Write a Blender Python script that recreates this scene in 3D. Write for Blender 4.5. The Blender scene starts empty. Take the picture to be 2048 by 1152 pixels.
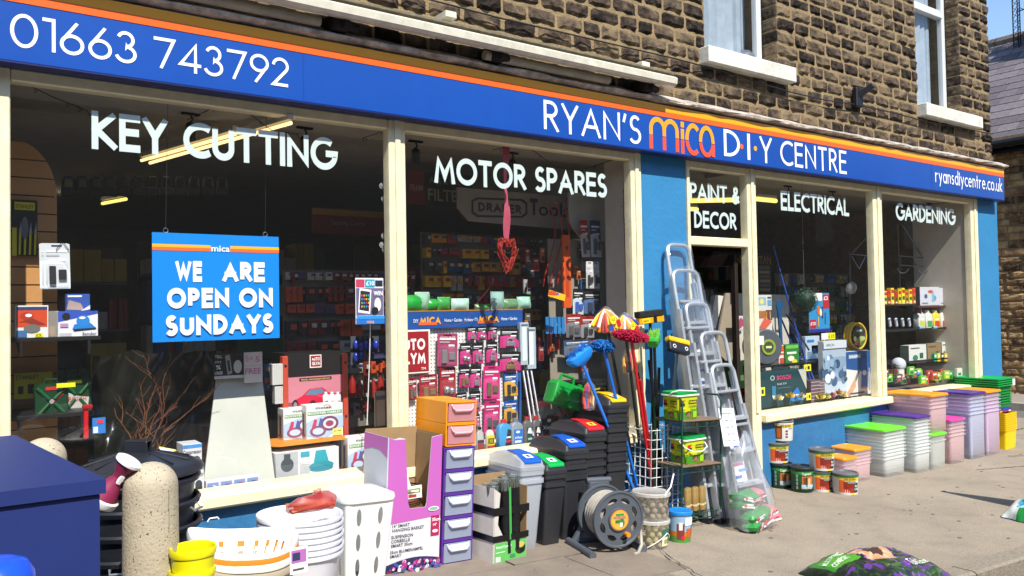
import bpy, math, random
from mathutils import Vector, Matrix, noise
random.seed(7)
C = bpy.context.scene.collection
SC = bpy.context.scene
R = math.radians
# ---------------------------------------------------------------- camera
EYE = Vector((0, -4.318, 1.55)); FPX = 1600.0
yaw, pit, rol = R(35.57), R(1.454), R(-1.019)
FW = Vector((math.sin(yaw)*math.cos(pit), math.cos(yaw)*math.cos(pit), math.sin(pit)))
_r = Vector((math.cos(yaw), -math.sin(yaw), 0)); _u = _r.cross(FW)
RT = math.cos(rol)*_r + math.sin(rol)*_u; UP = -math.sin(rol)*_r + math.cos(rol)*_u
cd = bpy.data.cameras.new('camera'); cam = bpy.data.objects.new('camera', cd); C.objects.link(cam)
cd.sensor_width = 36; cd.lens = FPX*36/2048; cd.clip_start = .05; cd.clip_end = 2000
cam.matrix_world = Matrix.Translation(EYE) @ Matrix((RT, UP, -FW)).transposed().to_4x4()
SC.camera = cam
# ---------------------------------------------------------------- light
w = bpy.data.worlds.new("World"); SC.world = w; w.use_nodes = True
wn = w.node_tree.nodes; wl = w.node_tree.links
sky = wn.new('ShaderNodeTexSky'); sky.sky_type = 'NISHITA'; sky.sun_disc = False
SAZ, SEL = R(10), R(50)          # sun stands over the street, a little to the left of the shop's normal
SUN = Vector((-math.sin(SAZ)*math.cos(SEL), -math.cos(SAZ)*math.cos(SEL), math.sin(SEL)))
sky.sun_elevation = SEL; sky.sun_rotation = math.atan2(SUN.x, SUN.y); sky.air_density = 1.0; sky.dust_density = .1; sky.ozone_density = 3.0
bg = wn['Background']; bg.inputs[1].default_value = .15
wl.new(sky.outputs[0], bg.inputs[0])
ld = bpy.data.lights.new('sun', 'SUN'); ld.energy = 4.4; ld.angle = R(.5); ld.color = (1, .95, .86)
lo = bpy.data.objects.new('sun', ld); C.objects.link(lo); lo.rotation_euler = SUN.to_track_quat('Z', 'Y').to_euler()
SC.view_settings.view_transform = 'Standard'; SC.view_settings.look = 'None'
SC.view_settings.exposure = .64; SC.view_settings.gamma = 1; SC.view_settings.use_curve_mapping = False
try:
    SC.cycles.max_bounces = 8; SC.cycles.transparent_max_bounces = 24
except Exception: pass
# ---------------------------------------------------------------- where pixels of the photograph meet real planes
def ray(px, py): return FW + RT*((px-1024)/FPX) - UP*((py-576)/FPX)
def W(px, py, y=0):
    d = ray(px, py); return EYE + d*((y-EYE.y)/d.y)
def D(px, py, dep): return EYE + ray(px, py)*dep
SL = .05
def gz(x): return SL*(4.4-x) if x < 4.4 else -.012*(x-4.4)
def tilt(x): return math.atan(SL if x < 4.2 else .012)
def G(px, py, up=0):
    d = ray(px, py); z = 0
    for i in range(8):
        p = EYE + d*((z-EYE.z)/d.z); z = gz(p.x)+up
    return p
# ---------------------------------------------------------------- materials
MC = {}
def lin(c):
    if isinstance(c, str):
        c = [int(c[i:i+2], 16)/255 for i in (0, 2, 4)]
        c = [x/12.92 if x <= .04045 else ((x+.055)/1.055)**2.4 for x in c]
    return (*c[:3], 1)
def mat(name, c, rough=.5, metal=0, var=.12, vs=8, bump=0, bs=60, spec=.5, emit=0, c2=None, coat=0):
    k = (name, str(c), rough, metal)
    if k in MC: return MC[k]
    m = bpy.data.materials.new(name); m.use_nodes = True; MC[k] = m
    n, l = m.node_tree.nodes, m.node_tree.links
    b = n['Principled BSDF']; b.inputs['Roughness'].default_value = rough; b.inputs['Metallic'].default_value = metal
    b.inputs['Specular IOR Level'].default_value = spec
    if coat: b.inputs['Coat Weight'].default_value = coat; b.inputs['Coat Roughness'].default_value = .06
    c = lin(c); b.inputs['Base Color'].default_value = c
    tc = n.new('ShaderNodeTexCoord')
    if var:
        t = n.new('ShaderNodeTexNoise'); t.inputs['Scale'].default_value = vs; t.inputs['Detail'].default_value = 5; t.inputs['Roughness'].default_value = .65
        l.new(tc.outputs['Object'], t.inputs['Vector'])
        r = n.new('ShaderNodeMapRange'); r.inputs[1].default_value = .3; r.inputs[2].default_value = .7
        l.new(t.outputs[0], r.inputs[0])
        x = n.new('ShaderNodeMix'); x.data_type = 'RGBA'
        x.inputs[6].default_value = tuple(v*(1-var) for v in c[:3])+(1,)
        x.inputs[7].default_value = lin(c2) if c2 else tuple(min(1, v*(1+var*.7)) for v in c[:3])+(1,)
        l.new(r.outputs[0], x.inputs[0]); l.new(x.outputs[2], b.inputs['Base Color'])
    if bump:
        t2 = n.new('ShaderNodeTexNoise'); t2.inputs['Scale'].default_value = bs; t2.inputs['Detail'].default_value = 6
        l.new(tc.outputs['Object'], t2.inputs['Vector'])
        bn = n.new('ShaderNodeBump'); bn.inputs['Strength'].default_value = bump; bn.inputs['Distance'].default_value = .01
        l.new(t2.outputs[0], bn.inputs['Height']); l.new(bn.outputs[0], b.inputs['Normal'])
    if emit:
        b.inputs['Emission Color'].default_value = c; b.inputs['Emission Strength'].default_value = emit
    return m
def plastic(c, rough=.38): return mat('plastic', c, rough, var=.08, vs=5, bump=.04, bs=25)
def inkm(c, rough=.5): return mat('print_ink', c, rough, var=0)
def metal(c='b8bcc0', rough=.35): return mat('metal', c, rough, 1, var=.15, vs=20, bump=.05)
def clearish(name, c, opac=.5, rough=.35, trans=.5):
    """milky or clear plastic: diffuse + translucent + see-through share"""
    k = (name, str(c), opac, trans)
    if k in MC: return MC[k]
    m = bpy.data.materials.new(name); m.use_nodes = True; MC[k] = m
    n, l = m.node_tree.nodes, m.node_tree.links
    n.remove(n['Principled BSDF']); out = n['Material Output']
    df = n.new('ShaderNodeBsdfDiffuse'); tr = n.new('ShaderNodeBsdfTranslucent'); tp = n.new('ShaderNodeBsdfTransparent'); gl = n.new('ShaderNodeBsdfGlossy')
    gl.inputs['Roughness'].default_value = rough; gl.inputs['Color'].default_value = (1, 1, 1, 1)
    for q in (df, tr): q.inputs['Color'].default_value = lin(c)
    a = n.new('ShaderNodeMixShader'); a.inputs[0].default_value = trans; l.new(df.outputs[0], a.inputs[1]); l.new(tr.outputs[0], a.inputs[2])
    b = n.new('ShaderNodeMixShader'); b.inputs[0].default_value = opac; l.new(tp.outputs[0], b.inputs[1]); l.new(a.outputs[0], b.inputs[2])
    lw_ = n.new('ShaderNodeLayerWeight'); lw_.inputs[0].default_value = .5
    f = n.new('ShaderNodeMath'); f.operation = 'POWER'; f.inputs[1].default_value = 5; l.new(lw_.outputs['Facing'], f.inputs[0])
    g_ = n.new('ShaderNodeMath'); g_.operation = 'MULTIPLY_ADD'; g_.inputs[1].default_value = .93; g_.inputs[2].default_value = .05; l.new(f.outputs[0], g_.inputs[0]); f = g_
    e = n.new('ShaderNodeMixShader'); l.new(f.outputs[0], e.inputs[0]); l.new(b.outputs[0], e.inputs[1]); l.new(gl.outputs[0], e.inputs[2])
    l.new(e.outputs[0], out.inputs[0]); return m
GLASS = clearish('window_glass', 'd2d4d4', .012, .0, .3)
def stone_mat(name, ca, cb, cc, scale=7):
    m = bpy.data.materials.new(name); m.use_nodes = True; n, l = m.node_tree.nodes, m.node_tree.links
    b = n['Principled BSDF']; b.inputs['Roughness'].default_value = .93; b.inputs['Specular IOR Level'].default_value = .2
    geo = n.new('ShaderNodeNewGeometry'); oi = n.new('ShaderNodeObjectInfo')
    t = n.new('ShaderNodeTexNoise'); t.inputs['Scale'].default_value = scale; t.inputs['Detail'].default_value = 9; t.inputs['Roughness'].default_value = .72
    l.new(geo.outputs['Position'], t.inputs['Vector'])
    ad = n.new('ShaderNodeMath'); ad.operation = 'MULTIPLY_ADD'; ad.inputs[1].default_value = .26; ad.inputs[2].default_value = -.13
    l.new(oi.outputs['Random'], ad.inputs[0])
    a2 = n.new('ShaderNodeMath'); l.new(t.outputs[0], a2.inputs[0]); l.new(ad.outputs[0], a2.inputs[1])
    cr = n.new('ShaderNodeValToRGB'); cr.color_ramp.elements[0].position = .36; cr.color_ramp.elements[1].position = .66
    cr.color_ramp.elements[0].color = lin(ca); cr.color_ramp.elements[1].color = lin(cc)
    e = cr.color_ramp.elements.new(.5); e.color = lin(cb)
    l.new(a2.outputs[0], cr.inputs[0]); l.new(cr.outputs[0], b.inputs['Base Color'])
    t2 = n.new('ShaderNodeTexNoise'); t2.inputs['Scale'].default_value = 38; t2.inputs['Detail'].default_value = 8; l.new(geo.outputs['Position'], t2.inputs['Vector'])
    bn = n.new('ShaderNodeBump'); bn.inputs['Strength'].default_value = .7; bn.inputs['Distance'].default_value = .012
    l.new(t2.outputs[0], bn.inputs['Height']); l.new(bn.outputs[0], b.inputs['Normal'])
    return m
# ---------------------------------------------------------------- mesh builder
class MB:
    def __init__(s): s.v = []; s.f = []; s.m = []; s.sm = []
    def add(s, vs, fs, mi=0, sm=False):
        o = len(s.v); s.v += [tuple(v) for v in vs]
        for f in fs: s.f.append([i+o for i in f]); s.m.append(mi); s.sm.append(sm)
        return s
    def box(s, x0, y0, z0, x1, y1, z1, mi=0, bv=0):
        if bv <= 0:
            return s.add([(x, y, z) for x in (x0, x1) for y in (y0, y1) for z in (z0, z1)],
                  [(0, 1, 3, 2), (4, 6, 7, 5), (0, 4, 5, 1), (2, 3, 7, 6), (0, 2, 6, 4), (1, 5, 7, 3)], mi)
        P = []; idx = {}
        X, Y, Z = (x0, x1), (y0, y1), (z0, z1)
        for i in (0, 1):
            for j in (0, 1):
                for k in (0, 1):
                    sx, sy, sz = (1-2*i)*bv, (1-2*j)*bv, (1-2*k)*bv
                    for a, q in enumerate(((0, sy, sz), (sx, 0, sz), (sx, sy, 0))):
                        idx[i, j, k, a] = len(P); P.append((X[i]+q[0], Y[j]+q[1], Z[k]+q[2]))
        F = []
        g = lambda i, j, k, a: idx[i, j, k, a]
        for i in (0, 1): F.append([g(i, 0, 0, 0), g(i, 1, 0, 0), g(i, 1, 1, 0), g(i, 0, 1, 0)])
        for j in (0, 1): F.append([g(0, j, 0, 1), g(1, j, 0, 1), g(1, j, 1, 1), g(0, j, 1, 1)])
        for k in (0, 1): F.append([g(0, 0, k, 2), g(1, 0, k, 2), g(1, 1, k, 2), g(0, 1, k, 2)])
        for i in (0, 1):
            for j in (0, 1):
                F.append([g(i, j, 0, 0), g(i, j, 1, 0), g(i, j, 1, 1), g(i, j, 0, 1)])
                for k in (0, 1): F.append([g(i, j, k, 0), g(i, j, k, 1), g(i, j, k, 2)])
            for k in (0, 1): F.append([g(i, 0, k, 0), g(i, 1, k, 0), g(i, 1, k, 2), g(i, 0, k, 2)])
        for j in (0, 1):
            for k in (0, 1): F.append([g(0, j, k, 1), g(1, j, k, 1), g(1, j, k, 2), g(0, j, k, 2)])
        return s.add(P, F, mi)
    def loft(s, rings, mi=0, c0=True, c1=True, sm=True, closed=True):
        n = len(rings[0]); vs = [p for r in rings for p in r]; fs = []
        for i in range(len(rings)-1):
            for j in range(n if closed else n-1):
                k = (j+1) % n; fs.append((i*n+j, i*n+k, (i+1)*n+k, (i+1)*n+j))
        s.add(vs, fs, mi, sm)
        if c0: s.add(rings[0], [list(range(n))[::-1]], mi)
        if c1: s.add(rings[-1], [list(range(n))], mi)
        return s
    def cyl(s, p, q, r, r2=None, n=12, mi=0, caps=True, sm=True):
        p, q = Vector(p), Vector(q); r2 = r if r2 is None else r2
        a = (q-p).normalized(); b = a.orthogonal().normalized(); c = a.cross(b)
        rg = lambda o, rr: [o+(b*math.cos(2*math.pi*i/n)+c*math.sin(2*math.pi*i/n))*rr for i in range(n)]
        return s.loft([rg(p, r), rg(q, r2)], mi, caps, caps, sm)
    def tube(s, pts, r, n=6, mi=0, close=False):
        P = [Vector(p) for p in pts]; m = len(P); rings = []; up = None
        for i in range(m):
            a = (P[(i+1) % m]-P[i-1]) if close else (P[min(i+1, m-1)]-P[max(i-1, 0)])
            a = a.normalized() if a.length > 1e-9 else Vector((0, 0, 1))
            if up is None: up = a.orthogonal().normalized()
            up = (up-a*up.dot(a)); up = up.normalized() if up.length > 1e-6 else a.orthogonal().normalized()
            c = a.cross(up); rr = r[i] if isinstance(r, (list, tuple)) else r
            rings.append([P[i]+(up*math.cos(2*math.pi*k/n)+c*math.sin(2*math.pi*k/n))*rr for k in range(n)])
        if close: rings.append(rings[0])
        return s.loft(rings, mi, not close, not close)
    def lathe(s, prof, c=(0, 0, 0), n=24, mi=0, sm=True, sx=1, sy=1, cap=False):
        rings = [[(c[0]+r*sx*math.cos(2*math.pi*i/n), c[1]+r*sy*math.sin(2*math.pi*i/n), c[2]+z) for i in range(n)] for r, z in prof]
        return s.loft(rings, mi, cap, cap, sm)
    def rr(s, prof, c=(0, 0, 0), rad=.03, mi=0, c0=True, c1=True, n=4, sm=True):
        """rounded-rectangle loft: prof = [(halfwidth, halfdepth, z[, radius])]"""
        rings = []
        for p in prof:
            hw, hd, z = p[:3]; r = min(p[3] if len(p) > 3 else rad, hw, hd)
            rg = []
            for q, (sx, sy) in enumerate(((1, 1), (-1, 1), (-1, -1), (1, -1))):
                for k in range(n+1):
                    a = math.pi/2*(q+k/n)
                    rg.append((c[0]+sx*(hw-r)+r*math.cos(a), c[1]+sy*(hd-r)+r*math.sin(a), c[2]+z))
            rings.append(rg)
        return s.loft(rings, mi, c0, c1, sm)
    def poly(s, pts, thick, axis='y', mi=0):
        """extrude a 2-D outline (u,v): axis y -> (u, y, v)"""
        f = {'y': lambda u, v, t: (u, t, v), 'x': lambda u, v, t: (t, u, v), 'z': lambda u, v, t: (u, v, t)}[axis]
        a, b = thick; n = len(pts)
        vs = [f(u, v, a) for u, v in pts]+[f(u, v, b) for u, v in pts]
        return s.add(vs, [list(range(n)), list(range(n, 2*n))[::-1]]+[(i, i+n, (i+1) % n+n, (i+1) % n) for i in range(n)], mi)
    def sphere(s, c, r, n=12, m=8, mi=0, sz=1):
        return s.lathe([(max(1e-4, r*math.sin(math.pi*i/m)), -r*sz*math.cos(math.pi*i/m)) for i in range(m+1)], c, n, mi)
    def build(s, name, mats, parent=None, loc=None, kind=None, wob=0):
        me = bpy.data.meshes.new(name)
        if wob:
            s.v = [tuple(Vector(v)+noise.noise_vector(Vector(v)*9)*wob) for v in s.v]
        me.from_pydata(s.v, [], s.f)
        for q in (mats if isinstance(mats, (list, tuple)) else [mats]): me.materials.append(q)
        me.polygons.foreach_set('material_index', s.m); me.polygons.foreach_set('use_smooth', s.sm)
        if any(s.sm):
            try: me.set_sharp_from_angle(angle=R(40))
            except Exception: pass
        o = bpy.data.objects.new(name, me); C.objects.link(o)
        if parent: o.parent = parent
        if loc: o.location = loc
        if kind: o['kind'] = kind
        return o
def tag(o, label, cat, group=None, kind=None):
    o['label'] = label; o['category'] = cat
    if group: o['group'] = group
    if kind: o['kind'] = kind
    return o
def thing(name, label, cat, loc=(0, 0, 0), rz=0, group=None, ty=None, rx=0):
    o = bpy.data.objects.new(name, None); C.objects.link(o); o.empty_display_size = .1
    o.location = loc; o.rotation_euler = (rx, 0 if ty is None else ty, rz)
    return tag(o, label, cat, group)
def standing(name, label, cat, x, y, rz=0, group=None, up=0):
    """a thing standing on the sloping pavement"""
    return thing(name, label, cat, (x, y, gz(x)+up), rz, group, tilt(x))
def box_ob(name, m, b, parent=None, bv=0, kind=None): return MB().box(*b, bv=bv).build(name, m, parent, kind=kind)
KIDS = {}
def dup(o, loc=None, label=None, rot=None, scale=None):
    c = o.copy(); C.objects.link(c)
    if loc is not None: c.location = loc
    if rot is not None: c.rotation_euler = rot
    if scale is not None: c.scale = scale
    if label: c['label'] = label
    for k in o.children:
        d = k.copy(); C.objects.link(d); d.parent = c
        for g in k.children:
            e = g.copy(); C.objects.link(e); e.parent = d
    return c
ORD = 'first second third fourth fifth sixth seventh eighth ninth tenth eleventh twelfth thirteenth'.split()
# ---------------------------------------------------------------- lettering built of strokes
def A(cx, cy, rx, ry, a0, a1, n=None):
    n = n or max(4, int(abs(a1-a0)/11))
    return [(cx+rx*math.cos(R(a0+(a1-a0)*i/n)), cy+ry*math.sin(R(a0+(a1-a0)*i/n))) for i in range(n+1)]
GL = {
 '0': (.66, [A(.33, .5, .33, .5, 90, 450)]), '1': (.26, [[(0, 1), (.26, 1), (.26, 0)]]),
 '2': (.56, [A(.27, .73, .27, .27, 175, -32)+[(0, 0), (.56, 0)]]),
 '3': (.56, [A(.25, .76, .23, .24, 160, -90)[:]+A(.25, .26, .29, .26, 90, -165)]),
 '4': (.64, [[(.5, 0), (.5, 1), (0, .23), (.64, .23)]]),
 '6': (.6, [[(.42, 1), (.04, .42)], A(.3, .29, .3, .29, 155, 515)]),
 '7': (.6, [[(0, 1), (.6, 1), (.2, 0)]]), '9': (.6, [[(.18, 0), (.56, .58)], A(.3, .71, .3, .29, -25, 335)]),
 'A': (.74, [[(0, 0), (.37, 1), (.74, 0)], [(.13, .33), (.61, .33)]]),
 'B': (.5, [[(0, 0), (0, 1)], [(0, 1)]+A(.22, .76, .24, .24, 90, -90)+[(0, .52)], A(.22, .26, .28, .26, 90, -90)+[(0, 0)]]),
 'C': (.72, [A(.5, .5, .5, .5, 52, 308)]),
 'D': (.62, [[(0, 0), (0, 1)]+A(.12, .5, .5, .5, 90, -90)+[(0, 0)]]),
 'E': (.46, [[(.46, 1), (0, 1), (0, 0), (.46, 0)], [(0, .53), (.42, .53)]]),
 'F': (.44, [[(.44, 1), (0, 1), (0, 0)], [(0, .53), (.4, .53)]]),
 'G': (.82, [A(.46, .5, .46, .5, 50, 360)+[(.52, .5)]]),
 'H': (.6, [[(0, 0), (0, 1)], [(.6, 0), (.6, 1)], [(0, .52), (.6, .52)]]),
 'I': (.0, [[(0, 0), (0, 1)]]), 'J': (.3, [[(.3, 1), (.3, .2)]+A(.12, .2, .18, .2, 0, -130)]),
 'K': (.56, [[(0, 0), (0, 1)], [(.52, 1), (.04, .52), (.56, 0)]]),
 'L': (.42, [[(0, 1), (0, 0), (.42, 0)]]), 'M': (.86, [[(0, 0), (.12, 1), (.43, .2), (.74, 1), (.86, 0)]]),
 'N': (.66, [[(0, 0), (0, 1), (.66, 0), (.66, 1)]]), 'O': (.9, [A(.45, .5, .45, .5, 90, 450)]),
 'P': (.46, [[(0, 0), (0, 1)]+A(.2, .74, .26, .26, 90, -90)+[(0, .48)]]),
 'Q': (.9, [A(.45, .5, .45, .5, 90, 450), [(.5, .3), (.85, 0)]]),
 'R': (.5, [[(0, 0), (0, 1)]+A(.2, .75, .26, .25, 90, -90)+[(0, .5)], [(.2, .5), (.5, 0)]]),
 'S': (.46, [A(.24, .75, .2, .25, 35, 255)+A(.22, .25, .24, .26, 70, -150)]),
 'T': (.54, [[(0, 1), (.54, 1)], [(.27, 1), (.27, 0)]]),
 'U': (.58, [[(0, 1), (0, .3)]+A(.29, .29, .29, .29, 180, 360)+[(.58, 1)]]),
 'V': (.66, [[(0, 1), (.33, 0), (.66, 1)]]), 'W': (.98, [[(0, 1), (.25, 0), (.49, .85), (.73, 0), (.98, 1)]]),
 'X': (.6, [[(0, 0), (.6, 1)], [(0, 1), (.6, 0)]]), 'Y': (.6, [[(0, 1), (.3, .45), (.6, 1)], [(.3, .5), (.3, 0)]]),
 'Z': (.56, [[(0, 1), (.56, 1), (0, 0), (.56, 0)]]),
 "'": (.06, [[(.06, 1), (0, .78)]]), '.': (0, [[(0, .0), (0, .1)]]), '%': (.6, [[(0, 0), (.6, 1)], A(.12, .78, .12, .2, 0, 360), A(.48, .22, .12, .2, 0, 360)]),
 '&': (.62, [[(.62, 0)]+[(.16, .66)]+A(.28, .8, .14, .2, 190, -40)+[(.06, .4)]+A(.24, .24, .24, .24, 150, 300)+[(.6, .45)]]),
 '+': (.4, [[(0, .5), (.4, .5)], [(.2, .3), (.2, .7)]]), '5': (.52, [[(.46, 1), (.12, 1), (.04, .56)]+A(.24, .3, .28, .3, 125, -140)]),
 '8': (.54, [A(.27, .76, .22, .24, 90, 450), A(.27, .27, .27, .27, 90, 450)]),
 'r': (.3, [[(0, 0), (0, .66)], A(.22, .36, .22, .28, 180, 70)]), 'y': (.42, [[(0, .66), (.22, .1)], [(.42, .66), (.1, -.3)]]),
 'a': (.46, [A(.23, .33, .23, .33, 0, 360), [(.46, .66), (.46, 0)]]), 'n': (.38, [[(0, 0), (0, .66)], [(0, .36)]+A(.19, .42, .19, .24, 180, 0)+[(.38, 0)]]),
 's': (.3, [A(.16, .5, .12, .16, 35, 255)+A(.14, .17, .15, .17, 70, -150)]), 'd': (.46, [A(.23, .33, .23, .33, 0, 360), [(.46, 1.08), (.46, 0)]]),
 'i': (0, [[(0, 0), (0, .66)], [(0, .84), (0, .96)]]), 'c': (.38, [A(.28, .33, .28, .33, 50, 310)]),
 'e': (.46, [[(0, .36), (.46, .36)]+A(.23, .33, .23, .33, 8, 318)]), 't': (.24, [[(.12, 0), (.12, .95)], [(0, .62), (.24, .62)]]),
 'o': (.48, [A(.24, .33, .24, .33, 0, 360)]), 'u': (.38, [[(0, .66), (0, .24)]+A(.19, .22, .19, .22, 180, 360)+[(.38, .66)], [(.38, .3), (.38, 0)]]),
 'k': (.36, [[(0, 0), (0, 1.08)], [(.34, .66), (.03, .32), (.36, 0)]]), 'm': (.7, [[(0, 0), (0, .42)]+A(.175, .42, .175, .24, 180, 0)+[(.35, 0)], [(.35, .42)]+A(.525, .42, .175, .24, 180, 0)+[(.7, 0)]]),
 ' ': (.18, []), '*': (0, [A(0, .45, .035, .035, 0, 360, 8)]),
}
def strokes(mb, s, x0, x1, z0, z1, t=.12, gap=.13, y=0, fx=lambda u, v, y: (u, y, v), mi=0, hw=None, clamp=True):
    """letters of constant stroke t (share of cap height) fitted between x0 and x1, z0 and z1; hw: horizontal stroke share"""
    hgt = z1-z0; hz = hw or t
    adv = [GL[c][0]+t for c in s]; tot = sum(adv)+gap*(len(s)-1); k = (x1-x0)/tot
    cx = 0; e = 0
    for ch, a in zip(s, adv):
        gw = GL[ch][0]
        for line in GL[ch][1]:
            P = [(t/2+p[0], t/2+p[1]*(1-t)) for p in line]
            closed = len(P) > 3 and abs(P[0][0]-P[-1][0]) < 1e-6 and abs(P[0][1]-P[-1][1]) < 1e-6
            if closed: P = P[:-1]
            m = len(P); L = []; Q = []
            for i in range(m):
                p = Vector(P[i]); a0 = Vector(P[i-1]) if (i or closed) else None; b0 = Vector(P[(i+1) % m]) if (i < m-1 or closed) else None
                d1 = (p-a0).normalized() if a0 is not None else (b0-p).normalized()
                d2 = (b0-p).normalized() if b0 is not None else d1
                n1 = Vector((-d1.y, d1.x)); n2 = Vector((-d2.y, d2.x)); nn = (n1+n2); nn = nn.normalized() if nn.length > .2 else n1
                ml = min(2.6, 1/max(.3, nn.dot(n1)))*t/2
                ext = Vector((0, 0))
                if a0 is None and not closed: ext = -d1*t/2
                if b0 is None and not closed: ext = d2*t/2
                if len(line) > 6 and not closed: ext = Vector((0, 0))
                L.append(p+ext+nn*ml); Q.append(p+ext-nn*ml)
            e += 1; yy = y-e*.00012
            def tr(v, q=0):
                v1 = v[1]
                if clamp and ch.isupper() or ch.isdigit(): v1 = min(1, max(0, v1))
                return fx(x0+(cx+v[0])*k, z0+v1*hgt, yy-q*.000012)
            n = len(L)
            for i in range(n if closed else n-1):
                j = (i+1) % n; mb.add([tr(L[i], i), tr(L[j], i), tr(Q[j], i), tr(Q[i], i)], [(0, 1, 2, 3)], mi)
        cx += a+gap
    return mb
def wtext(name, s, L, Rr, y, t, m, parent, gap=.13):
    """L=(px, py_top, py_bottom) of the first letter, Rr the same of the last"""
    a, b = W(L[0], L[1], y), W(L[0], L[2], y); c, d = W(Rr[0], Rr[1], y), W(Rr[0], Rr[2], y)
    mb = MB(); strokes(mb, s, a.x, c.x, (b.z+d.z)/2, (a.z+c.z)/2, t, gap, y)
    return mb.build(name, m, parent)
FONTC = {}
def ftext(mb, s, x, z, h, mi, O, U, V, N, off, w=None, al='l'):
    """small print from Blender's own font, laid in the plane O + u*U + v*V"""
    k = s
    if k not in FONTC:
        cu = bpy.data.curves.new('t', 'FONT'); cu.body = s; cu.resolution_u = 2; cu.offset = .012
        ob = bpy.data.objects.new('t', cu); C.objects.link(ob)
        me = bpy.data.meshes.new_from_object(ob)
        FONTC[k] = ([tuple(v.co[:2]) for v in me.vertices], [tuple(p.vertices) for p in me.polygons])
        bpy.data.objects.remove(ob); bpy.data.curves.remove(cu); bpy.data.meshes.remove(me)
    vs, fs = FONTC[k]
    if not vs: return
    x0 = min(v[0] for v in vs); x1 = max(v[0] for v in vs); sc = h/.72
    kx = (w/(x1-x0)) if w else sc
    o = x if al == 'l' else x-(x1-x0)*kx/2
    mb.add([O+U*(o+(v[0]-x0)*kx)+V*(z+v[1]*sc)+N*off for v in vs], fs, mi)
def art(parent, O, U, V, shapes, name='print', off=.0012):
    """flat print: shapes in the plane's own metres. ('r',x,y,w,h,col) ('e',cx,cy,rx,ry,col) ('p',pts,col) ('t',txt,x,y,h,col[,w]) ('s',txt,x0,x1,y0,y1,t,col)"""
    O, U, V = Vector(O), Vector(U).normalized(), Vector(V).normalized(); N = U.cross(V)
    mb = MB(); cols = []; lay = off
    for q in shapes:
        col = {'r': 5, 'e': 5, 'p': 2, 't': 5, 's': 7, 'b': 4}[q[0]]; col = q[col]
        if col not in cols: cols.append(col)
        mi = cols.index(col); lay += .0004
        if q[0] == 'r':
            pts = [(q[1], q[2]), (q[1]+q[3], q[2]), (q[1]+q[3], q[2]+q[4]), (q[1], q[2]+q[4])]
        elif q[0] == 'e': pts = [(q[1]+q[3]*math.cos(a*math.pi/10), q[2]+q[4]*math.sin(a*math.pi/10)) for a in range(20)]
        elif q[0] == 'p': pts = q[1]
        elif q[0] == 't':
            ftext(mb, q[1], q[2], q[3], q[4], mi, O, U, V, N, lay, q[6] if len(q) > 6 else None, q[7] if len(q) > 7 else 'l'); continue
        elif q[0] == 's':
            strokes(mb, q[1], q[2], q[3], q[4], q[5], q[6], fx=lambda u, v, y: O+U*u+V*v+N*(lay-y*.3), mi=mi); lay += .0012; continue
        mb.add([O+U*a+V*b+N*lay for a, b in pts], [list(range(len(pts)))], mi)
    return mb.build(name, [inkm(c) for c in cols], parent)
X_, Y_, Z_ = Vector((1, 0, 0)), Vector((0, 1, 0)), Vector((0, 0, 1))
def PJ(p):
    d = Vector(p)-EYE; z = d.dot(FW)
    return (1024+FPX*d.dot(RT)/z, 576-FPX*d.dot(UP)/z) if z > 0 else (-9999, -9999)
def inframe(p, m=0):
    a, b = PJ(p); return -m < a < 2048+m and -m < b < 1152+m
CREAM = mat('cream_paint', 'eadfb9', .45, var=.13, vs=9, bump=.2, bs=22)
BLUE = mat('blue_masonry_paint', '327fb0', .55, var=.1, vs=3, bump=.35, bs=30)
BLUE2 = mat('blue_masonry_paint_worn', '2f70a2', .6, var=.16, vs=5, bump=.5, bs=24)
MORT = mat('mortar', '94805f', .95, var=.25, vs=14, bump=.8, bs=70, spec=.1)
UPVC = mat('white_pvc', 'd6dadb', .35, var=.05)
STONE = stone_mat('gritstone', '241e19', '50443a', '7b6a52')
STONE2 = stone_mat('gritstone_far', '4a3a2c', '8f7354', 'b89a70', 5)
# ---------------------------------------------------------------- ground
def ground_mat():
    m = mat('worn_asphalt_pavement', '978b7b', .9, var=.14, vs=1.3, bump=.5, bs=140, spec=.25)
    n, l = m.node_tree.nodes, m.node_tree.links
    b = n['Principled BSDF']; src = b.inputs['Base Color'].links[0].from_socket
    tc = n.new('ShaderNodeTexCoord')
    t = n.new('ShaderNodeTexNoise'); t.inputs['Scale'].default_value = 160; t.inputs['Detail'].default_value = 3; l.new(tc.outputs['Object'], t.inputs['Vector'])
    r = n.new('ShaderNodeMapRange'); r.inputs[1].default_value = .38; r.inputs[2].default_value = .62; r.inputs[3].default_value = .78; r.inputs[4].default_value = 1.14
    l.new(t.outputs[0], r.inputs[0])
    t3 = n.new('ShaderNodeTexNoise'); t3.inputs['Scale'].default_value = 5; t3.inputs['Detail'].default_value = 6; l.new(tc.outputs['Object'], t3.inputs['Vector'])
    r3 = n.new('ShaderNodeMapRange'); r3.inputs[1].default_value = .5; r3.inputs[2].default_value = .78; r3.inputs[3].default_value = 1.04; r3.inputs[4].default_value = .86; l.new(t3.outputs[0], r3.inputs[0])
    mm = n.new('ShaderNodeMath'); mm.operation = 'MULTIPLY'; l.new(r.outputs[0], mm.inputs[0]); l.new(r3.outputs[0], mm.inputs[1])
    x = n.new('ShaderNodeVectorMath'); x.operation = 'SCALE'; l.new(src, x.inputs[0]); l.new(mm.outputs[0], x.inputs['Scale']); l.new(x.outputs[0], b.inputs['Base Color'])
    return m
GM = ground_mat()
ROADM = mat('road_asphalt', '6b6865', .92, var=.25, vs=90, bump=.25, bs=120, spec=.3)
KERBM = mat('kerb_concrete', '8c8272', .9, var=.35, vs=60, bump=.7, bs=120)
SLABM = mat('flagstone', '83776a', .85, var=.2, vs=4, bump=.45, bs=60, spec=.3)
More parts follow.
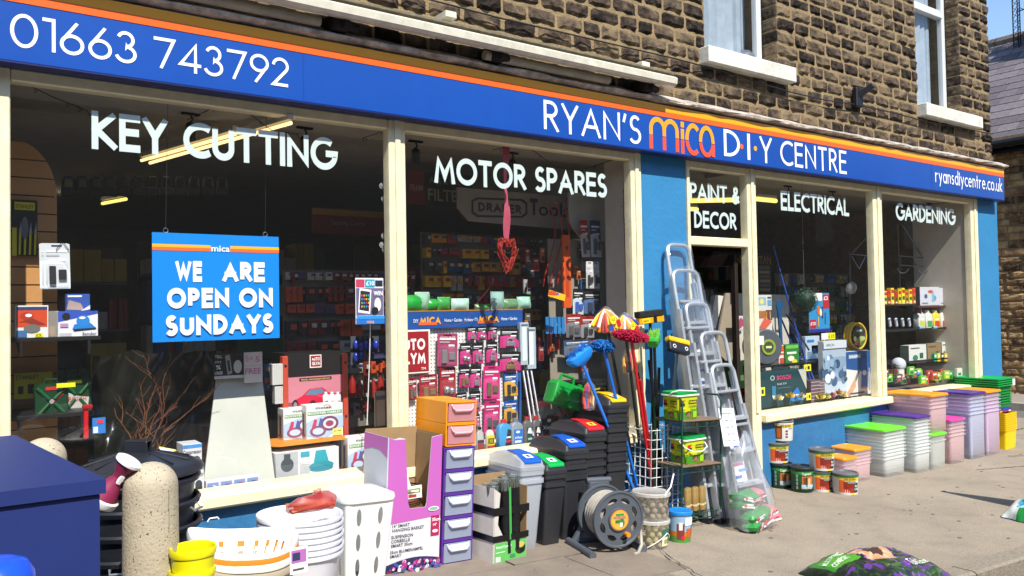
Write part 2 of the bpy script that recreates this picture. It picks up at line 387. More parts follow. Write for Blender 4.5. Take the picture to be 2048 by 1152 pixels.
def sheet(name, xs, y0, y1, dz, m):
    mb = MB()
    ys = y0 if isinstance(y0, list) else [y0]*len(xs); yt = y1 if isinstance(y1, list) else [y1]*len(xs)
    vs = [(x, ys[i], gz(x)+dz) for i, x in enumerate(xs)]+[(x, yt[i], gz(x)+dz) for i, x in enumerate(xs)]; n = len(xs)
    mb.add(vs, [(i, i+1, i+1+n, i+n) for i in range(n-1)]); return mb.build(name, m, kind='structure')
XS = [-60, -8, -4, 0, 4.4, 8, 12.2]
# the kerb runs slightly away from the shop front
KA, KB = G(1850, 1150), G(2048, 1092)
ks = (KB.y-KA.y)/(KB.x-KA.x)
ky = lambda x: KA.y+ks*(x-KA.x) if -5 < x < 12.3 else KA.y+ks*((12.3 if x > 0 else -5)-KA.x)
XK = [-60, -5, 0, 4.4, 8, 12.2]
sheet('pavement', XK, [ky(x) for x in XK], .02, 0, GM)
MB().add([(-400, -400, -1.15), (400, -400, -1.15), (400, 400, -1.15), (-400, 400, -1.15)], [(0, 1, 2, 3)]).build('ground', ROADM, kind='structure')
XR = [-60, -5, 0, 4.4, 8, 12.2, 60]
sheet('road', XR, -10.5, [ky(x)-.14 for x in XR], -.1, ROADM)
sheet('far_pavement', XR, -12.2, -10.4, .01, GM)
sheet('side_road', [12.2, 13.5, 60], -2.4, 40, -.05, ROADM)
sheet('side_pavement', [13.6, 60], -2, 40, .06, mat('side_paving', '8e867b', .9, var=.1))
MB().box(13.46, -2, -.4, 13.6, 40, gz(13.5)+.064).build('side_kerb', mat('pale_kerb', 'a39c90', .85, var=.2), kind='structure')
sheet('corner_pavement', [10.12, 12.2], .02, 14, 0, GM)
kr = thing('kerb', 'row of gritty concrete kerb stones edging the pavement at bottom right', 'kerb', (0, 0, 0))
kx = -1.5; j = 0
while kx < 12.2:
    x1 = kx+.9; mb = MB(); g = .006
    vs = []
    for x in (kx+g, x1-g):
        for dy, dz in ((-.13, -.14), (-.14, -.004), (-.12, .006), (0.0, .006), (0.0, -.14)): vs.append((x, ky(x)+dy, gz(x)+dz))
    mb.add(vs, [(0, 1, 6, 5), (1, 2, 7, 6), (2, 3, 8, 7), (3, 4, 9, 8), (0, 4, 3, 2, 1), (5, 6, 7, 8, 9)])
    mb.build('kerb_stone', KERBM, kr); kx = x1
# flagstones by the shop front, lower left
fl = thing('flagstone_strip', 'worn brown flagstones with dark joints in front of the bins and drawers', 'paving', (0, 0, 0))
rng = random.Random(3)
def slab(x0, x1, y0, y1):
    mb = MB(); g = .007; q = [(x0+g, y0+g), (x1-g, y0+g), (x1-g, y1-g), (x0+g, y1-g)]
    q = [(x+rng.uniform(-.006, .006), y+rng.uniform(-.006, .006)) for x, y in q]; h = rng.uniform(.004, .012)
    vs = [(x, y, gz(x)-.01) for x, y in q]+[(x, y, gz(x)+h) for x, y in q]
    mb.add(vs, [(4, 5, 6, 7), (0, 1, 5, 4), (1, 2, 6, 5), (2, 3, 7, 6), (3, 0, 4, 7)]); mb.build('flagstone', SLABM, fl)
sheet('joint_bed', [-.8, 3.3], -1.72, 0, .002, mat('joint_dirt', '3b342c', .95))
for r_, (y0, y1) in enumerate(((-.6, 0), (-1.15, -.6), (-1.7, -1.15))):
    x = -.7+[0, .35, .1][r_]; end = [3.72, 3.5, 3.3][r_]
    while x < end-.1:
        l_ = rng.uniform(.62, .95); x1 = min(x+l_, end); slab(x, x1, y0, y1); x = x1
# cracks, tar joints and old gum on the pavement
def crack(pts, w0, label):
    mb = MB(); P = []
    for i in range(len(pts)-1):
        a, b = Vector((*pts[i], 0)), Vector((*pts[i+1], 0)); n = max(2, int((b-a).length/.05))
        P += [a.lerp(b, k/n)+Vector((rng.uniform(-.012, .012), rng.uniform(-.012, .012), 0)) for k in range(n)]
    P.append(Vector((*pts[-1], 0))); vs = []
    for i, p in enumerate(P):
        d = (P[min(i+1, len(P)-1)]-P[max(0, i-1)]).normalized(); n_ = Vector((-d.y, d.x, 0))*w0*rng.uniform(.3, 1); up = .0035+(.013 if p.x < 3.75 and p.y > -1.72 else 0)
        for q in (p+n_, p-n_): vs.append((q.x, q.y, gz(q.x)+up))
    mb.add(vs, [(2*i, 2*i+1, 2*i+3, 2*i+2) for i in range(len(P)-1)]); return mb.build('pavement_crack', mat('crack_dirt', '3a332b', .95), kind='structure')
for pts, w_ in ((((3.72, -.02), (3.7, -.6), (3.45, -1.1), (3.3, -1.75)), .006), (((7.9, -.7), (8.6, -.95), (9.6, -1.3)), .008), (((8.9, -.55), (9.4, -.9), (10.2, -.95), (11.4, -1.3)), .010), (((10.2, 0), (10.4, -1.0), (10.7, -2.2)), .008), (((9.9, .1), (11.0, .2), (12.2, .1)), .012)): crack(pts, w_, '')
gm_ = MB()
for k in range(70):
    x, y, r_ = rng.uniform(3.8, 10.5), rng.uniform(-1.95, -.1), rng.uniform(.006, .016)
    gm_.add([(x+r_*math.cos(a)*rng.uniform(.8, 1.2), y+r_*math.sin(a), gz(x)+.003) for a in [i*.785 for i in range(8)]], [list(range(8))])
gm_.build('gum_spots', mat('old_gum', '6b645c', .9, var=.3), kind='structure')
# ---------------------------------------------------------------- the shop building
B = thing('shop_building', 'dark rock-faced gritstone building with cream shopfront frames and blue painted pillars', 'building', (0, 0, 0))
YB = .03                     # face of the mortar bed behind the stones
o1 = (W(1415, 90).x, W(1560, 150, 0).x); o2 = (W(1840, 200).x, W(1927, 225, 0).x)
ZS = 3.64; ZH = 5.45; XE = 10.12
def wallbits(mb, y0, y1):
    mb.box(-6, y0, 3.08, XE-.02, y1, ZS-.13); mb.box(-6, y0, ZH, XE-.02, y1, 7.2)
    mb.box(-6, y0, ZS-.13, o1[0], y1, ZH); mb.box(o1[1], y0, ZS-.13, o2[0], y1, ZH); mb.box(o2[1], y0, ZS-.13, XE-.02, y1, ZH)
mb = MB(); wallbits(mb, YB, .38); mb.box(XE-.3, .38, -.4, XE-.02, 8, 7.2); mb.build('upper_wall', MORT, B)
# rock-faced stones
STM = []
for k in range(12):
    nx, nz = 7, 4; mb = MB(); vs = []
    for j in range(nz+1):
        for i in range(nx+1):
            e = min(i, nx-i, 1.0)*min(j, nz-j, 1.0)
            d = 0.0 if e == 0 else .010+.015*max(0, noise.noise(Vector((i*.42+k*9.1, j*.6, k*3.3)))+.35)+rng.uniform(0, .008)
            jx = 0 if i in (0, nx) else rng.uniform(-.03, .03); jz = 0 if j in (0, nz) else rng.uniform(-.05, .05)
            ix = (rng.uniform(.004, .022) if i == 0 else (-rng.uniform(.004, .022) if i == nx else 0)); iz = (rng.uniform(.01, .045) if j == 0 else (-rng.uniform(.01, .045) if j == nz else 0))
            vs.append((i/nx-.5+jx+ix, -d-.004, j/nz-.5+jz+iz))
    fs = [(j*(nx+1)+i, j*(nx+1)+i+1, (j+1)*(nx+1)+i+1, (j+1)*(nx+1)+i) for j in range(nz) for i in range(nx)]
    rim = [i for i in range(nx+1)]+[j*(nx+1)+nx for j in range(1, nz+1)]+[nz*(nx+1)+i for i in range(nx-1, -1, -1)]+[j*(nx+1) for j in range(nz-1, 0, -1)]
    o = len(vs); vs += [(vs[i][0], .03, vs[i][2]) for i in rim]; m_ = len(rim)
    fs += [(rim[i], o+i, o+(i+1) % m_, rim[(i+1) % m_]) for i in range(m_)]
    me = bpy.data.meshes.new('stone'); me.from_pydata(vs, [], fs); me.materials.append(STONE); STM.append(me)
def layout(x0, x1, z0, z1, ch, lmin, lmax, holes):
    out = []; z = z0; row = 0
    while z < z1-.04:
        h = min(ch*rng.uniform(.9, 1.12), z1-z); x = x0-rng.uniform(0, .2)
        stops = sorted({x1} | {v for a, b, c, d in holes if c < z+h*.5 < d for v in (a, b)})
        while x < x1-.01:
            l_ = rng.uniform(lmin, lmax); nxt = next(s for s in stops if s > x+.001)
            if x+l_ > nxt-.1: l_ = nxt-x if nxt-x < lmax*1.35 else (nxt-x)/2
            if not any(a < x+l_/2 < b and c < z+h*.5 < d for a, b, c, d in holes): out.append((x, x+l_, z, z+h))
            x += l_
        z += h; row += 1
    return out
holes = [(o1[0], o1[1], ZS-.13, ZH), (o2[0], o2[1], ZS-.13, ZH)]
sills = [(5.02, 6.18), (8.44, 9.69)]
st = [s for s in layout(-6, XE, 3.16, 7.2, .112, .17, .33, holes+[(a, b, 3.50, 3.64) for a, b in sills])]
vis = sorted(st, key=lambda s: -sum(inframe((x, 0, z), 25) for x in (s[0], s[1]) for z in (s[2], s[3]))*1000/((s[0]-EYE.x)**2+EYE.y**2+1))
vis1 = [s for s in vis if any(inframe((x, 0, z), 10) for x in (s[0], s[1]) for z in (s[2], s[3]))][:290]
vs1 = set(vis1)
def place(s, parent, y=YB+.007, g=.007):
    o = bpy.data.objects.new('stone', rng.choice(STM)); C.objects.link(o); o.parent = parent
    o.location = ((s[0]+s[1])/2, y, (s[2]+s[3])/2); o.scale = ((s[1]-s[0]-g)*rng.choice((1, -1)), rng.uniform(.8, 1.25), s[3]-s[2]-g)
    return o
for s in vis1: place(s, B)
def joined(lst, name, m, parent, f):
    mb = MB()
    for s in lst:
        me = rng.choice(STM); mb.add([f(v.co, s) for v in me.vertices], [tuple(p.vertices) for p in me.polygons])
    return mb.build(name, m, parent, kind='stuff')
joined([s for s in st if s not in vs1], 'stones', STONE, B,
       lambda v, s: ((s[0]+s[1])/2+v[0]*(s[1]-s[0]-.011), YB-.004+v[1], (s[2]+s[3])/2+v[2]*(s[3]-s[2]-.011)))
# quoin faces of the window reveals, facing left
for a in (o1, o2):
    z = ZS+.01
    while z < ZH-.05:
        h = .112; me = rng.choice(STM); o = bpy.data.objects.new('stone', me); C.objects.link(o); o.parent = B
        o.rotation_euler = (0, 0, -math.pi/2); o.location = (a[1]-.001, .10, z+h/2); o.scale = (.155, .45, h-.012); z += h
# upper windows
CURT = mat('net_curtain', '96a3ad', .9, var=.18, vs=6)
def upwin(a, sx, mid):
    x0, x1 = a; f = MB(); y0, y1 = .17, .23; t = .065
    f.box(x0-.05, y0, ZS, x0+t, y1, ZH, bv=.006); f.box(x1-t-.015, y0, ZS, x1-.015, y1, ZH, bv=.006)
    f.box(x0+t+.002, y0, ZS, x1-t-.017, y1, ZS+t, bv=.006); f.box(x0+t+.002, y0, ZH-t, x1-t-.017, y1, ZH, bv=.006)
    if mid: f.box(x0+t+.002, y0-.012, mid, x1-t-.017, y1, mid+.055, bv=.006); f.box(x0+t+.002, y0+.01, mid+.058, x1-t-.017, y1, mid+.1, bv=.004)
    win = f.build('upper_window', UPVC, B)
    MB().add([(x0+.03, y0+.03, ZS+.03), (x1-.04, y0+.03, ZS+.03), (x1-.04, y0+.03, ZH-.03), (x0+.03, y0+.03, ZH-.03)], [(0, 1, 2, 3)]).build('pane', GLASS, win)
    for c0, c1, yc in ((x0+.02, x0+(x1-x0)*.80, .27), (x0+(x1-x0)*.74, x1-.03, .35)):
        c = MB(); n = 26; vs = []
        for i in range(n+1):
            x = c0+(c1-c0)*i/n; y = yc+.02*math.sin(i*1.7)+.01*math.sin(i*3.1); vs += [(x, y, ZS), (x, y, ZH)]
        c.add(vs, [(2*i, 2*i+2, 2*i+3, 2*i+1) for i in range(n)], 0, True); c.build('curtain', CURT, win)
    s = MB(); m_ = (sx[0]+.32*(sx[1]-sx[0])); s.box(sx[0], -.075, 3.505, m_-.002, .16, 3.638, bv=.006); s.box(m_+.002, -.075, 3.505, sx[1], .16, 3.638, bv=.006)
    s.build('window_sill', mat('painted_stone_sill', 'dad7ca', .7, var=.22, vs=7, bump=.4), B)
upwin(o1, sills[0], None); upwin(o2, sills[1], W(1870, 30, .17).z-.02)
MB().box(o1[0]-.3, .9, 3.2, o1[1]+.4, .95, 6).box(o2[0]-.3, .9, 3.2, o2[1]+.4, .95, 6).box(o1[0]-.5, .3, 3.2, o2[1]+.3, 3, 3.25).build('room_wall', mat('dim_room', '8b9096', .9), B)
hd = thing('round_ornament', 'grey rounded ornament standing inside on the first upstairs windowsill', 'ornament', (W(1487, 108, .3).x, .3, ZS+.01))
MB().lathe([(.001, .2), (.06, .19), (.10, .15), (.115, .09), (.10, .03), (.05, 0), (.001, 0)]).build('cap', mat('grey_ceramic', '59606e', .5), hd)
MB().lathe([(.05, -.004), (.055, .02), (.04, .04)]).build('foot', mat('grey_ceramic_dark', '3c424c', .5), hd)
# weathered ledge above the sign
def strip(mb, prof, xs, jit=0, mi=0):
    rings = []
    for x in xs: rings.append([(x, y+rng.uniform(-jit, jit), z+rng.uniform(-jit, jit)) for y, z in prof])
    mb.loft(rings, mi, True, True, False)
xs_ = [-6+i*.14 for i in range(int((XE+6.02)/.14)+1)]
mb = MB(); strip(mb, [(.03, 3.075), (-.10, 3.075), (-.155, 3.085), (-.16, 3.10), (-.06, 3.15), (.0, 3.175), (.03, 3.175)], xs_, .006)
mb.build('weathered_ledge', mat('lead_and_render', '9d958c', .85, var=.55, vs=11, bump=.9, bs=40, c2='d9cbbb'), B)
mb = MB(); strip(mb, [(.02, 2.72), (-.02, 2.72), (-.02, 3.07), (.02, 3.07)], [-6, XE]); mb.build('sign_backing', mat('dark_timber', '2a211b', .8), B)
# the shopfront: pillars, risers, frames
ZSI, ZSO, ZB, ZT = .60, .545, 2.64, 2.70
def solid(name, m, *boxes, bv=0):
    mb = MB()
    for b in boxes: mb.box(*b, bv=bv)
    return mb.build(name, m, B)
solid('blue_pillar', BLUE, (4.30, 0, -.3, 4.797, .34, 2.72), bv=.008)
solid('blue_pillar', BLUE, (9.632, 0, -.4, 10.14, .34, 2.72), bv=.008)
solid('blue_pillar', BLUE, (-1.2, -.03, -.3, .135, .34, 2.72), bv=.008)
solid('stall_riser', BLUE2, (.136, .0, -.3, 4.298, .12, ZSO), bv=0)
solid('stall_riser', BLUE2, (5.655, .0, -.4, 9.63, .12, ZSO), bv=0)
solid('doorstep', mat('worn_stone_step', '6f675d', .85, var=.3, bump=.5), (4.80, -.02, -.3, 5.653, .5, .045), bv=.01)
FY0, FY1 = -.012, .07
def frame(name, x0, x1, z0, z1, y0=FY0, y1=FY1): return solid(name, CREAM, (x0, y0, z0, x1, y1, z1), bv=.006)
for x0, x1 in ((.14, .262), (2.19, 2.302), (4.187, 4.297), (5.535, 5.652), (7.462, 7.622), (9.462, 9.629)):
    frame('mullion', x0, x1, ZSI+.02 if x0 != 5.535 else .05, ZT)
    xm = (x0+x1)/2; solid('mullion_bead', CREAM, (xm-.018, FY0-.014, ZSI+.03, xm+.018, FY0-.001, ZT), bv=.004)
frame('door_jamb', 4.80, 4.832, .05, ZT)
for x0, x1 in ((.264, 2.188), (2.304, 4.185), (4.834, 5.533), (5.654, 7.46), (7.624, 9.46)):
    frame('head_rail', x0, x1, ZB, ZT-.001, FY0+.003)
ZTR = W(1378, 482).z
frame('door_transom', 4.834, 5.533, ZTR-.03, ZTR+.04, FY0+.002)
solid('window_sill', CREAM, (.136, -.065, ZSO, 4.296, .16, ZSI+.018), bv=.012)
solid('window_sill', CREAM, (5.654, -.065, ZSO, 9.66, .16, ZSI+.018), bv=.012)
GY = .02
for x0, x1, z0 in ((.262, 2.19, ZSI+.02), (2.302, 4.187, ZSI+.02), (4.832, 5.535, ZTR+.04), (5.652, 7.462, ZSI+.02), (7.622, 9.462, ZSI+.02)):
    MB().add([(x0, GY, z0), (x1, GY, z0), (x1, GY, ZB), (x0, GY, ZB)], [(0, 1, 2, 3)]).build('window_pane', GLASS, B)
# inside shell
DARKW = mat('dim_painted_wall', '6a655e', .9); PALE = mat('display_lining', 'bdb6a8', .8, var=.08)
solid('shop_floor', mat('lino_floor', '4a443d', .6), (-6, .12, .0, 10.1, 8, .05))
solid('ceiling', mat('ceiling_paint', '8f8a80', .9), (-6, .075, 2.74, 10.1, 8, 2.9))
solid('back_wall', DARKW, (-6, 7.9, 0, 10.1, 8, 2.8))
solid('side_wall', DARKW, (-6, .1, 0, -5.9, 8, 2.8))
DZ = .585
solid('display_floor', mat('display_board', '5d5348', .7, var=.2), (.14, .122, .5, 4.29, .95, DZ), (5.66, .122, .5, 9.62, .95, DZ))
solid('window_soffit', mat('soffit_board', '9b968c', .85), (-.2, .075, 2.685, 4.6, .50, 2.738), (5.6, .075, 2.685, 9.7, .50, 2.738))
solid('window_return', PALE, (9.47, .075, .5, 9.5, .66, 2.68))
solid('window_return', PALE, (4.24, .075, .5, 4.29, .34, 2.68))
solid('window_return', PALE, (.1, .35, .5, .135, .95, 2.68))
# ---------------------------------------------------------------- fascia sign
S = thing('shop_sign', 'long blue fascia sign with white lettering under yellow and orange stripes', 'sign', (0, -.12, 2.88))
S.location = (0, 0, 0)
SB = mat('sign_blue', '1b4da4', .24, var=.12, vs=.9, spec=.5, coat=.3)
mb = MB(); mb.box(-3, -.118, 2.702, 10.06, -.022, 3.06, bv=.003); mb.build('board', SB, S)
mb = MB(); mb.box(-3, -.1215, 2.694, 10.063, -.02, 2.7015); mb.build('lower_trim', mat('navy_trim', '10205e', .4), S)
YEL, ORA = mat('sign_yellow', 'f7a80c', .3, var=.02), mat('sign_orange', 'f2651c', .3, var=.02)
mb = MB(); mb.box(-3, -.121, 3.012, 10.062, -.1185, 3.062); mb.build('yellow_stripe', YEL, S)
mb = MB(); mb.box(-3, -.121, 2.972, 10.062, -.1185, 3.0115); mb.build('orange_stripe', ORA, S)
for x in (1.62, 4.0, 6.2, 8.4):
    MB().box(x, -.1192, 2.7025, x+.004, -.1185, 2.971).build('panel_joint', mat('joint_line', '14369a', .4), S)
WH = mat('white_vinyl', 'f4f5f6', .35, var=0)
ys = -.1195
def stx(name, s, L, Rr, t, m=WH, gap=.13, y=ys, parent=S): return wtext(name, s, L, Rr, y, t, m, parent, gap)
stx('lettering', '01663 743792', (20, 25, 92), (578, 117, 175), .105, gap=.12)
stx('lettering', "RYAN'S", (1087, 201, 262), (1281, 231, 288), .11, gap=.13)
stx('lettering', 'D', (1447, 258, 311), (1479, 263, 316), .12)
stx('lettering', 'I', (1494, 267, 319), (1499.5, 268, 320), .12)
stx('lettering', 'Y', (1519, 272, 324), (1543, 275, 328), .12)
stx('lettering', 'CENTRE', (1560, 281, 332), (1692, 301, 346), .12, gap=.17)
stx('lettering', 'ryansdiycentre.co.uk', (1870, 337, 364), (2003, 358, 384), .11, gap=.13)
for px, py, col in ((1483, 293, 'f2651c'), (1510.5, 297, 'f7a80c')):
    p = W(px, py, ys); art(S, (p.x, ys, p.z), X_, Z_, [('e', 0, 0, .021, .021, col)], 'dot')
# two-tone wordmark
def wordmark(parent, x0, x1, z0, z1, y, t, ctop='f9a01b', cbot='f2552c', name='wordmark', slant=0):
    lets = [('m', 0, .42), ('i', .47, .5), ('c', .58, .75), ('a', .79, 1)]
    H_ = z1-z0; Wd = x1-x0; lw = t
    paths = []
    mw = .40
    for a in (0, mw/2):
        paths.append([(a, .0), (a, .62)]+[(a+mw/4-mw/4*math.cos(R(q)), .62+.30*math.sin(R(q))) for q in range(20, 181, 20)])
    paths[0] = paths[0]; paths.append([(mw, .62), (mw, 0)])
    paths.append([(.485, -.03), (.485, .72)]); paths.append([(.485, .82), (.485, .95)])
    paths.append([(.66+.105*math.cos(R(q))*1.0, .46+.45*math.sin(R(q))) for q in range(48, 313, 16)])
    paths.append([(.88+.105*math.cos(R(q)), .46+.45*math.sin(R(q))) for q in range(0, 361, 18)])
    paths.append([(.985, .46), (.985, 0)])
    mt, mbm = MB(), MB(); e = 0
    for P in paths:
        for i in range(len(P)-1):
            a, b = Vector(P[i]), Vector(P[i+1]); pa = Vector((a.x*Wd, a.y*H_)); pb = Vector((b.x*Wd, b.y*H_)); d = (pb-pa)
            if d.length < 1e-6: continue
            d.normalize(); n_ = Vector((-d.y, d.x))*lw/2; ex = d*lw*.18; e += 1
            q = [pa-ex+n_, pa-ex-n_, pb+ex-n_, pb+ex+n_]; cut = .40*H_; g = .012*H_
            for mbx, keep in ((mt, lambda v: v-cut-g), (mbm, lambda v: cut-g-v)):
                r_ = []
                for k in range(4):
                    u, v = q[k], q[(k+1) % 4]; fu, fv = keep(u.y), keep(v.y)
                    if fu >= 0: r_.append(u)
                    if fu*fv < 0: r_.append(u+(v-u)*(fu/(fu-fv)))
                if len(r_) > 2: mbx.add([(x0+v.x+slant*v.y, y-e*.00008, z0+v.y) for v in r_], [list(range(len(r_)))[::-1]])
    mt.build(name, inkm(ctop), parent); mbm.build(name, inkm(cbot), parent)
a, b = W(1297, 295, ys), W(1431, 313, ys); c, d = W(1300, 233, ys), W(1425, 256, ys)
wordmark(S, a.x+.03, b.x-.02, (a.z+b.z)/2, (c.z+d.z)/2+.01, ys, .036)
# window lettering, stuck on the panes
WV = clearish('pale_window_vinyl', 'dff0ec', 1.0, .5, .3)
yg = GY-.002
for s, L, Rr, t, gp, wn_ in (('KEY CUTTING', (183, 223, 297), (670, 275, 342), .2, .075, 'first'), ('MOTOR SPARES', (868, 308, 364), (1213, 350, 397), .19, .07, 'second'),
                   ('PAINT &', (1379, 364, 401), (1479, 372, 409), .19, .06, 'd'), ('DECOR', (1388, 420, 455), (1472, 427, 461), .19, .08, 'd'),
                   ('ELECTRICAL', (1561, 380, 420), (1697, 397, 433), .19, .07, 'e'), ('GARDENING', (1791, 407, 442), (1909, 416, 449), .2, .06, 'g')):
    t_ = wtext('window_lettering', s, L, Rr, yg, t, WV, B, gp)
# ---------------------------------------------------------------- retracted awning
AW = thing('awning', 'retracted awning cassette with white front bar over the sign', 'awning', (0, 0, 0))
AWH = mat('awning_white', 'd8d2bf', .4, var=.18, vs=12); AWD = mat('awning_dirt', '1c1815', .9, var=.3); AWG = mat('awning_tube', 'a29a86', .6, var=.2, vs=9)
ax = W(1361, 168, -.30); AX = ax.x
xs2 = [-3+(AX+3)*i/30 for i in range(31)]
mb = MB(); strip(mb, [(-.20, 3.175), (-.25, 3.17), (-.27, 3.185), (-.275, 3.225), (-.255, 3.24), (-.245, 3.215), (-.20, 3.20)], xs2); mb.build('front_bar', AWH, AW)
mb = MB(); strip(mb, [(-.18, 3.255), (-.25, 3.262), (-.255, 3.272), (-.18, 3.28), (-.03, 3.33), (-.03, 3.315)], xs2); mb.build('cover_plate', mat('awning_cover', 'a8a08a', .6, var=.4, vs=16), AW)
mb = MB(); strip(mb, [(-.15, 3.22), (-.20, 3.215), (-.21, 3.24), (-.17, 3.25), (-.13, 3.24)], xs2, .003); mb.build('rolled_fabric', AWD, AW)
for x0, x1 in ((-3, W(645, 40, -.2).x), (W(975, 100, -.2).x, W(1225, 165, -.2).x)):
    MB().cyl((x0, -.16, 3.15), (x1, -.16, 3.15), .03, n=12).build('folding_arm', AWG, AW)
for px in (680, 990, 1290):
    x = W(px, 110, -.15).x; MB().box(x-.05, -.20, 3.12, x+.05, -.02, 3.22, bv=.01).cyl((x, -.2, 3.15), (x+.1, -.16, 3.15), .025).build('arm_bracket', AWD, AW)
for px, py in ((895, 28), (1285, 128)):
    p = W(px, py, -.1); MB().box(p.x-.03, -.13, p.z-.03, p.x+.05, .0, p.z+.012, bv=.004).build('wall_fixing', AWH, AW)
# bracket + cable
p = W(1712, 195, 0)
bk = thing('lamp_bracket', 'black metal bracket jutting from the stone wall between the upstairs windows', 'bracket', (p.x, -.02, p.z))
MB().box(-.055, -.025, -.10, .055, .03, .09, bv=.01).build('wall_plate', mat('black_iron', '15151a', .5), bk)
MB().box(-.022, -.17, -.02, .022, -.0, .03, bv=.004).build('arm', mat('black_iron', '15151a', .5), bk).rotation_euler = (R(-32), 0, R(20))
cb = MB(); pts = []
for px, py in ((700, -40), (863, 0), (1000, 36), (1130, 66), (1250, 94), (1350, 117), (1440, 141), (1580, 184), (1650, 200), (1705, 208), (1790, 226), (1840, 240), (1900, 252), (1985, 268)):
    q = W(px, py, -.02); pts.append((q.x, -.018, q.z))
cb.tube(pts, .006, 5); tag(cb.build('cable', mat('black_cable', '0e0e10', .6)), 'thin black cable clipped along the stone wall below the upstairs sills', 'cable')
# ---------------------------------------------------------------- neighbour across the side road
N = thing('neighbour_house', 'stone house with purple slate roof across the side road', 'house', (0, 0, 0))
NX = 15.0; ze = 4.33; zr, xr = 7.0, 18.2
MB().box(NX+.03, -1.5, -.5, NX+5, 9, ze+.05).build('wall', MORT, N)
me2 = []
for me in STM:
    m2 = me.copy(); m2.materials.clear(); m2.materials.append(STONE2); me2.append(m2)
nst = layout(-1.5, 9, -.15, ze, .128, .22, .46, [])
def nplace(s): return [(NX, y, z) for y in (s[0], s[1]) for z in (s[2], s[3])]
nv = [s for s in nst if any(inframe(p, 6) for p in nplace(s)) and s[0] < 3.2][:260]; nset = set(nv)
for s in nv:
    o = bpy.data.objects.new('stone', rng.choice(me2)); C.objects.link(o); o.parent = N; o.rotation_euler = (0, 0, -math.pi/2)
    o.location = (NX+.028, (s[0]+s[1])/2, (s[2]+s[3])/2); o.scale = (s[1]-s[0]-.012, 1, s[3]-s[2]-.012)
joined([s for s in nst if s not in nset], 'stones', STONE2, N,
       lambda v, s: (NX+.028+v[1], (s[0]+s[1])/2-v[0]*(s[1]-s[0]-.012), (s[2]+s[3])/2+v[2]*(s[3]-s[2]-.012)))
SLATE = mat('purple_slate', '6b5f63', .75, var=.25, vs=3, bump=.3)
sl = Vector((xr-NX, 0, zr-ze)); slen = sl.length; sd = sl.normalized(); sn = Vector((-sd.z, 0, sd.x))
MB().add([(NX-.15, -1.6, ze-.27), (xr, -1.6, zr-.15), (xr, 9.1, zr-.15), (NX-.15, 9.1, ze-.27)], [(0, 1, 2, 3)]).add([(xr, -1.6, zr-.03), (NX+6.4, -1.6, ze), (NX+6.4, 9.1, ze), (xr, 9.1, zr-.03)], [(0, 1, 2, 3)]).build('roof_deck', mat('roof_felt', '2c292b', .9), N)
sm_ = []
for k in range(4):
    mb = MB(); mb.box(-.5, -.5, 0, .5, .5, 1)
    sme = mb.build('slate', mat('slate_%d' % k, ('6a6265', '746b6d', '5f585b', '7a7173')[k], .72, var=.25, vs=3, bump=.3), N); sm_.append(sme.data); bpy.data.objects.remove(sme)
rows = 16; rh = slen/rows; ns = 0; rest = MB()
for i in range(rows+1):
    u = -.12+i*rh; y = -1.6+(i % 2)*.17-rng.uniform(0, .02)
    while y < 9:
        wd = .34+rng.uniform(-.02, .02); cen = Vector((NX, y+wd/2, ze-.09))+sd*(u+rh*.5)+sn*.02
        if inframe(cen, 25) and y < 4 and ns < 200:
            o = bpy.data.objects.new('slate', rng.choice(sm_)); C.objects.link(o); o.parent = N; ns += 1
            o.location = cen; o.rotation_euler = (0, -math.atan2(sd.z, sd.x)+R(2.2), 0); o.scale = (rh*1.12, wd-.012, .02)
        else:
            a = cen-sd*rh*.55; b = cen+sd*rh*.55; up = sn*.012
            rest.add([a+up*1.7+Y_*(-wd/2+.006), b+Y_*(-wd/2+.006), b+Y_*(wd/2-.006), a+up*1.7+Y_*(wd/2-.006)], [(0, 1, 2, 3)])
        y += wd
rest.build('slates', SLATE, N, kind='stuff')
MB().cyl((NX-.2, -1.6, ze-.1), (NX-.2, 9, ze-.1), .065, n=8).build('gutter', mat('black_gutter', '17181a', .4), N)
mb = MB(); y = -1.6
while y < 9: mb.cyl((xr, y, zr-.02), (xr, y+.44, zr-.02), .11, n=8); y += .45
mb.build('ridge_tiles', mat('ridge_tile', '7a6b62', .8, var=.3), N)
p = EYE+ray(2046, 80)*((17.6-EYE.x)/ray(2046, 80).x)
MB().box(17.4, p.y-.75, zr-.9, 18.1, p.y-.12, zr+.42).build('chimney', mat('chimney_stone', '4b3f35', .9, var=.4, bump=.6), N)
MB().lathe([(.1, 0), (.13, .1), (.1, .2), (.11, .45)], (17.7, p.y-.3, zr+.42), 12).build('chimney_pot', mat('clay_pot', '54433a', .8), N)
p = EYE+ray(2034, 92)*((17.9-EYE.x)/ray(2034, 92).x)
AN = thing('aerial', 'dark lattice television aerial mast rising above the neighbouring roof ridge', 'aerial', (17.9, p.y, p.z-.05))
IR = mat('dark_steel', '26282c', .5, .6)
mb = MB(); H_ = 3.2
for dx, dy in ((-.05, -.05), (.05, -.05), (0, .06)): mb.cyl((dx, dy, 0), (dx, dy, H_), .012, n=5)
for i in range(26):
    z = i*H_/26; mb.cyl((-.05, -.05, z), (.05, -.05, z+.12), .006, n=4); mb.cyl((.05, -.05, z), (0, .06, z+.12), .006, n=4); mb.cyl((0, .06, z), (-.05, -.05, z+.12), .006, n=4)
mb.build('mast', IR, AN)
for z in (.75, 1.15, 1.5, 2.1):
    mb = MB(); mb.cyl((0, 0, z), (0, -.5, z+.03), .012, n=5)
    for k in range(5): mb.cyl((-.12, -.12-.09*k, z+.03), (.12, -.12-.09*k, z+.03), .007, n=4)
    mb.build('antenna_arm', IR, AN)
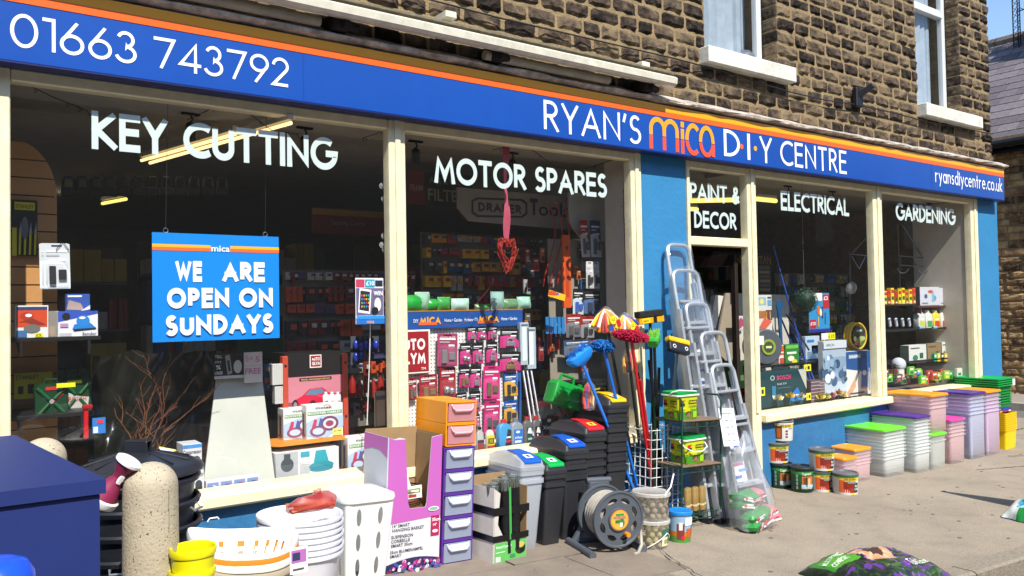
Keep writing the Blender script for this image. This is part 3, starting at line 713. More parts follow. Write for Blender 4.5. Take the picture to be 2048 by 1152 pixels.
# terrace on the far side of the road, behind the viewer
OT = thing('opposite_terrace', 'plain stone terrace standing across the street behind the camera', 'building', (0, 0, 0))
MB().box(-45, -20, -.6, 45, -13.2, 6.4).build('wall', mat('far_stone', '4a4036', .9, var=.4, vs=2, bump=.4), OT)
mb = MB(); mb.loft([[(x, -13, 6.35), (x, -16.5, 9.2), (x, -20.2, 6.35)] for x in (-45, 45)], sm=False); mb.build('roof', mat('far_slate', '3b3739', .8), OT)
for k in range(14):
    x = -42+k*6.2
    for z0 in (.9, 3.7):
        f = MB().box(x, -13.2, z0, x+1.3, -13.12, z0+1.6); f.box(x+.1, -13.12, z0+.1, x+1.2, -13.09, z0+1.5, mi=1).build('window', [mat('dark_timber_frame', '3a3128', .7), mat('dark_pane', '11161c', .3)], OT)
# ================================================================= goods on the pavement
PW = plastic('eceae6', .35); PWG = clearish('ivory_plastic', 'fbfaf5', 1.0, .3, .3); BLK = plastic('22242b', .38); BLK2 = plastic('2e2f33', .4)
WIRE = mat('white_wire', 'd9dad8', .4)
def price(parent, O, U, V, w=.05, h=.03, col='f4e400', txt=None):
    sh = [('r', 0, 0, w, h, col)]
    if txt: sh.append(('t', txt, w*.2, h*.25, h*.5, '111111'))
    return art(parent, O, U, V, sh, 'price_tag')
# --- blue steel cabinet, far left
p = D(212, 958, 2.15); CZ = p.z
q = EYE+ray(30, 870)*((CZ-EYE.z)/ray(30, 870).z)
cab = thing('steel_cabinet', 'big navy blue steel cabinet with flat overhanging lid at far left', 'cabinet', (p.x, p.y, 0), 0)
u = (Vector((q.x-p.x, q.y-p.y, 0))); dl = u.length; u.normalize(); v = Vector((-1, .02, 0))
NAVY = mat('navy_powder_coat', '182a66', .55, var=.08, vs=5, bump=.05, bs=220, spec=.5)
def prism(mb, base, z0, z1, mi=0):
    n = len(base); mb.add([(a, b, z0) for a, b in base]+[(a, b, z1) for a, b in base], [list(range(n))[::-1], list(range(n, 2*n))]+[(i, (i+1) % n, (i+1) % n+n, i+n) for i in range(n)], mi); return mb
def quadb(g): a = -u*g-v*g; b = u*(dl+g)-v*g; c = u*(dl+g)+v*(1.2+g); d = -u*g+v*(1.2+g); return [(k.x, k.y) for k in (a, b, c, d)]
prism(MB(), quadb(-.012), .0, CZ-.042).build('body', NAVY, cab)
prism(MB(), quadb(0), CZ-.038, CZ).build('lid', NAVY, cab)
prism(MB(), quadb(-.02), CZ-.042, CZ-.038).build('seam', mat('dusty_rust', '6a5342', .9, var=.5, vs=40), cab)
# --- bright blue drum, bottom left corner
p = D(-8, 1150, 1.62)
dr = thing('blue_drum', 'bright blue rounded plastic drum top cut by the bottom left corner', 'drum', (p.x, p.y, gz(p.x)))
hh = p.z-gz(p.x)+.035
MB().lathe([(.001, hh), (.03, hh-.002), (.055, hh-.012), (.068, hh-.035), (.072, hh-.08), (.072, 0)], n=40).build('body', plastic('1b4fd6', .28), dr)
MB().lathe([(.0735, hh-.2), (.0765, hh-.205), (.0765, hh-.225), (.0735, hh-.23)], n=40).build('band', plastic('1740b4', .3), dr)
# --- concrete bollards
def bollard(x, y, top, r, label):
    b = thing('concrete_bollard', label, 'bollard', (x, y, gz(x)), 0, 'bollards'); h = top-gz(x)
    m = mat('pebbled_concrete', 'b3a78f', .85, var=.15, vs=6, bump=.35, bs=90)
    if not m.get('x'):
        m['x'] = 1; n, l = m.node_tree.nodes, m.node_tree.links; bs = n['Principled BSDF']; src = bs.inputs['Base Color'].links[0].from_socket
        vo = n.new('ShaderNodeTexNoise'); vo.inputs['Scale'].default_value = 150; vo.inputs['Detail'].default_value = 2; tc = n.new('ShaderNodeTexCoord'); l.new(tc.outputs['Object'], vo.inputs['Vector'])
        r_ = n.new('ShaderNodeMapRange'); r_.inputs[1].default_value = .645; r_.inputs[2].default_value = .68; l.new(vo.outputs[0], r_.inputs[0])
        x_ = n.new('ShaderNodeMix'); x_.data_type = 'RGBA'; l.new(r_.outputs[0], x_.inputs[0]); l.new(src, x_.inputs[6]); x_.inputs[7].default_value = lin('3b332a'); l.new(x_.outputs[2], bs.inputs['Base Color'])
    pr = [(r*1.12, 0), (r*1.03, h*.5)]+[(r*math.cos(a), h-r*.95+r*.95*math.sin(a)) for a in [i*math.pi/22 for i in range(0, 11)]]+[(.001, h)]
    MB().lathe(pr, n=40).build('post', m, b)
    a = R(-62); MB().box(-.0012, -.0012, 0, .0012, .0012, h-r*1.0).build('mould_seam', mat('seam_shadow', '6d6250', .9), b, loc=(r*1.0*math.cos(a), r*1.0*math.sin(a), 0))
    return b
p = D(301, 924, 2.88); bollard(p.x, p.y, p.z, .092, 'pale speckled concrete bollard in front of the stacked black dustbins')
p = D(86, 876, 3.5); bollard(p.x, p.y, p.z, .092, 'pale speckled bollard mostly hidden behind the blue cabinet')
# --- magenta funnel hung on the bollard
p = D(231, 960, 2.82)
fn = thing('plastic_funnel', 'magenta plastic funnel with white rims hanging between bollard and blue cabinet', 'funnel', p); fn.rotation_euler = (R(26), R(26), R(20))
MAG = mat('magenta_rubber', '862048', .6, var=.1, vs=40, bump=.1)
MB().lathe([(.052, -.075), (.045, -.05), (.03, -.015), (.018, .01), (.018, .02), (.030, .045), (.042, .072)], n=32).build('cone', MAG, fn)
MB().lathe([(.001, -.096), (.044, -.10), (.055, -.094), (.0585, -.085), (.0585, -.07), (.05, -.066)], n=32).build('lower_cap', PW, fn)
MB().lathe([(.041, .068), (.047, .072), (.047, .082), (.04, .086), (.001, .08)], n=32).build('upper_rim', PW, fn)
MB().box(-.006, -.03, .0, .006, -.014, .03).build('clip', PW, fn)
# --- stack of black dustbins
p = D(277, 925, 3.45); bx, by = p.x, p.y; top = p.z; BG = 'nested black dustbins'
brad = .245; nb = 6; sp = .098
rims = [top-.055-i*sp for i in range(nb)]
bm = MB(); hb = .5
bm.lathe([(.001, -hb), (brad*.72, -hb), (brad*.90, -.085), (brad*.93, -.03), (brad*1.0, -.028), (brad*1.03, -.01), (brad*1.0, 0), (brad*.955, -.004), (brad*.87, -.08), (brad*.7, -hb+.01)], n=48)
proto = None
for i, z in enumerate(rims):
    lab = 'black dustbin, %s from the top of the nested stack beside the bollard' % ORD[i] if i else 'black dustbin with domed lid and yellow price tag, topmost behind the bollard'
    zz = max(z, gz(bx)+hb*.0)
    t = thing('dustbin', lab, 'dustbin', (bx+(i % 2)*.006, by, zz), i*.9, BG) if proto is None else dup(proto, (bx+(i % 3-1)*.005, by, zz), lab, (0, 0, i*.9))
    if proto is None:
        proto = t; bm.build('tub', BLK, t)
        for s in (-1, 1): MB().tube([(-.04, s*brad*1.0, -.03), (-.035, s*brad*1.07, -.045), (.035, s*brad*1.07, -.045), (.04, s*brad*1.0, -.03)], .006, 6).build('handle', mat('bright_wire', 'c8c8c8', .3, .8), t)
lid = None
pr = [(brad*1.06, 0), (brad*1.08, .012), (brad*1.04, .03), (brad*.9, .044), (brad*.45, .078), (.06, .088), (.001, .089)]
lid = MB().lathe(pr, n=48).build('lid', BLK, proto); lid.location = (0, 0, .012); lid.rotation_euler = (0, 0, .5)
ribs = MB()
for k in range(12):
    a = k*math.pi/6; ribs.cyl((brad*.85*math.cos(a), brad*.85*math.sin(a), .052), (.07*math.cos(a), .07*math.sin(a), .088), .004, n=6)
ribs.build('rib', BLK, lid, kind='stuff')
h_ = MB().box(-.022, -.055, .08, -.012, .055, .135, bv=.004).box(.012, -.055, .08, .022, .055, .135, bv=.004).box(-.022, -.055, .13, .022, .055, .14, bv=.004).build('lid_handle', BLK, lid); h_.rotation_euler = (0, 0, R(15))
o = art(lid, (0, 0, 0), X_, Y_, [('r', 0, 0, .075, .05, 'e8dc10')], 'price_tag'); o.location = Vector((.13, .02, .072)); o.rotation_euler = (R(12), R(18), R(-30))
o = art(lid, (0, 0, 0), X_, Y_, [('r', 0, 0, .06, .05, 'dfe3f2'), ('r', 0, 0, .06, .012, '5060b0')], 'swing_ticket'); o.location = (.09, -.03, .079); o.rotation_euler = (R(8), R(14), R(-30))
# --- yellow tubs behind
p = D(386, 1092, 2.85)
YG = 'yellow tubs'
ybm = MB().lathe([(.001, -.20), (.062, -.20), (.073, -.03), (.077, -.028), (.081, -.012), (.077, 0), (.071, -.004), (.068, -.03), (.058, -.19), (.001, -.19)], n=36)
yt = thing('yellow_tub', 'bright yellow plastic tub, upper of two beside the black dustbins', 'tub', (p.x, p.y, p.z), 0, YG); ybm.build('tub', plastic('e2d90e', .35), yt)
dup(yt, (p.x-.004, p.y, p.z-.075), 'bright yellow plastic tub, lower of two beside the black dustbins')
st_ = thing('yellow_tub_stand', 'upturned yellow bucket carrying the two yellow tubs', 'bucket', (p.x, p.y, gz(p.x)))
MB().lathe([(.075, 0), (.06, p.z-.28-gz(p.x)), (.001, p.z-.278-gz(p.x))], n=30).build('bucket', plastic('cfc410', .4), st_)
# --- laundry baskets
LG = 'laundry baskets'
p = D(487, 1072, 3.25)
def basket_ring(a, b, z, n=44, dz=0):
    return [(a*math.copysign(abs(math.cos(t))**.75, math.cos(t)), b*math.copysign(abs(math.sin(t))**.75, math.sin(t)), z+dz*math.cos(2*t)) for t in [2*math.pi*i/n for i in range(n)]]
def basket(name, col, label, z, holes=True, hh=.24):
    t = thing('laundry_basket', label, 'laundry basket', (p.x, p.y, z), R(-8), LG, tilt(1)); t.rotation_euler = (R(3), R(7), R(-8))
    m = plastic(col, .32); mb = MB(); n = 44
    A_, B_ = .205, .165
    rg = [basket_ring(A_*s, B_*s, zz, n, d) for s, zz, d in ((.80, -.19, 0), (.84, -.15, .0), (.93, -.055, .012), (.955, -.02, .016))]
    mb.loft([basket_ring(A_*.78, B_*.78, -hh, n), basket_ring(A_*.8, B_*.8, -.19, n)], 0, True, False)
    for i in range(n):                                    # lattice: alternate openings
        k = (i+1) % n
        if holes and i % 2 == 0 and not (i % 11 in (0,)):
            a, b, c, d = rg[1][i], rg[1][k], rg[2][k], rg[2][i]
            for lo, hi in (((0), (1)),):
                mb.add([rg[0][i], rg[0][k], rg[1][k], rg[1][i]], [(0, 1, 2, 3)], 0, True)
                e = [Vector(a).lerp(Vector(d), .0), Vector(b).lerp(Vector(c), .0)]
                A1, B1, C1, D1 = map(Vector, (a, b, c, d))
                q = [A1.lerp(B1, .18), A1.lerp(B1, .82), D1.lerp(C1, .82), D1.lerp(C1, .18)]
                mb.add([A1, q[0], q[3], D1, q[1], B1, C1, q[2]], [(0, 1, 2, 3), (4, 5, 6, 7)], 0, True)
                mb.add([rg[2][i], rg[2][k], rg[3][k], rg[3][i]], [(0, 1, 2, 3)], 0, True)
        else:
            for j in range(3): mb.add([rg[j][i], rg[j][k], rg[j+1][k], rg[j+1][i]], [(0, 1, 2, 3)], 0, True)
    mb.loft([rg[3], basket_ring(A_, B_, -.012, n, .018), basket_ring(A_*1.04, B_*1.04, 0, n, .02), basket_ring(A_*1.055, B_*1.055, -.012, n, .02), basket_ring(A_*1.045, B_*1.045, -.03, n, .02)], 0, False, False)
    mb.build('basket', m, t); return t
for i, (c, l_) in enumerate((('f0eeec', 'white laundry basket on top of the oval basket stack'), ('e08a2c', 'orange laundry basket under the top white one'), ('efe9df', 'off-white laundry basket below the orange one'), ('b9ab92', 'beige lattice laundry basket near the bottom of the stack'))):
    basket('b', c, l_, p.z-.0-i*.022-(.012 if i > 2 else 0))
pst = thing('basket_crate', 'pale crate with printed card under the laundry baskets', 'crate', (p.x, p.y, gz(p.x)))
MB().rr([(.15, .12, 0), (.16, .13, p.z-.33-gz(p.x))], c1=True).build('crate', plastic('cfc6b4', .5), pst)
tg = art(None, (0, 0, 0), X_, Z_, [('r', 0, 0, .07, .1, 'f3f0ea'), ('r', .005, .04, .06, .05, 'b06ab0'), ('r', .01, .05, .03, .03, '2e3a5a'), ('r', .01, .012, .045, .008, '555555')], 'ticket')
o = thing('basket_ticket', 'white and purple swing card hanging under the baskets', 'card', D(580, 1150, 3.06)); tg.parent = o
MB().box(0, 0.0005, 0, .07, .002, .1).build('card', PW, o)
# clothes-peg clip on the rim, left
o = thing('rim_handle', 'small white clip on the left rim of the top laundry basket', 'clip', D(425, 1042, 3.33)); MB().tube([(-.02, 0, 0), (-.012, 0, .012), (.02, 0, .012), (.026, 0, .004)], .003, 6).build('clip', PW, o)
# --- round white bowls, nested
p = D(600, 1018, 3.62); WG = 'nested white buckets'; rb = .19; bp = None
for i in range(7):
    lab = 'white plastic bucket, %s rim from the top of the nested stack' % ORD[i]; z = p.z-.02-i*.026
    if bp is None:
        bp = thing('white_bucket', lab, 'bucket', (p.x, p.y, z), 0, WG, tilt(1)); mb = MB()
        mb.lathe([(.001, -.33), (rb*.66, -.33), (rb*.9, -.05), (rb*.96, -.018), (rb*1.0, -.017), (rb*1.012, -.006), (rb*1.0, .002), (rb*.95, -.004), (rb*.86, -.06), (rb*.62, -.32), (.001, -.32)], n=48); mb.build('bucket', plastic('e7e8ee', .3), bp)
    else: t = dup(bp, (p.x+(i % 2)*.003, p.y, z), lab)
s_ = thing('bucket_plinth', 'upturned white tub below the nested white buckets', 'tub', (p.x, p.y, gz(p.x)))
MB().lathe([(rb*.7, 0), (rb*.62, max(.05, p.z-.52-gz(p.x))), (.001, max(.05, p.z-.52-gz(p.x)))], n=40).build('tub', plastic('e7e8ee', .3), s_)
# red net bag on the bowls
q = D(628, 1012, 3.58); nb_ = thing('red_mesh_bag', 'knotted red net bag of wooden kindling sticks on the white buckets', 'bag', q)
mb = MB()
for k in range(8):
    a = rng.uniform(-.5, .5)+(0 if k % 2 else 2.6); c = Vector((rng.uniform(-.03, .03), rng.uniform(-.04, .04), -.005+.012*(k//3))); d = Vector((math.cos(a)*.068, math.sin(a)*.05, rng.uniform(-.012, .02)))+Vector((0, -.012, 0))
    mb.cyl(c-d, c+d, rng.uniform(.009, .013), n=7)
mb.build('sticks', mat('pale_wood', 'b8683c', .7, var=.3), nb_, kind='stuff')
mb = MB(); mb.lathe([(.001, -.022), (.07, -.022), (.088, .0), (.082, .03), (.06, .062), (.025, .085), (.012, .095), (.022, .115)], n=22)
mb.v = [(x*1.08+.006*math.sin(7*z*20+x*60), y*.9, max(-.02, z*(.75+.5*abs(x)/.09)+.006*math.sin(40*x))) for x, y, z in mb.v]
mb.build('net', clearish('red_film', 'd0281f', .48, .5, .35), nb_, wob=.030)
nb_.scale = (1.25, 1.1, .8)
MB().tube([(-.02, 0, .09), (-.05, -.01, .105), (-.075, -.02, .1), (-.06, -.03, .085)], .003, 5).build('tie', mat('pink_string', 'e7c9cc', .7), nb_)
# --- linen hamper with oval holes
fx = W(781, 985, -.5).x
hx, hy, hz = fx-.14, -.36, 0
ham = standing('laundry_hamper', 'tall white lidded hamper with oval finger holes beside the pink carton', 'hamper', hx, hy, 0)
Hh = W(781, 985, -.5).z-gz(hx)
def hole_wall(mb, w, z0, z1, cols, rows, rw, rh, f):
    """a flat wall with oval openings"""
    cw = w/cols; ch = (z1-z0)/rows
    for i in range(cols):
        for j in range(rows):
            cx, cz = -w/2+cw*(i+.5), z0+ch*(j+.5); n = 16; vs = []
            for k in range(n):
                a = 2*math.pi*k/n; ca, sa = math.cos(a), math.sin(a); s = max(abs(ca), abs(sa))
                vs.append(f(cx+cw/2*ca/s, cz+ch/2*sa/s)); vs.append(f(cx+rw*ca, cz+rh*sa))
            mb.add(vs, [(2*k, 2*((k+1) % n), 2*((k+1) % n)+1, 2*k+1) for k in range(n)])
            
hw, hd_ = .138, .15
mb = MB(); tp = lambda z: .80+.20*z/(Hh-.03)
hole_wall(mb, 2*hw*.9, .04, Hh-.04, 2, 3, .014, .045, lambda u, z: (u*tp(z), -hd_*tp(z), z))
hole_wall(mb, 2*hd_*.9, .04, Hh-.04, 2, 3, .014, .045, lambda u, z: (-hw*tp(z), u*tp(z), z))
hole_wall(mb, 2*hd_*.9, .04, Hh-.04, 2, 3, .014, .045, lambda u, z: (hw*tp(z), u*tp(z), z))
z_ = [.04, Hh-.04]
for sx in (-1, 1):
    for sy in (-1, 1):
        rg = [[(sx*hw*tp(z)*(.9+.1*math.sin(a)), sy*hd_*tp(z)*(.9+.1*math.cos(a)), z) for a in (0, .4, .8, 1.2, math.pi/2)] for z in z_]; mb.loft(rg, 0, False, False, True, False)
mb.add([(-hw*tp(z)*.9 if k in (0, 3) else hw*tp(z)*.9, hd_*tp(z), z) for k, z in enumerate((z_[0], z_[0], z_[1], z_[1]))], [(0, 1, 2, 3)])
mb.rr([(hw*tp(0), hd_*tp(0), 0), (hw*tp(.04), hd_*tp(.04), .041)], c1=False)
mb.rr([(hw*tp(Hh-.04), hd_*tp(Hh-.04), Hh-.041), (hw*1.0, hd_*1.0, Hh-.02)], c0=False, c1=False); mb.build('body', PWG, ham)
mb = MB().rr([(hw*1.02, hd_*1.02, Hh-.03, .05), (hw*1.1, hd_*1.08, Hh-.028, .055), (hw*1.12, hd_*1.10, Hh-.012, .055), (hw*1.08, hd_*1.05, Hh+.004, .05), (hw*.9, hd_*.88, Hh+.012, .04), (hw*.5, hd_*.5, Hh+.016, .03)])
mb.build('lid', PWG, ham)
MB().rr([(.045, .02, Hh+.012, .015), (.04, .016, Hh+.022, .012), (.03, .01, Hh+.022, .01)], c=(0, hd_*.55, 0)).build('lid_grip', PWG, ham)
# --- pink display carton with hanging baskets
bx0, by0 = 1.955, -.357; cw, ch, cdp = .335, .735, .30
car = standing('display_carton', 'tall pink and white cardboard display carton with cut-out front, torn at top', 'carton', bx0, by0)
CARD = mat('brown_card', '9c7f5a', .85, var=.12); CGREY = mat('grey_white_card', 'bfc3cc', .7, var=.05)
zb = .46*ch
fr = [(0, 0), (cw, 0), (cw, ch), (cw*.80, ch-.01), (cw*.73, zb+.02), (cw*.71, zb), (cw*.42, zb), (cw*.385, zb+.03), (cw*.30, ch-.012), (cw*.2, ch-.004), (cw*.1, ch-.012), (0, ch)]
MB().poly(fr, (0, .004)).build('front_panel', mat('white_card', 'cfcfd4', .65, var=.04), car)
PK = 'b85fae'
art(car, (0, 0, 0), X_, Z_, [('p', [(0, zb-.075), (cw, zb-.055), (cw, ch), (cw*.80, ch-.012), (cw*.73, zb+.02), (cw*.71, zb), (cw*.42, zb), (cw*.385, zb+.03), (cw*.30, ch-.014), (cw*.1, ch-.014), (0, ch)], PK),
    ('t', '14" SMART', .035, .245, .017, '404048'), ('t', 'HANGING BASKET', .035, .222, .017, '404048'), ('t', 'SUSPENSION', .03, .187, .017, '404048'), ('t', 'CORBEILLE', .03, .164, .017, '404048'), ('t', 'SMART 35cm', .03, .141, .017, '404048'),
    ('t', '35cm BLUMENAMPEL', .025, .108, .016, '404048'), ('t', 'SMART', .025, .086, .016, '404048'), ('r', cw*.82, .175, cw*.16, .11, 'a81e50'), ('t', '35cm', cw*.84, .255, .018, 'ffffff'), ('t', '14"', cw*.86, .228, .015, 'ffffff'), ('e', cw*.9, .2, .018, .009, 'f6dfe8'),
    ('e', cw*.86, .325, .035, .013, 'e8e8e8'), ('e', cw*.86, .325, .028, .009, '8aa890')], 'front_print')
def flowers(parent, O, U, V, w, h, n, cols, top=lambda u: 1, name='flower_print', r=(.006, .013)):
    sh = [('p', [(0, 0), (w, 0)]+[(w*(1-i/8), h*top(1-i/8)) for i in range(9)], cols[0])]
    rr = random.Random(n); k = 0
    while k < n:
        x, y = rr.uniform(.01, w-.01), rr.uniform(.006, h); 
        if y < h*top(x/w)-.008:
            s = rr.uniform(*r); sh.append(('e', x, y, s, s*.9, rr.choice(cols[1:])))
            if k % 2 == 0: sh.append(('e', x, y, s*.35, s*.3, rr.choice(cols)))
        k += 1
    return art(parent, O, U, V, sh, name)
flowers(car, (0, 0, 0), X_, Z_, cw, .075, 110, ['2b2c55', 'c64f96', '6a4f9e', 'e59ac4', '3d5aa0', 'a82a6a', 'dfe0ee', '40305a'], lambda t: .6+.35*math.sin(t*3))
MB().box(-.004, .004, 0, 0, cdp, ch).build('left_panel', CGREY, car); MB().box(cw, .004, 0, cw+.004, cdp, ch).build('right_panel', CARD, car)
MB().box(0, cdp, 0, cw, cdp+.004, ch+.015).box(0, .005, 0, cw, cdp, .004).build('back_panel', CARD, car)
art(car, (-.004, cdp, 0), -Y_, Z_, [('p', [(0, ch-.10), (.1, ch-.075), (.2, ch-.075), (cdp-.004, ch-.11), (cdp-.004, ch), (0, ch)], PK), ('p', [(0, 0), (cdp-.004, 0), (cdp-.004, .06), (0, .09)], '35325e')], 'side_print')
MB().box(.003, .008, .01, .006, cdp-.01, ch-.01).box(cw-.006, .008, .01, cw-.003, cdp-.01, ch-.01).build('inner_lining', CARD, car)
WICK = mat('wicker', '6a4428', .8, var=.4, vs=60, bump=.9, bs=90)
bp = None
for k in range(3):
    lab = 'brown wicker hanging basket, %s from the top inside the pink carton' % ORD[k]; loc = (bx0+cw/2+.01, by0+.155, gz(bx0)+.36-k*.05)
    if bp: dup(bp, loc, lab); continue
    bp = thing('hanging_basket', lab, 'basket', loc, 0, 'wicker hanging baskets'); mb = MB()
    for j in range(9): mb.lathe([(.118+.013*math.sin(j*.17)-.008*abs(j-8)*.4, -.045+j*.012), (.124-.003*abs(j-8), -.039+j*.012), (.118-.003*abs(j-8), -.033+j*.012)], n=36)
    mb.lathe([(.001, -.05), (.1, -.048)], n=24); mb.build('bowl', WICK, bp)
t = thing('basket_label', 'folded white and green card label standing in the top hanging basket', 'label', (bx0+.15, by0+.03, gz(bx0)+.375)); MB().box(0, 0, 0, .10, .003, .07).build('card', PW, t)
art(t, (0, 0, 0), X_, Z_, [('r', .01, .03, .08, .025, '7d9a6a'), ('r', .015, .008, .05, .015, 'a13c3c'), ('r', .03, .035, .05, .012, 'e7d9c0')])
t = thing('white_card', 'plain white triangular card standing inside the pink carton', 'card', (bx0+.1, by0+.05, gz(bx0)+.40)); MB().poly([(0, 0), (.10, .02), (.015, .28), (0, .3)], (0, .003)).build('card', PW, t)
# --- drawer towers
def drawers(x, y, z, n, frame, front, lab, cat='drawer unit', nm='drawer_tower', w=.205, dp=.36, uh=.132, grp=None, side=None):
    t = thing(nm, lab, cat, (x, y, z), 0, grp, tilt(x)); fm = plastic(frame, .35); fc = clearish('drawer_front', front, .62, .25, .5)
    for k in range(n):
        b = k*uh; mb = MB(); e = .008
        mb.box(0, 0, b, e, dp, b+uh-.001, bv=.002).box(w-e, 0, b, w, dp, b+uh-.001, bv=.002).box(e, 0, b, w-e, dp, b+e).box(e, 0, b+uh-.009, w-e, dp, b+uh-.001).box(e, dp-.004, b+e, w-e, dp, b+uh-.009)
        mb.build('shell', fm, t)
        mb = MB(); g = .004; x0, x1, z0, z1 = e+g, w-e-g, b+e+g, b+uh-.009-g
        mb.box(x0, -.006, z0, x1, .0, z1, bv=.002); mb.box(x0, 0, z0, x0+.002, dp-.03, z1-.015).box(x1-.002, 0, z0, x1, dp-.03, z1-.015).box(x0, 0, z0, x1, dp-.03, z0+.002)
        dw = mb.build('drawer', fc, t)
        xm = (x0+x1)/2; ww = (x1-x0)*.36; zt = z1-.012
        mb = MB().tube([(xm-ww-.006, -.006, zt+.008), (xm-ww, -.018, zt-.012), (xm-ww+.014, -.022, zt-.026), (xm+ww-.014, -.022, zt-.026), (xm+ww, -.018, zt-.012), (xm+ww+.006, -.006, zt+.008)], .0055, 7)
        mb.box(xm-ww+.004, -.015, zt-.024, xm+ww-.004, -.007, zt+.006, bv=.002); mb.build('handle', clearish('drawer_handle', 'eef1f8' if front[0] == 'c' else 'fbd3d6', .85, .2, .4), dw)
    return t
dx, dy = 2.30, -.37
drawers(dx, dy, gz(dx), 5, '5a2f93', 'c6d0e6', 'tower of five clear drawers in purple frames under the orange ones')
t2 = drawers(dx+.012+.66*tilt(dx), dy+.01, gz(dx)+.662, 2, 'f59a14', 'f6b9be', 'two pink-fronted drawers in orange frames on top of the purple tower', uh=.128)
art(t2, (.09, .1, .2558), X_, Y_, [('r', 0, 0, .05, .02, 'e8c890'), ('r', .003, .004, .04, .01, '8a5a20')], 'sticker')
# --- carton of weed membrane rolls
x, y = 2.565, -.50
mbx = standing('membrane_carton', 'battered white and green carton strapped with black tape holding rolls', 'carton', x, y, R(6))
w_, d_, h_ = .25, .2, .44
WC = mat('dirty_white_card', 'c9c3bb', .75, var=.12)
MB().box(-.004, 0, 0, 0, d_, h_*.97).build('left_panel', WC, mbx); MB().box(0, d_, 0, w_, d_+.004, h_*1.08).build('back_panel', CARD, mbx); MB().box(w_, 0, 0, w_+.004, d_, h_*.95).build('right_panel', CARD, mbx)
MB().poly([(0, 0), (w_, 0), (w_, .13), (w_*.36, .125), (w_*.24, .16), (w_*.10, h_*.5), (w_*.16, h_*.9), (.0, h_*.96)], (-.004, 0)).build('front_panel', WC, mbx)
art(mbx, (0, -.004, 0), X_, Z_, [('r', .004, 0, w_-.006, .115, '5fb45a'), ('t', 'Weed Control', .012, .085, .014, 'f0fff0'), ('r', .012, .06, .07, .004, 'e0ffe0'), ('r', .012, .01, .035, .028, 'e9e3d6'), ('e', .2, .065, .04, .033, '223018'), ('e', .2, .085, .03, .018, 'c9b35a'), ('r', .12, .02, .04, .02, '3a8a4a'), ('e', .215, .05, .02, .012, '101810')], 'front_print')
tape = mat('black_tape', '101012', .3, var=.1, bump=.3)
for z0, z1 in ((h_*.62, h_*.72), (h_*.28, h_*.36)):
    MB().poly([(-.008, -.008), (w_+.01, -.012), (w_+.01, d_+.008), (-.008, d_+.008), (-.008, -.004), (-.004, -.004), (-.004, d_+.004), (w_+.006, d_+.004), (w_+.006, -.008), (-.006, -.004)], (z0, z1), 'z').build('tape_band', tape, mbx, wob=.003)
rp = None
for k, (a, b, c) in enumerate(((.045, .06, -.01), (.115, .04, .02), (.18, .045, .03), (.225, .11, .01), (.05, .14, -.02), (.12, .13, 0), (.19, .16, .01))):
    lab = ('black roll of weed membrane, %s in the taped carton' % ('front left', 'front middle', 'front right', 'far right', 'back left', 'back middle', 'back right')[k])
    loc = (x+a, y+b, gz(x)+.0); 
    if rp is None:
        rp = thing('membrane_roll', lab, 'roll', loc, 0, 'rolls of membrane in the carton'); mb = MB(); mb.lathe([(.001, .02), (.036, .02), (.037, .43), (.028, .44), (.001, .437)], n=16); mb.build('roll', mat('black_film', '121315', .35, var=.3, vs=30, bump=.6, bs=40), rp)
        art(rp, (-.032, -.02, .1), Vector((.6, -.8, 0)), Z_, [('r', 0, 0, .018, .3, '3fa04a')], 'label'); MB().lathe([(.0375, .38), (.038, .43), (.016, .452), (.001, .45)], n=12).build('film_cap', clearish('film', 'c8d8c8', .25, .1, .5), rp)
    else: dup(rp, loc, lab, (0, 0, k*1.1)).location.z += c
# --- slim recycling bins
def slim_bin(m, nm, w=.098, d=.2, h=.40):
    mb = MB(); mb.rr([(w*.74, d*.78, 0, .02), (w*.76, d*.8, .01, .02), (w*.90, d*.945, h-.045, .02), (w*.90, d*.95, h-.03, .02), (w*1.0, d*1.0, h-.028, .02), (w*1.0, d*1.0, h, .02), (w*.95, d*.96, h-.002, .018), (w*.72, d*.76, .012, .015)], c1=True); return mb
def bin_lid(t, m, z, col, w=.098, d=.2, tagc=None):
    mb = MB(); mb.rr([(w*1.02, d*1.015, z, .02), (w*1.03, d*1.02, z+.02, .02), (w*.99, d*.98, z+.024, .02), (w*.92, d*.93, z+.055, .02), (w*.86, d*.5, z+.085, .02)], c1=True)
    mb.build('lid', m, t)
    fm = plastic(col, .35); mb = MB()
    pr = [(-d*.98, z+.050), (-d*.93, z+.062), (-d*.5, z+.088), (-d*.2, z+.098), (d*.08, z+.101)]
    rings = [[(-w*.5, a, b), (w*.5, a, b), (w*.5, a, b-.008), (-w*.5, a, b-.008)] for a, b in pr]; rings[0] = [(a*1.35, b, c) for a, b, c in rings[0]]; rings[1] = [(a*1.5, b, c) for a, b, c in rings[1]]; rings[2] = [(a*1.3, b, c) for a, b, c in rings[2]]
    mb.loft(rings, 0, True, True, False); fl_ = mb.build('flap', fm, t)
    art(fl_, (-w*.32, -d*.82, z+.0705), X_, Vector((0, 1, .3)), [('r', 0, 0, w*.64, .05, tagc or 'eeeeee'), ('e', w*.32, .026, .013, .016, '2a4a8a' if not tagc else '5a4a10')], 'emblem')
def binstack(xc, yf, n, mat_, lidc, hmin, words, grp, w=.098, tagc=None, sp=.068, h=.40):
    d = .2; pr = None; y = yf+d
    for i in range(n):
        lab = '%s, %s up in the %s stack' % (words[0], ORD[i], words[1]); z = gz(xc)+i*sp
        if i == n-1: lab = words[2]
        loc = (xc+i*sp*tilt(xc), y, z)
        if pr is None:
            pr = t = thing('recycling_bin', lab, 'bin', loc, 0, grp, tilt(xc)); slim_bin(mat_, 'bin', w, d, h).build('body', mat_, pr)
        else: t = dup(pr, loc, lab)
    bin_lid(t, mat_, h+.001, lidc, w, d, tagc)
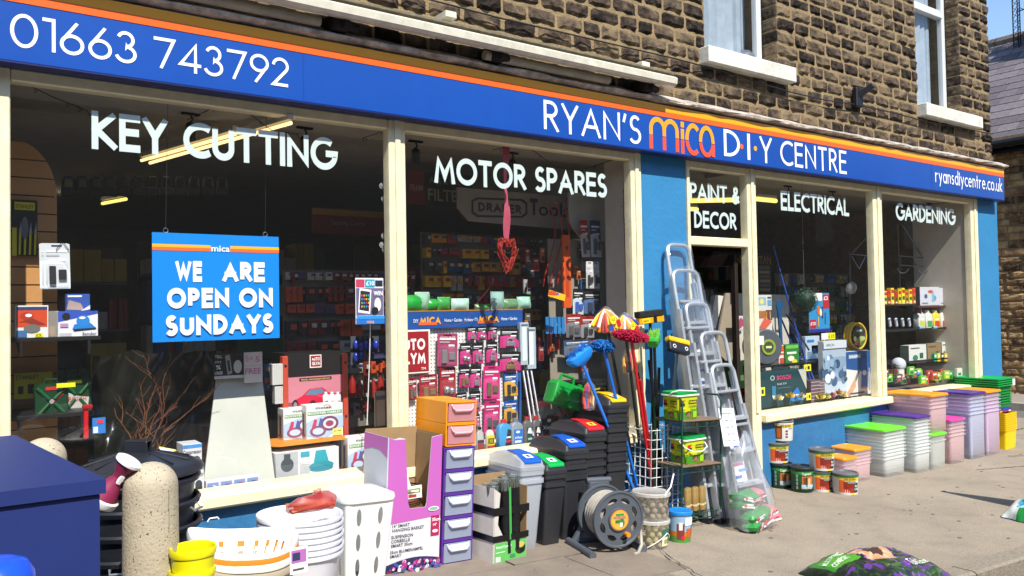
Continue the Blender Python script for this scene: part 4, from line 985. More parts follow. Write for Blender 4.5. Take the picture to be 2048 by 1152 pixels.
CLB = clearish('milky_plastic', 'dfe4ea', .66, .3, .55)
GB = 'slim nested bins'
binstack(2.90, -.42, 2, CLB, '1759b8', .5, ('milky clear slim recycling bin', 'clear', 'milky clear recycling bin with blue-flapped lid, top of the clear stack'), GB, .09, sp=.05, h=.44)
binstack(3.10, -.40, 2, BLK2, '0aa54a', .5, ('black slim recycling bin', 'green-lidded', 'black recycling bin with green-flapped lid, top of the shortest black stack'), GB, .085, sp=.05, h=.40)
binstack(3.30, -.36, 3, BLK2, '1250b8', .6, ('black slim recycling bin', 'blue-lidded', 'black recycling bin with blue-flapped lid, top of its stack'), GB, .098, sp=.066, h=.42)
binstack(3.53, -.28, 5, BLK2, 'c8202c', .7, ('black slim recycling bin', 'red-lidded', 'black recycling bin with red-flapped lid and yellow label'), GB, .098, 'e6c23a', sp=.055, h=.42)
binstack(3.77, -.24, 7, BLK2, 'f0b80c', .8, ('black slim recycling bin', 'tallest yellow-lidded', 'black recycling bin with yellow-flapped lid, top of the tallest stack'), GB, .098, sp=.066, h=.42)
# --- hose reel
p = G(1232, 1103); rx_, ry_ = p.x, p.y+.06
hr = standing('hose_reel', 'grey hose reel wound with pale hose on a tubular stand', 'hose reel', rx_, ry_, R(-14))
GP = mat('grey_reel_plastic', '50565e', .45, var=.08, bump=.1)
rad = .172; zc = rad+.035
def disc(y0, y1):
    mb = MB(); n = 48
    ring = lambda r, y: [(r*math.cos(2*math.pi*i/n), y, zc+r*math.sin(2*math.pi*i/n)) for i in range(n)]
    mb.loft([ring(rad, y1), ring(rad, y0+.006), ring(rad*.985, y0), ring(rad*.93, y0), ring(rad*.90, y0+.006), ring(rad*.86, y0+.006)], 0, False, False)
    # web with eight openings
    no = 8; 
    for k in range(no):
        a0 = 2*math.pi*k/no; vs = []; m_ = 12
        for j in range(m_+1):
            t = j/m_; a = a0+2*math.pi/no*t; hole = 1 if .16 < t < .84 else 0
            sw = math.sqrt(max(0, 1-((t-.5)/.34)**2)) if hole else 0
            rc, rw_ = rad*.68, rad*.095*sw
            for r in (rad*.86, rc+rw_, rc-rw_, rad*.42): vs.append((r*math.cos(a), y0+.007, zc+r*math.sin(a)))
        for j in range(m_):
            o = 4*j; mb.add([vs[o], vs[o+1], vs[o+5], vs[o+4]], [(0, 1, 2, 3)]); mb.add([vs[o+2], vs[o+3], vs[o+7], vs[o+6]], [(0, 1, 2, 3)])
    mb.loft([ring(rad*.42, y0+.007), ring(rad*.40, y0-.004), ring(rad*.36, y0-.004)], 0, False, True)
    mb.v = mb.v
    return mb
disc(-.115, -.095).build('front_disc', GP, hr); disc(.095, .115).build('rear_disc', GP, hr)
MB().cyl((0, -.1, zc), (0, .1, zc), .05, n=20).build('drum', GP, hr)
mb = MB(); HM = mat('grey_green_hose', 'a39c90', .4, var=.15, vs=30)
for lay, rr_ in ((0, .10), (1, .128)):
    nt = 5.5; mb.tube([(rr_*math.cos(a)*(1+.01*math.sin(3*a)), -.082+.164*(a/(2*math.pi*nt) if lay == 0 else 1-a/(2*math.pi*nt)), zc+rr_*math.sin(a)) for a in [2*math.pi*i/28 for i in range(int(28*nt))]], .0145, 7)
mb.tube([(.13, -.07, zc-.02), (.165, -.09, zc-.08), (.15, -.13, .05), (.11, -.16, .013), (.07, -.18, .013)], .0105, 7)
mb.build('hose', HM, hr)
art(hr, (0, -.119, zc), X_, Z_, [('e', 0, 0, .062, .062, 'd8821c'), ('e', 0, 0, .056, .056, 'e3a53c'), ('r', -.03, -.02, .03, .02, '2f6a34'), ('e', .015, -.018, .02, .026, '3c7a34'), ('t', 'HOZELOCK', -.042, .006, .017, '1b2a8a', .084), ('r', -.028, .026, .056, .012, '2f8a3a'), ('r', .0, -.04, .02, .024, 'e8e8d8')], 'hub_label')
MB().cyl((.045, -.122, zc-.085), (.045, -.155, zc-.085), .014, n=14).build('winding_knob', plastic('e08a12'), hr)
st = MB()
st.tube([(-.17, .15, .02), (-.13, .14, .10), (-.10, .135, zc), (-.04, .14, zc+.19)], [.022, .02, .02, .018], 8)
st.tube([(.16, .15, .02), (.10, .14, .10), (.06, .135, zc), (.03, .14, zc+.19)], [.02, .018, .018, .016], 8)
st.cyl((-.10, .14, zc+.19), (.07, .14, zc+.19), .02, n=12); st.cyl((-.2, .17, .022), (-.2, -.17, .022), .023, n=12); st.cyl((.17, .17, .022), (.17, -.13, .022), .022, n=12)
st.cyl((-.2, .15, .022), (.17, .15, .022), .018, n=8); st.box(-.09, .12, zc-.06, .06, .135, zc+.19, bv=.01)
st.build('stand', GP, hr)
# --- tubs of fat balls
BALL = mat('suet', '8d7f66', .9, var=.35, vs=40, bump=.8, bs=70); BALL2 = mat('suet_yellow', 'a0935a', .9, var=.3, vs=40, bump=.7)
def feed_tub(x, y, z, r, h, lidc, lab, ball, prt):
    t = thing('feed_tub', lab, 'tub', (x, y, z), 0, None, tilt(x))
    mb = MB()
    rr2 = random.Random(int(z*1000))
    for L in range(int(h/.034)):
        for k in range(11):
            a = k*2*math.pi/11+L*.3+rr2.uniform(-.1, .1); mb.sphere(((r*.93-.02)*math.cos(a), (r*.93-.02)*math.sin(a), .022+L*.034+rr2.uniform(-.003, .003)), .0185, 8, 6)
        mb.sphere((0, 0, .022+L*.034), .03, 8, 6)
    mb.build('fat_balls', ball, t, kind='stuff')
    MB().lathe([(.001, .001), (r*.93, .001), (r*.99, h)], n=36).build('tub', clearish('clear_tub', 'f0ede4', .16, .12, .4), t)
    MB().lathe([(r*.99, h-.012), (r*1.06, h-.012), (r*1.07, h+.004), (r*1.02, h+.01), (r*.9, h+.006), (.001, h+.007)], n=36).build('lid', clearish('frosted_lid', lidc, .72, .3, .4), t)
    mb = MB(); cols = []
    for k, (a0, a1, z0, z1, c) in enumerate(prt):
        n = 8; off = .0012+.0006*k; rg = lambda z: (r*(.93+.06*z/h)+off)
        vs = []
        for i in range(n+1):
            a = R(a0+(a1-a0)*i/n); vs += [(rg(z0)*math.cos(a), rg(z0)*math.sin(a), z0), (rg(z1)*math.cos(a), rg(z1)*math.sin(a), z1)]
        cols.append(inkm(c)); mb.add(vs, [(2*i, 2*i+2, 2*i+3, 2*i+1) for i in range(n)], k, True)
    mb.build('label', cols, t); return t
p = G(1317, 1099); tx, ty_ = p.x+.02, p.y+.09
f1 = feed_tub(tx, ty_, gz(tx), .115, .165, 'e8e6df', 'lower clear tub of yellowish fat balls with green and cream label', BALL2, [(-95, -38, .02, .125, 'ddd6b4'), (-95, -38, .075, .125, '1f6a52'), (-85, -70, .035, .06, '8a9a60'), (-66, -48, .03, .07, '3f7a50')])
MB().tube([(.118*math.cos(R(a)), .118*math.sin(R(a)), .10-.0012*abs(a+75)) for a in range(-160, 20, 12)], .003, 5).build('handle', PW, f1)
f2 = feed_tub(tx+.175*SL, ty_, gz(tx)+.178, .115, .155, 'e8e6df', 'upper clear tub of brown fat balls with raised white handle', BALL, [(-66, -25, .01, .12, 'b9774a'), (-66, -25, .07, .12, '16423a'), (-60, -32, .02, .05, 'd9c29a')])
MB().tube([(.0, -.12, .15), (.01, -.12, .17), (.06, -.11, .2), (.15, -.05, .265)], .005, 6).build('handle', PW, f2)
# --- blue lidded tub
p = G(1374, 1086); t = standing('blue_lidded_tub', 'small printed tub with bright blue lid and thin blue handle', 'tub', p.x+.01, p.y+.075)
r, h = .078, .185
MB().lathe([(.001, 0), (r*.9, 0), (r*.99, h)], n=32).build('tub', mat('tub_print_blue', '8fb0cc', .4), t)
MB().lathe([(r*.99, h-.012), (r*1.08, h-.01), (r*1.08, h+.006), (r*1.0, h+.012), (r*.9, h+.008), (.001, h+.008)], n=32).build('lid', plastic('1d7fd0'), t)
def wrap(parent, r0, r1, h, items, name='label'):
    mb = MB(); ms = []
    for k, (a0, a1, z0, z1, c) in enumerate(items):
        n = max(3, int(abs(a1-a0)/8)); off = .001+.0005*k; rg = lambda z: r0+(r1-r0)*z/h+off; vs = []
        for i in range(n+1):
            a = R(a0+(a1-a0)*i/n); vs += [(rg(z0)*math.cos(a), rg(z0)*math.sin(a), z0), (rg(z1)*math.cos(a), rg(z1)*math.sin(a), z1)]
        if c not in ms: ms.append(c)
        mb.add(vs, [(2*i, 2*i+2, 2*i+3, 2*i+1) for i in range(n)], ms.index(c), True)
    return mb.build(name, [inkm(c) for c in ms], parent)
wrap(t, r*.9, r*.99, h, [(-200, 20, 0.0, .04, '4a8a3a'), (-200, 20, .04, .07, 'c0701c'), (-150, -112, .02, .12, '7a3030'), (-140, -122, .08, .13, 'e0d8c8'), (-100, -60, .03, .09, 'b85a1c'), (-60, -35, .03, .1, '2c3f66'), (-110, -50, .11, .16, 'e4eef6'), (-128, -110, .02, .045, 'c82020')])
MB().tube([(r*1.05*math.cos(R(a)), .02, h-.01+.09*math.sin(R(a))) for a in range(10, 171, 16)], .0028, 5).build('handle', plastic('16458a'), t)
# --- green wire plant rack
GRN = mat('green_coated_wire', '0f3f2c', .4)
p1, p2 = G(1440, 1047), G(1352, 1052)
rk = standing('wire_rack', 'dark green wire shelf rack holding lawn feed tubs', 'rack', p1.x-.40, p1.y+.0, 0)
rw, rd, rh_ = .40, .26, .92
for a, b in ((0, 0), (rw, 0), (0, rd), (rw, rd)):
    MB().tube([(a, b, 0), (a, b, rh_-.05), (a, b+(.03 if b == 0 else -.03), rh_-.012)], .0075, 6).build('post', GRN, rk)
for a in (0, rw): MB().cyl((a, .03, rh_-.01), (a, rd-.03, rh_-.01), .0075, n=6).build('top_bar', GRN, rk)
SHZ = (.10, .42, .73)
for z in SHZ:
    mb = MB()
    for b in [rd*i/6 for i in range(7)]: mb.cyl((0, b, z), (rw, b, z), .003, n=5)
    for a in (0, rw*.5, rw): mb.cyl((a, 0, z-.004), (a, rd, z-.004), .004, n=5)
    mb.cyl((0, -.001, z-.035), (rw, -.001, z-.035), .0035, n=5)
    for a in [rw*i/9 for i in range(10)]: mb.cyl((a, -.002, z), (a, -.002, z-.035), .0025, n=4)
    mb.build('wire_shelf', GRN, rk)
for z in SHZ[1:]: MB().box(.004, -.01, z+.004, rw-.004, rd-.004, z+.016, bv=.003).build('shelf_board', mat('weathered_board', '7a6450', .85, var=.25, bump=.5), rk)
bx_, by_ = p1.x-.40, p1.y
def sq_tub(x, y, z, lab):
    t = thing('lawn_feed_tub', lab, 'tub', (x, y, z), 0, 'lawn feed tubs', tilt(x))
    w, d, h = .105, .08, .175
    MB().rr([(w*.86, d*.86, 0, .02), (w*.98, d*.98, h, .02)]).build('tub', plastic('c3cc14', .4), t)
    MB().rr([(w*1.0, d*1.0, h-.014, .022), (w*1.09, d*1.1, h-.012, .024), (w*1.09, d*1.1, h-.004, .024), (w*1.04, d*1.04, h-.003, .02)], c1=True).build('collar', plastic('efefe6', .4), t)
    MB().rr([(w*1.03, d*1.04, h-.003, .02), (w*1.03, d*1.04, h+.014, .02), (w*.97, d*.97, h+.018, .02), (w*.93, d*.92, h+.012, .02)]).build('lid', plastic('0b8f3f', .35), t)
    for O, U, wd in (((-w*.86, -d*.86-.0005, 0), X_, w*1.72), ((-w*.86-.0005, d*.86, 0), -Y_, d*1.72)):
        V = Vector((0, -.008 if U == X_ else 0, .15)) if U == X_ else Vector((-.01, 0, .15))
        art(t, O, U, V, [('p', [(0, .004), (wd, .004), (wd, .07), (wd*.4, .05), (0, .065)], '3f8f1e'), ('e', wd*.5, .035, wd*.17, .022, '5a3a22'), ('p', [(wd*.3, .02), (wd*.7, .015), (wd*.55, .05)], '8a6a4a'), ('p', [(wd*.05, .09), (wd*.3, .135), (wd*.05, .135)], 'c8201c'), ('r', wd*.04, .095, wd*.24, .02, '2a1a1a'), ('r', wd*.5, .108, wd*.45, .024, '222a1a'), ('t', 'EVERGREEN', wd*.53, .113, .013, 'f2e820', wd*.4), ('t', 'Complete', wd*.5, .084, .017, '1f4a1a', wd*.42), ('t', '4 in 1', wd*.6, .062, .017, '1f4a1a', wd*.22), ('r', wd*.74, .01, wd*.2, .045, '9ac41e'), ('r', .002, .072, wd*.32, .012, 'e8d800')])
    return t
ta = sq_tub(bx_+.13, by_+.1, gz(bx_)+SHZ[2]+.018-.006, 'yellow and green lawn feed tub with handle up, on the rack top shelf')
tb = sq_tub(bx_+.19, by_+.1, gz(bx_)+SHZ[1]+.018-.008, 'yellow and green lawn feed tub with handle hanging, on the lower rack shelf')
MB().tube([(-.115, -.0, .16), (-.12, -.03, .19), (-.09, -.07, .205), (.0, -.085, .198), (.07, -.085, .192)], .0045, 6).build('handle', PW, ta)
MB().tube([(-.114, -.03, .16), (-.112, -.086, .12), (-.05, -.1, .09), (.04, -.1, .085), (.1, -.096, .11), (.114, -.04, .155)], .0045, 6).build('handle', PW, tb)
for k in range(6):
    t = thing('rolled_log_edging', 'short tan log roll, %s from the left on the bottom rack shelf' % ORD[k], 'roll', (bx_+.12+.037*k, by_+.05+.02*(k % 2), gz(bx_)+SHZ[0]+.004-k*.002), 0, 'rolls on the bottom shelf')
    MB().lathe([(.001, 0), (.021, 0), (.022, .15), (.016, .158), (.001, .156)], n=14).build('roll', mat('tan_bamboo', '8f7440', .6, var=.2, vs=20), t)
    MB().lathe([(.0222, .03), (.0235, .035), (.0235, .04), (.0222, .045)], n=14).build('strap', mat('tan_strap', 'c9b88a', .6), t)
# --- white wire basket with mops
bx, by = 4.02, -.30; BW, BD, BH = .33, .27, W(1300, 862, -.28).z-gz(4.1)
wb = standing('wire_basket', 'tall white wire grid basket crammed with mops and brooms', 'basket', bx, by)
for face in range(4):
    mb = MB(); n = 6 if face % 2 == 0 else 5; ww = BW if face % 2 == 0 else BD
    f = [lambda u, z: (u, 0, z), lambda u, z: (BW, u, z), lambda u, z: (u, BD, z), lambda u, z: (0, u, z)][face]
    for i in range(n+1): mb.cyl(f(ww*i/n, 0), f(ww*i/n, BH+.012), .0036, n=5)
    m_ = 10
    for j in range(m_+1): mb.cyl(f(0, BH*j/m_), f(ww, BH*j/m_), .0036, n=5)
    mb.build('wire_panel', WIRE, wb)
MB().box(0, 0, .01, BW, BD, .014).build('base_panel', WIRE, wb)
def P3(px, py, y): return W(px, py, y)
BASE = lambda a, b: Vector((bx+a, by+b, gz(bx)+.03))
def pole(label, head, a, b, top, col, r=.0115, name='mop', cat='mop', metalp=False, grp='mops and brooms in the wire basket'):
    """handle from the floor of the basket up to 'top'; head(thing, direction frame) adds the head"""
    p0 = BASE(a, b); d = (top-p0); L = d.length
    t = thing(name, label, cat, p0, 0, grp); t.rotation_euler = d.to_track_quat('Z', 'X').to_euler()
    MB().cyl((0, 0, 0), (0, 0, L), r, n=10).cyl((0, 0, L*.02), (0, 0, L*.14), r*1.2, n=10).build('handle', plastic(col, .3) if not metalp else metal('8a8f96', .3), t)
    head(t, L); return t
def fur(parent, L, size, m, n=420, seed=1, name='mop_head'):
    rr2 = random.Random(seed); mb = MB(); sx, sy, sz = size
    for i in range(n):
        v = Vector((rr2.gauss(0, 1), rr2.gauss(0, 1), rr2.gauss(0, 1))).normalized()
        c = Vector((v.x*sx, v.y*sy, v.z*sz)); e = c+Vector((v.x, v.y, v.z))*.014; mb.cyl(c*.75, e+Vector((rr2.uniform(-.006, .006),)*3), .006, .0045, n=4)
    mb.sphere((0, 0, 0), 1, 14, 8); k = 14*9
    mb.v[-k:] = [(x*sx*.95, y*sy*.95, z*sz*.95) for x, y, z in mb.v[-k:]]
    o = mb.build(name, m, parent); o.location = (0, 0, L); return o
REDF = mat('magenta_chenille', 'b0123c', .9, var=.35, vs=60); BLUF = mat('blue_chenille', '1268b0', .9, var=.35, vs=60)
def align(o, t):       # lay a head level whatever the handle's slant
    o.rotation_euler = (t.rotation_euler.to_matrix().inverted() @ Matrix.Rotation(R(8), 3, 'Y')).to_euler()
def h_red(t, L): align(fur(t, L, (.155, .05, .028), REDF, 500, 2), t)
def h_blue(t, L): align(fur(t, L, (.085, .045, .03), BLUF, 300, 3), t)
def h_broom(col, bc):
    def f(t, L):
        mb = MB(); mb.rr([(.03, .02, -.05, .015), (.085, .036, -.025, .02), (.105, .04, .01, .02), (.10, .038, .03, .02), (.06, .02, .045, .02)]); o = mb.build('broom_block', plastic(col), t); o.location = (0, 0, L)
        mb = MB()
        for i in range(90):
            x, y = rng.uniform(-.09, .09), rng.uniform(-.03, .03); mb.cyl((x, y, .02), (x*1.08, y*1.2, .068+rng.uniform(-.006, .006)), .0022, n=3)
        mb.build('bristles', mat('bristle', bc, .7), o, kind='stuff')
    return f
def h_wrap(cols, seed):
    def f(t, L):
        rr2 = random.Random(seed); mb = MB(); ms = [mat('sponge_'+c, c, .8, var=.2) for c in cols]
        for k in range(22):
            a = rr2.uniform(-1.15, 1.15); v = Vector((math.sin(a), rr2.uniform(-.4, .4), -abs(math.cos(a)))); mb.tube([(0, 0, .03), v*.06+Vector((0, 0, .03)), v*.13+Vector((rr2.uniform(-.01, .01), 0, .0))], [.01, .012, .012], 6, k % len(cols))
        o = mb.build('sponge_strips', ms, t); o.location = (0, 0, L)
        mb = MB(); mb.lathe([(.001, .06), (.03, .045), (.065, .0), (.075, -.06), (.06, -.12), (.03, -.14)], n=14); q = mb.build('film_wrap', clearish('clear_film', 'f2f4f6', .10, .08, .3), t, wob=.02); q.location = (0, 0, L)
        b = art(t, (-.03, -.078, L-.06), X_, Z_, [('e', .02, .02, .03, .03, 'f0e21c'), ('t', 'SPECIAL', .0, .024, .007, '222222', .04), ('t', 'OFFER', .003, .012, .007, '222222', .034), ('r', .045, -.04, .04, .05, 'c4232e'), ('r', -.03, -.05, .04, .04, '3a4aa0')], 'sticker')
    return f
pole('red-handled mop with magenta chenille head, the tallest red one', h_red, .16, .10, P3(1262, 672, -.33), 'c01820')
pole('blue-handled mop with blue chenille head left of the red one', h_blue, .10, .16, P3(1206, 692, -.25), '1f6fd0')
pole('blue broom leaning furthest left with light blue dome head', h_broom('1c7fd8', '2a7ad0'), .05, .10, P3(1160, 715, -.22), '2a7be0', name='broom', cat='broom')
pole('mop with wrapped yellow and orange sponge strips, leftmost wrapped head', h_wrap(['e6d21c', 'f0a020', 'd4301c', 'e8e2cc'], 5), .12, .20, P3(1210, 628, -.12), '23262a')
pole('mop with wrapped yellow and blue strips behind the magenta head', h_wrap(['f0d820', 'e8e8e8', '2a50b0', 'e0a010'], 8), .18, .2, P3(1248, 640, -.14), '23262a')
def h_deck(t, L):
    o = MB().box(-.085, -.022, -.03, .085, .022, .005, bv=.006).build('brush_block', BLK, t); o.location = (0, 0, L); o.scale = (1.15, 1, 2.1); o.rotation_euler = (t.rotation_euler.to_matrix().inverted() @ Matrix.Rotation(R(-20), 3, 'X') @ Matrix.Rotation(R(14), 3, 'Y')).to_euler()
    e = MB().box(-.088, -.025, .0055, .088, .025, .022, bv=.004).build('yellow_pad', mat('yellow_foam', 'e8b40c', .8, var=.2), o)
    art(o, (-.085, -.0222, -.03), X_, Z_, [('e', .035, .018, .014, .007, 'd8d8d8'), ('e', .035, .018, .009, .004, '111111'), ('e', .135, .018, .014, .007, 'd8d8d8'), ('e', .135, .018, .009, .004, '111111')], 'logo')
pole('black deck scrubber with grey metal handle leaning right', h_deck, .17, .06, P3(1356, 690, -.3), '50555c', name='deck_scrubber', cat='scrubber', metalp=True)
def h_squee(t, L):
    o = MB().box(-.11, -.02, -.02, .11, .02, .02, bv=.004).build('yellow_block', plastic('e0a010'), t); o.location = (0, 0, L); o.scale = (1.15, 1.2, 1.2); o.rotation_euler = (t.rotation_euler.to_matrix().inverted() @ Matrix.Rotation(R(-4), 3, 'Y')).to_euler()
    q = MB().box(-.112, -.026, .0205, .10, .026, .058, bv=.004).build('brush_strip', mat('black_bristle', '17150f', .8, var=.4, vs=60, bump=.9), o)
    art(o, (-.11, -.0202, -.02), X_, Z_, [('r', .02, .005, .07, .03, 'f2c81c'), ('t', 'HEAVY', .03, .012, .014, '111111', .05), ('r', .12, .002, .03, .036, '151515')], 'label')
pole('yellow-headed yard brush with black bristles at the top right of the basket', h_squee, .24, .18, P3(1300, 640, -.15), '1a1a1a', name='yard_brush', cat='brush')
pole('green hand brush with green rim poking out right of the magenta mop', h_broom('3fae3a', '8ac84a'), .25, .14, P3(1308, 680, -.27), '1a1a1a', name='green_broom', cat='broom')
pole('plain black broom handle standing behind the red mop', lambda t, L: None, .22, .05, P3(1298, 720, -.12), '141518', name='pole', cat='pole')
pole('black rubber-gripped handle second behind the red mop', lambda t, L: None, .14, .03, P3(1275, 745, -.1), '1c1d20', name='pole', cat='pole')
pole('dark handle with blue fluted grip near the right of the basket', lambda t, L: None, .26, .2, P3(1318, 735, -.08), '232a30', name='pole', cat='pole')
pole('short second red handle beside the tall red mop', lambda t, L: None, .2, .12, P3(1281, 760, -.31), 'b5161e', name='pole', cat='pole')
for k, (px, py, y) in enumerate(((1178, 790, -.15), (1256, 720, -.1))):
    q = P3(px, py, y); t = thing('wrapped_refill', ('film-wrapped mop refill hanging low beside the blue broom', 'film-wrapped sponge refill hanging behind the red handle')[k], 'refill', q)
    mb = MB(); ms = [mat('sponge_'+c, c, .8, var=.2) for c in ('d83a20', 'e8e2cc', '2a50b0', 'f0c020')]
    for j in range(14): a = rng.uniform(-.04, .04); mb.tube([(a*.3, 0, .08), (a, rng.uniform(-.02, .02), .0), (a*1.1, 0, -.09)], .009, 6, j % 4)
    mb.build('strips', ms, t); MB().lathe([(.01, .1), (.045, .06), (.055, -.04), (.04, -.1), (.01, -.11)], n=12).build('film_wrap', clearish('clear_film', 'f2f4f6', .10, .08, .3), t, wob=.012)
# --- folded aluminium stepladders leaning by the door
ALU = mat('brushed_aluminium', 'c3c7cb', .36, .55, var=.1, vs=30, bump=.05); FILM = clearish('wrap_film', 'f4f7fa', .02, .08, .25)
LD = 'folded aluminium stepladders'
lads = [((1330, 1378), 487, -.05, -.40), ((1341, 1396), 538, -.12, -.455), ((1368, 1415), 604, -.19, -.51), ((1397, 1450), 662, -.27, -.565), ((1419, 1466), 727, -.35, -.62)]
names = ('tallest', 'second tallest', 'middle', 'second shortest', 'shortest front')
def prof_rail(mb, p, q, w=.022, d=.05):
    """a channel-like rectangular rail from p to q, w across, d deep"""
    p, q = Vector(p), Vector(q); a = (q-p).normalized(); sx = X_; sd_ = a.cross(sx).normalized()
    rg = lambda o: [o+sx*w/2+sd_*d/2, o-sx*w/2+sd_*d/2, o-sx*w/2-sd_*d/2, o+sx*w/2-sd_*d/2]
    mb.loft([rg(p), rg(q)], 0, True, True, False); return mb
for k, ((pl, pr_), pt, yt, yb) in enumerate(lads):
    a, b = W(pl, pt, yt), W(pr_, pt+6, yt); wd = max(.27, b.x-a.x); xc = (a.x+b.x)/2; ztop = (a.z+b.z)/2
    L = math.hypot(ztop-gz(xc), yt-yb); ang = math.atan2(yt-yb, ztop-gz(xc))
    t = thing('stepladder', '%s folded aluminium stepladder in clear wrap leaning beside the shop door' % names[k], 'ladder', (xc, yb, gz(xc)), 0, LD); t.rotation_euler = (-ang, 0, 0)
    w0, w1 = wd*.62, wd*.46
    mb = MB(); hoop = []
    for i in range(19):
        a_ = math.pi*i/18; ca = math.cos(a_); sa = math.sin(a_)
        hoop.append((w1*math.copysign(abs(ca)**.55, ca), 0, L-.10+.10*abs(sa)**.55))
    mb.tube([(w1, 0, L-.42)]+hoop+[(-w1, 0, L-.42)], .0145, 8); mb.build('top_hoop', ALU, t)
    for s in (-1, 1):
        mb = MB(); prof_rail(mb, (s*w0, .0, .03), (s*w1, 0, L-.30), .024, .055); mb.build('front_rail', ALU, t)
        mb = MB(); prof_rail(mb, (s*w0*.9, .075, .03), (s*w1*.85, .05, L-.42), .02, .035); mb.build('rear_rail', ALU, t)
        MB().box(s*w0-.022, -.035, 0, s*w0+.022, .035, .04, bv=.004).build('rubber_foot', BLK, t)
    ns_ = max(3, int((L-.5)/.235)); 
    for j in range(ns_):
        z = .26+j*.235; ww = w0+(w1-w0)*z/L-.014
        st_ = MB().box(-ww, -.045, z-.012, ww, .035, z+.012, bv=.003).build('tread', ALU, t); st_.rotation_euler = (0, 0, 0)
    MB().box(-w1+.015, -.05, L-.46, w1-.015, .05, L-.44, bv=.004).build('platform', ALU, t)
    if k < 3:
      mb = MB(); mb.rr([(w1+.02, .05, L-.62, .03), (w1+.02, .045, L-.2, .03), (w1+.015, .03, L-.02, .02), (w1*.7, .01, L+.03, .008)], c0=False); mb.rr([(w0+.005, .07, .35, .03), (w1+.02, .05, L-.62, .03)], c0=False, c1=False); mb.build('clear_wrap', FILM, t, wob=.02)
    sh = [('r', 0, 0, w1*1.1, .42, 'd9dee6')]+[('r', .01+.05*(q % 2), .02+.045*q, w1*.6+.02*(q % 3), .022, ('2f58a8', '5f86c0', 'a83a6a', '2f58a8', '3a6ab8')[q % 5]) for q in range(8)]
    art(t, (-w1*.55, .045, L-1.02 if L > 1.3 else L-.85), X_, Z_, sh, 'sticker')
a = W(1432, 825, -.50); nt = thing('price_sheet', 'white handwritten price list taped to the shortest stepladder', 'sheet', (a.x, -.565, W(1466, 890, -.57).z))
nt.rotation_euler = (R(-14), R(5), 0)
MB().box(0, 0, 0, .17, .002, .27).build('paper', mat('paper', 'e9edf2', .7, var=.03), nt)
sh = []
for i, s in enumerate(('Stepladders', '4 Tread  £24', '5 Tread  £29', '6 Tread  £35', '7 Tread  £42')): sh.append(('t', s, .02, .225-.048*i, .014, '5a6068', .11))
art(nt, (0, 0, 0), X_, Z_, sh, 'handwriting')
# --- clear sack of seed
p = G(1528, 1062); sk = standing('clear_sack', 'clear plastic sack with knotted neck holding green and red packets', 'sack', p.x+.03, p.y+.12, R(10))
def blob(prof, n=26, seed=1, amp=.02, sx=1, sy=1):
    rr2 = random.Random(seed); ph = [rr2.uniform(0, 6) for _ in range(6)]; mb = MB(); rings = []
    for r, z, ox, oy in prof:
        rings.append([((r*sx*(1+amp*math.sin(3*t+ph[0]+z*20)+amp*.8*math.sin(5*t+ph[1]-z*13)))*math.cos(t)+ox, (r*sy*(1+amp*math.sin(4*t+ph[2]+z*9)))*math.sin(t)+oy, z+amp*.15*math.sin(3*t+ph[3])) for t in [2*math.pi*i/n for i in range(n)]])
    return mb.loft(rings, 0, True, True)
rq = random.Random(21)
for k in range(12):
    col = k % 3; lx, ly, lz = ((-.10, .0, .10)[col]+rq.uniform(-.01, .01), (-.06, .03)[k//6 % 2]+rq.uniform(-.01, .01), .045+.055*(k//3)+rq.uniform(-.006, .006)); green = col == 0 or (col == 1 and k % 2 == 0)
    mb = MB(); mb.rr([(.06, .035, -.028, .02), (.082, .055, -.012, .03), (.085, .058, .01, .03), (.062, .038, .028, .02)])
    pk_ = mb.build('green_packet' if green else 'red_packet', mat('packet_'+('g' if green else 'r'), '2a8a3a' if green else 'd2727c', .35, var=.25, vs=30, bump=.4, bs=30), sk, wob=.008); pk_.location = (lx, ly, lz); pk_.rotation_euler = (rq.uniform(-.3, .3), rq.uniform(-.3, .3), rq.uniform(-.5, .5))
    art(pk_, (-.06, -.066, -.018), X_, Z_, [('r', .0, .004, .12, .012, 'e8e4e0'), ('r', .02, .022, .08, .008, 'e8e4e0' if green else 'b8203a'), ('e', .03, .018, .014, .012, 'c02c3c'), ('t', 'SEEDS' if green else 'Pellets', .045, .02, .012, 'f4f0ec' if green else 'b8182c', .06)], 'packet_print')
blob([(.13, .005, 0, 0), (.2, .02, 0, 0), (.205, .15, 0, 0), (.19, .25, 0, .01), (.15, .33, -.01, .02), (.12, .42, -.03, .03), (.075, .52, -.03, .04), (.05, .58, -.015, .04), (.012, .66, .02, .04)], amp=.07, seed=9, sy=.74).build('clear_bag', clearish('bag_film', 'e6ecf0', .22, .18, .35), sk, wob=.03)
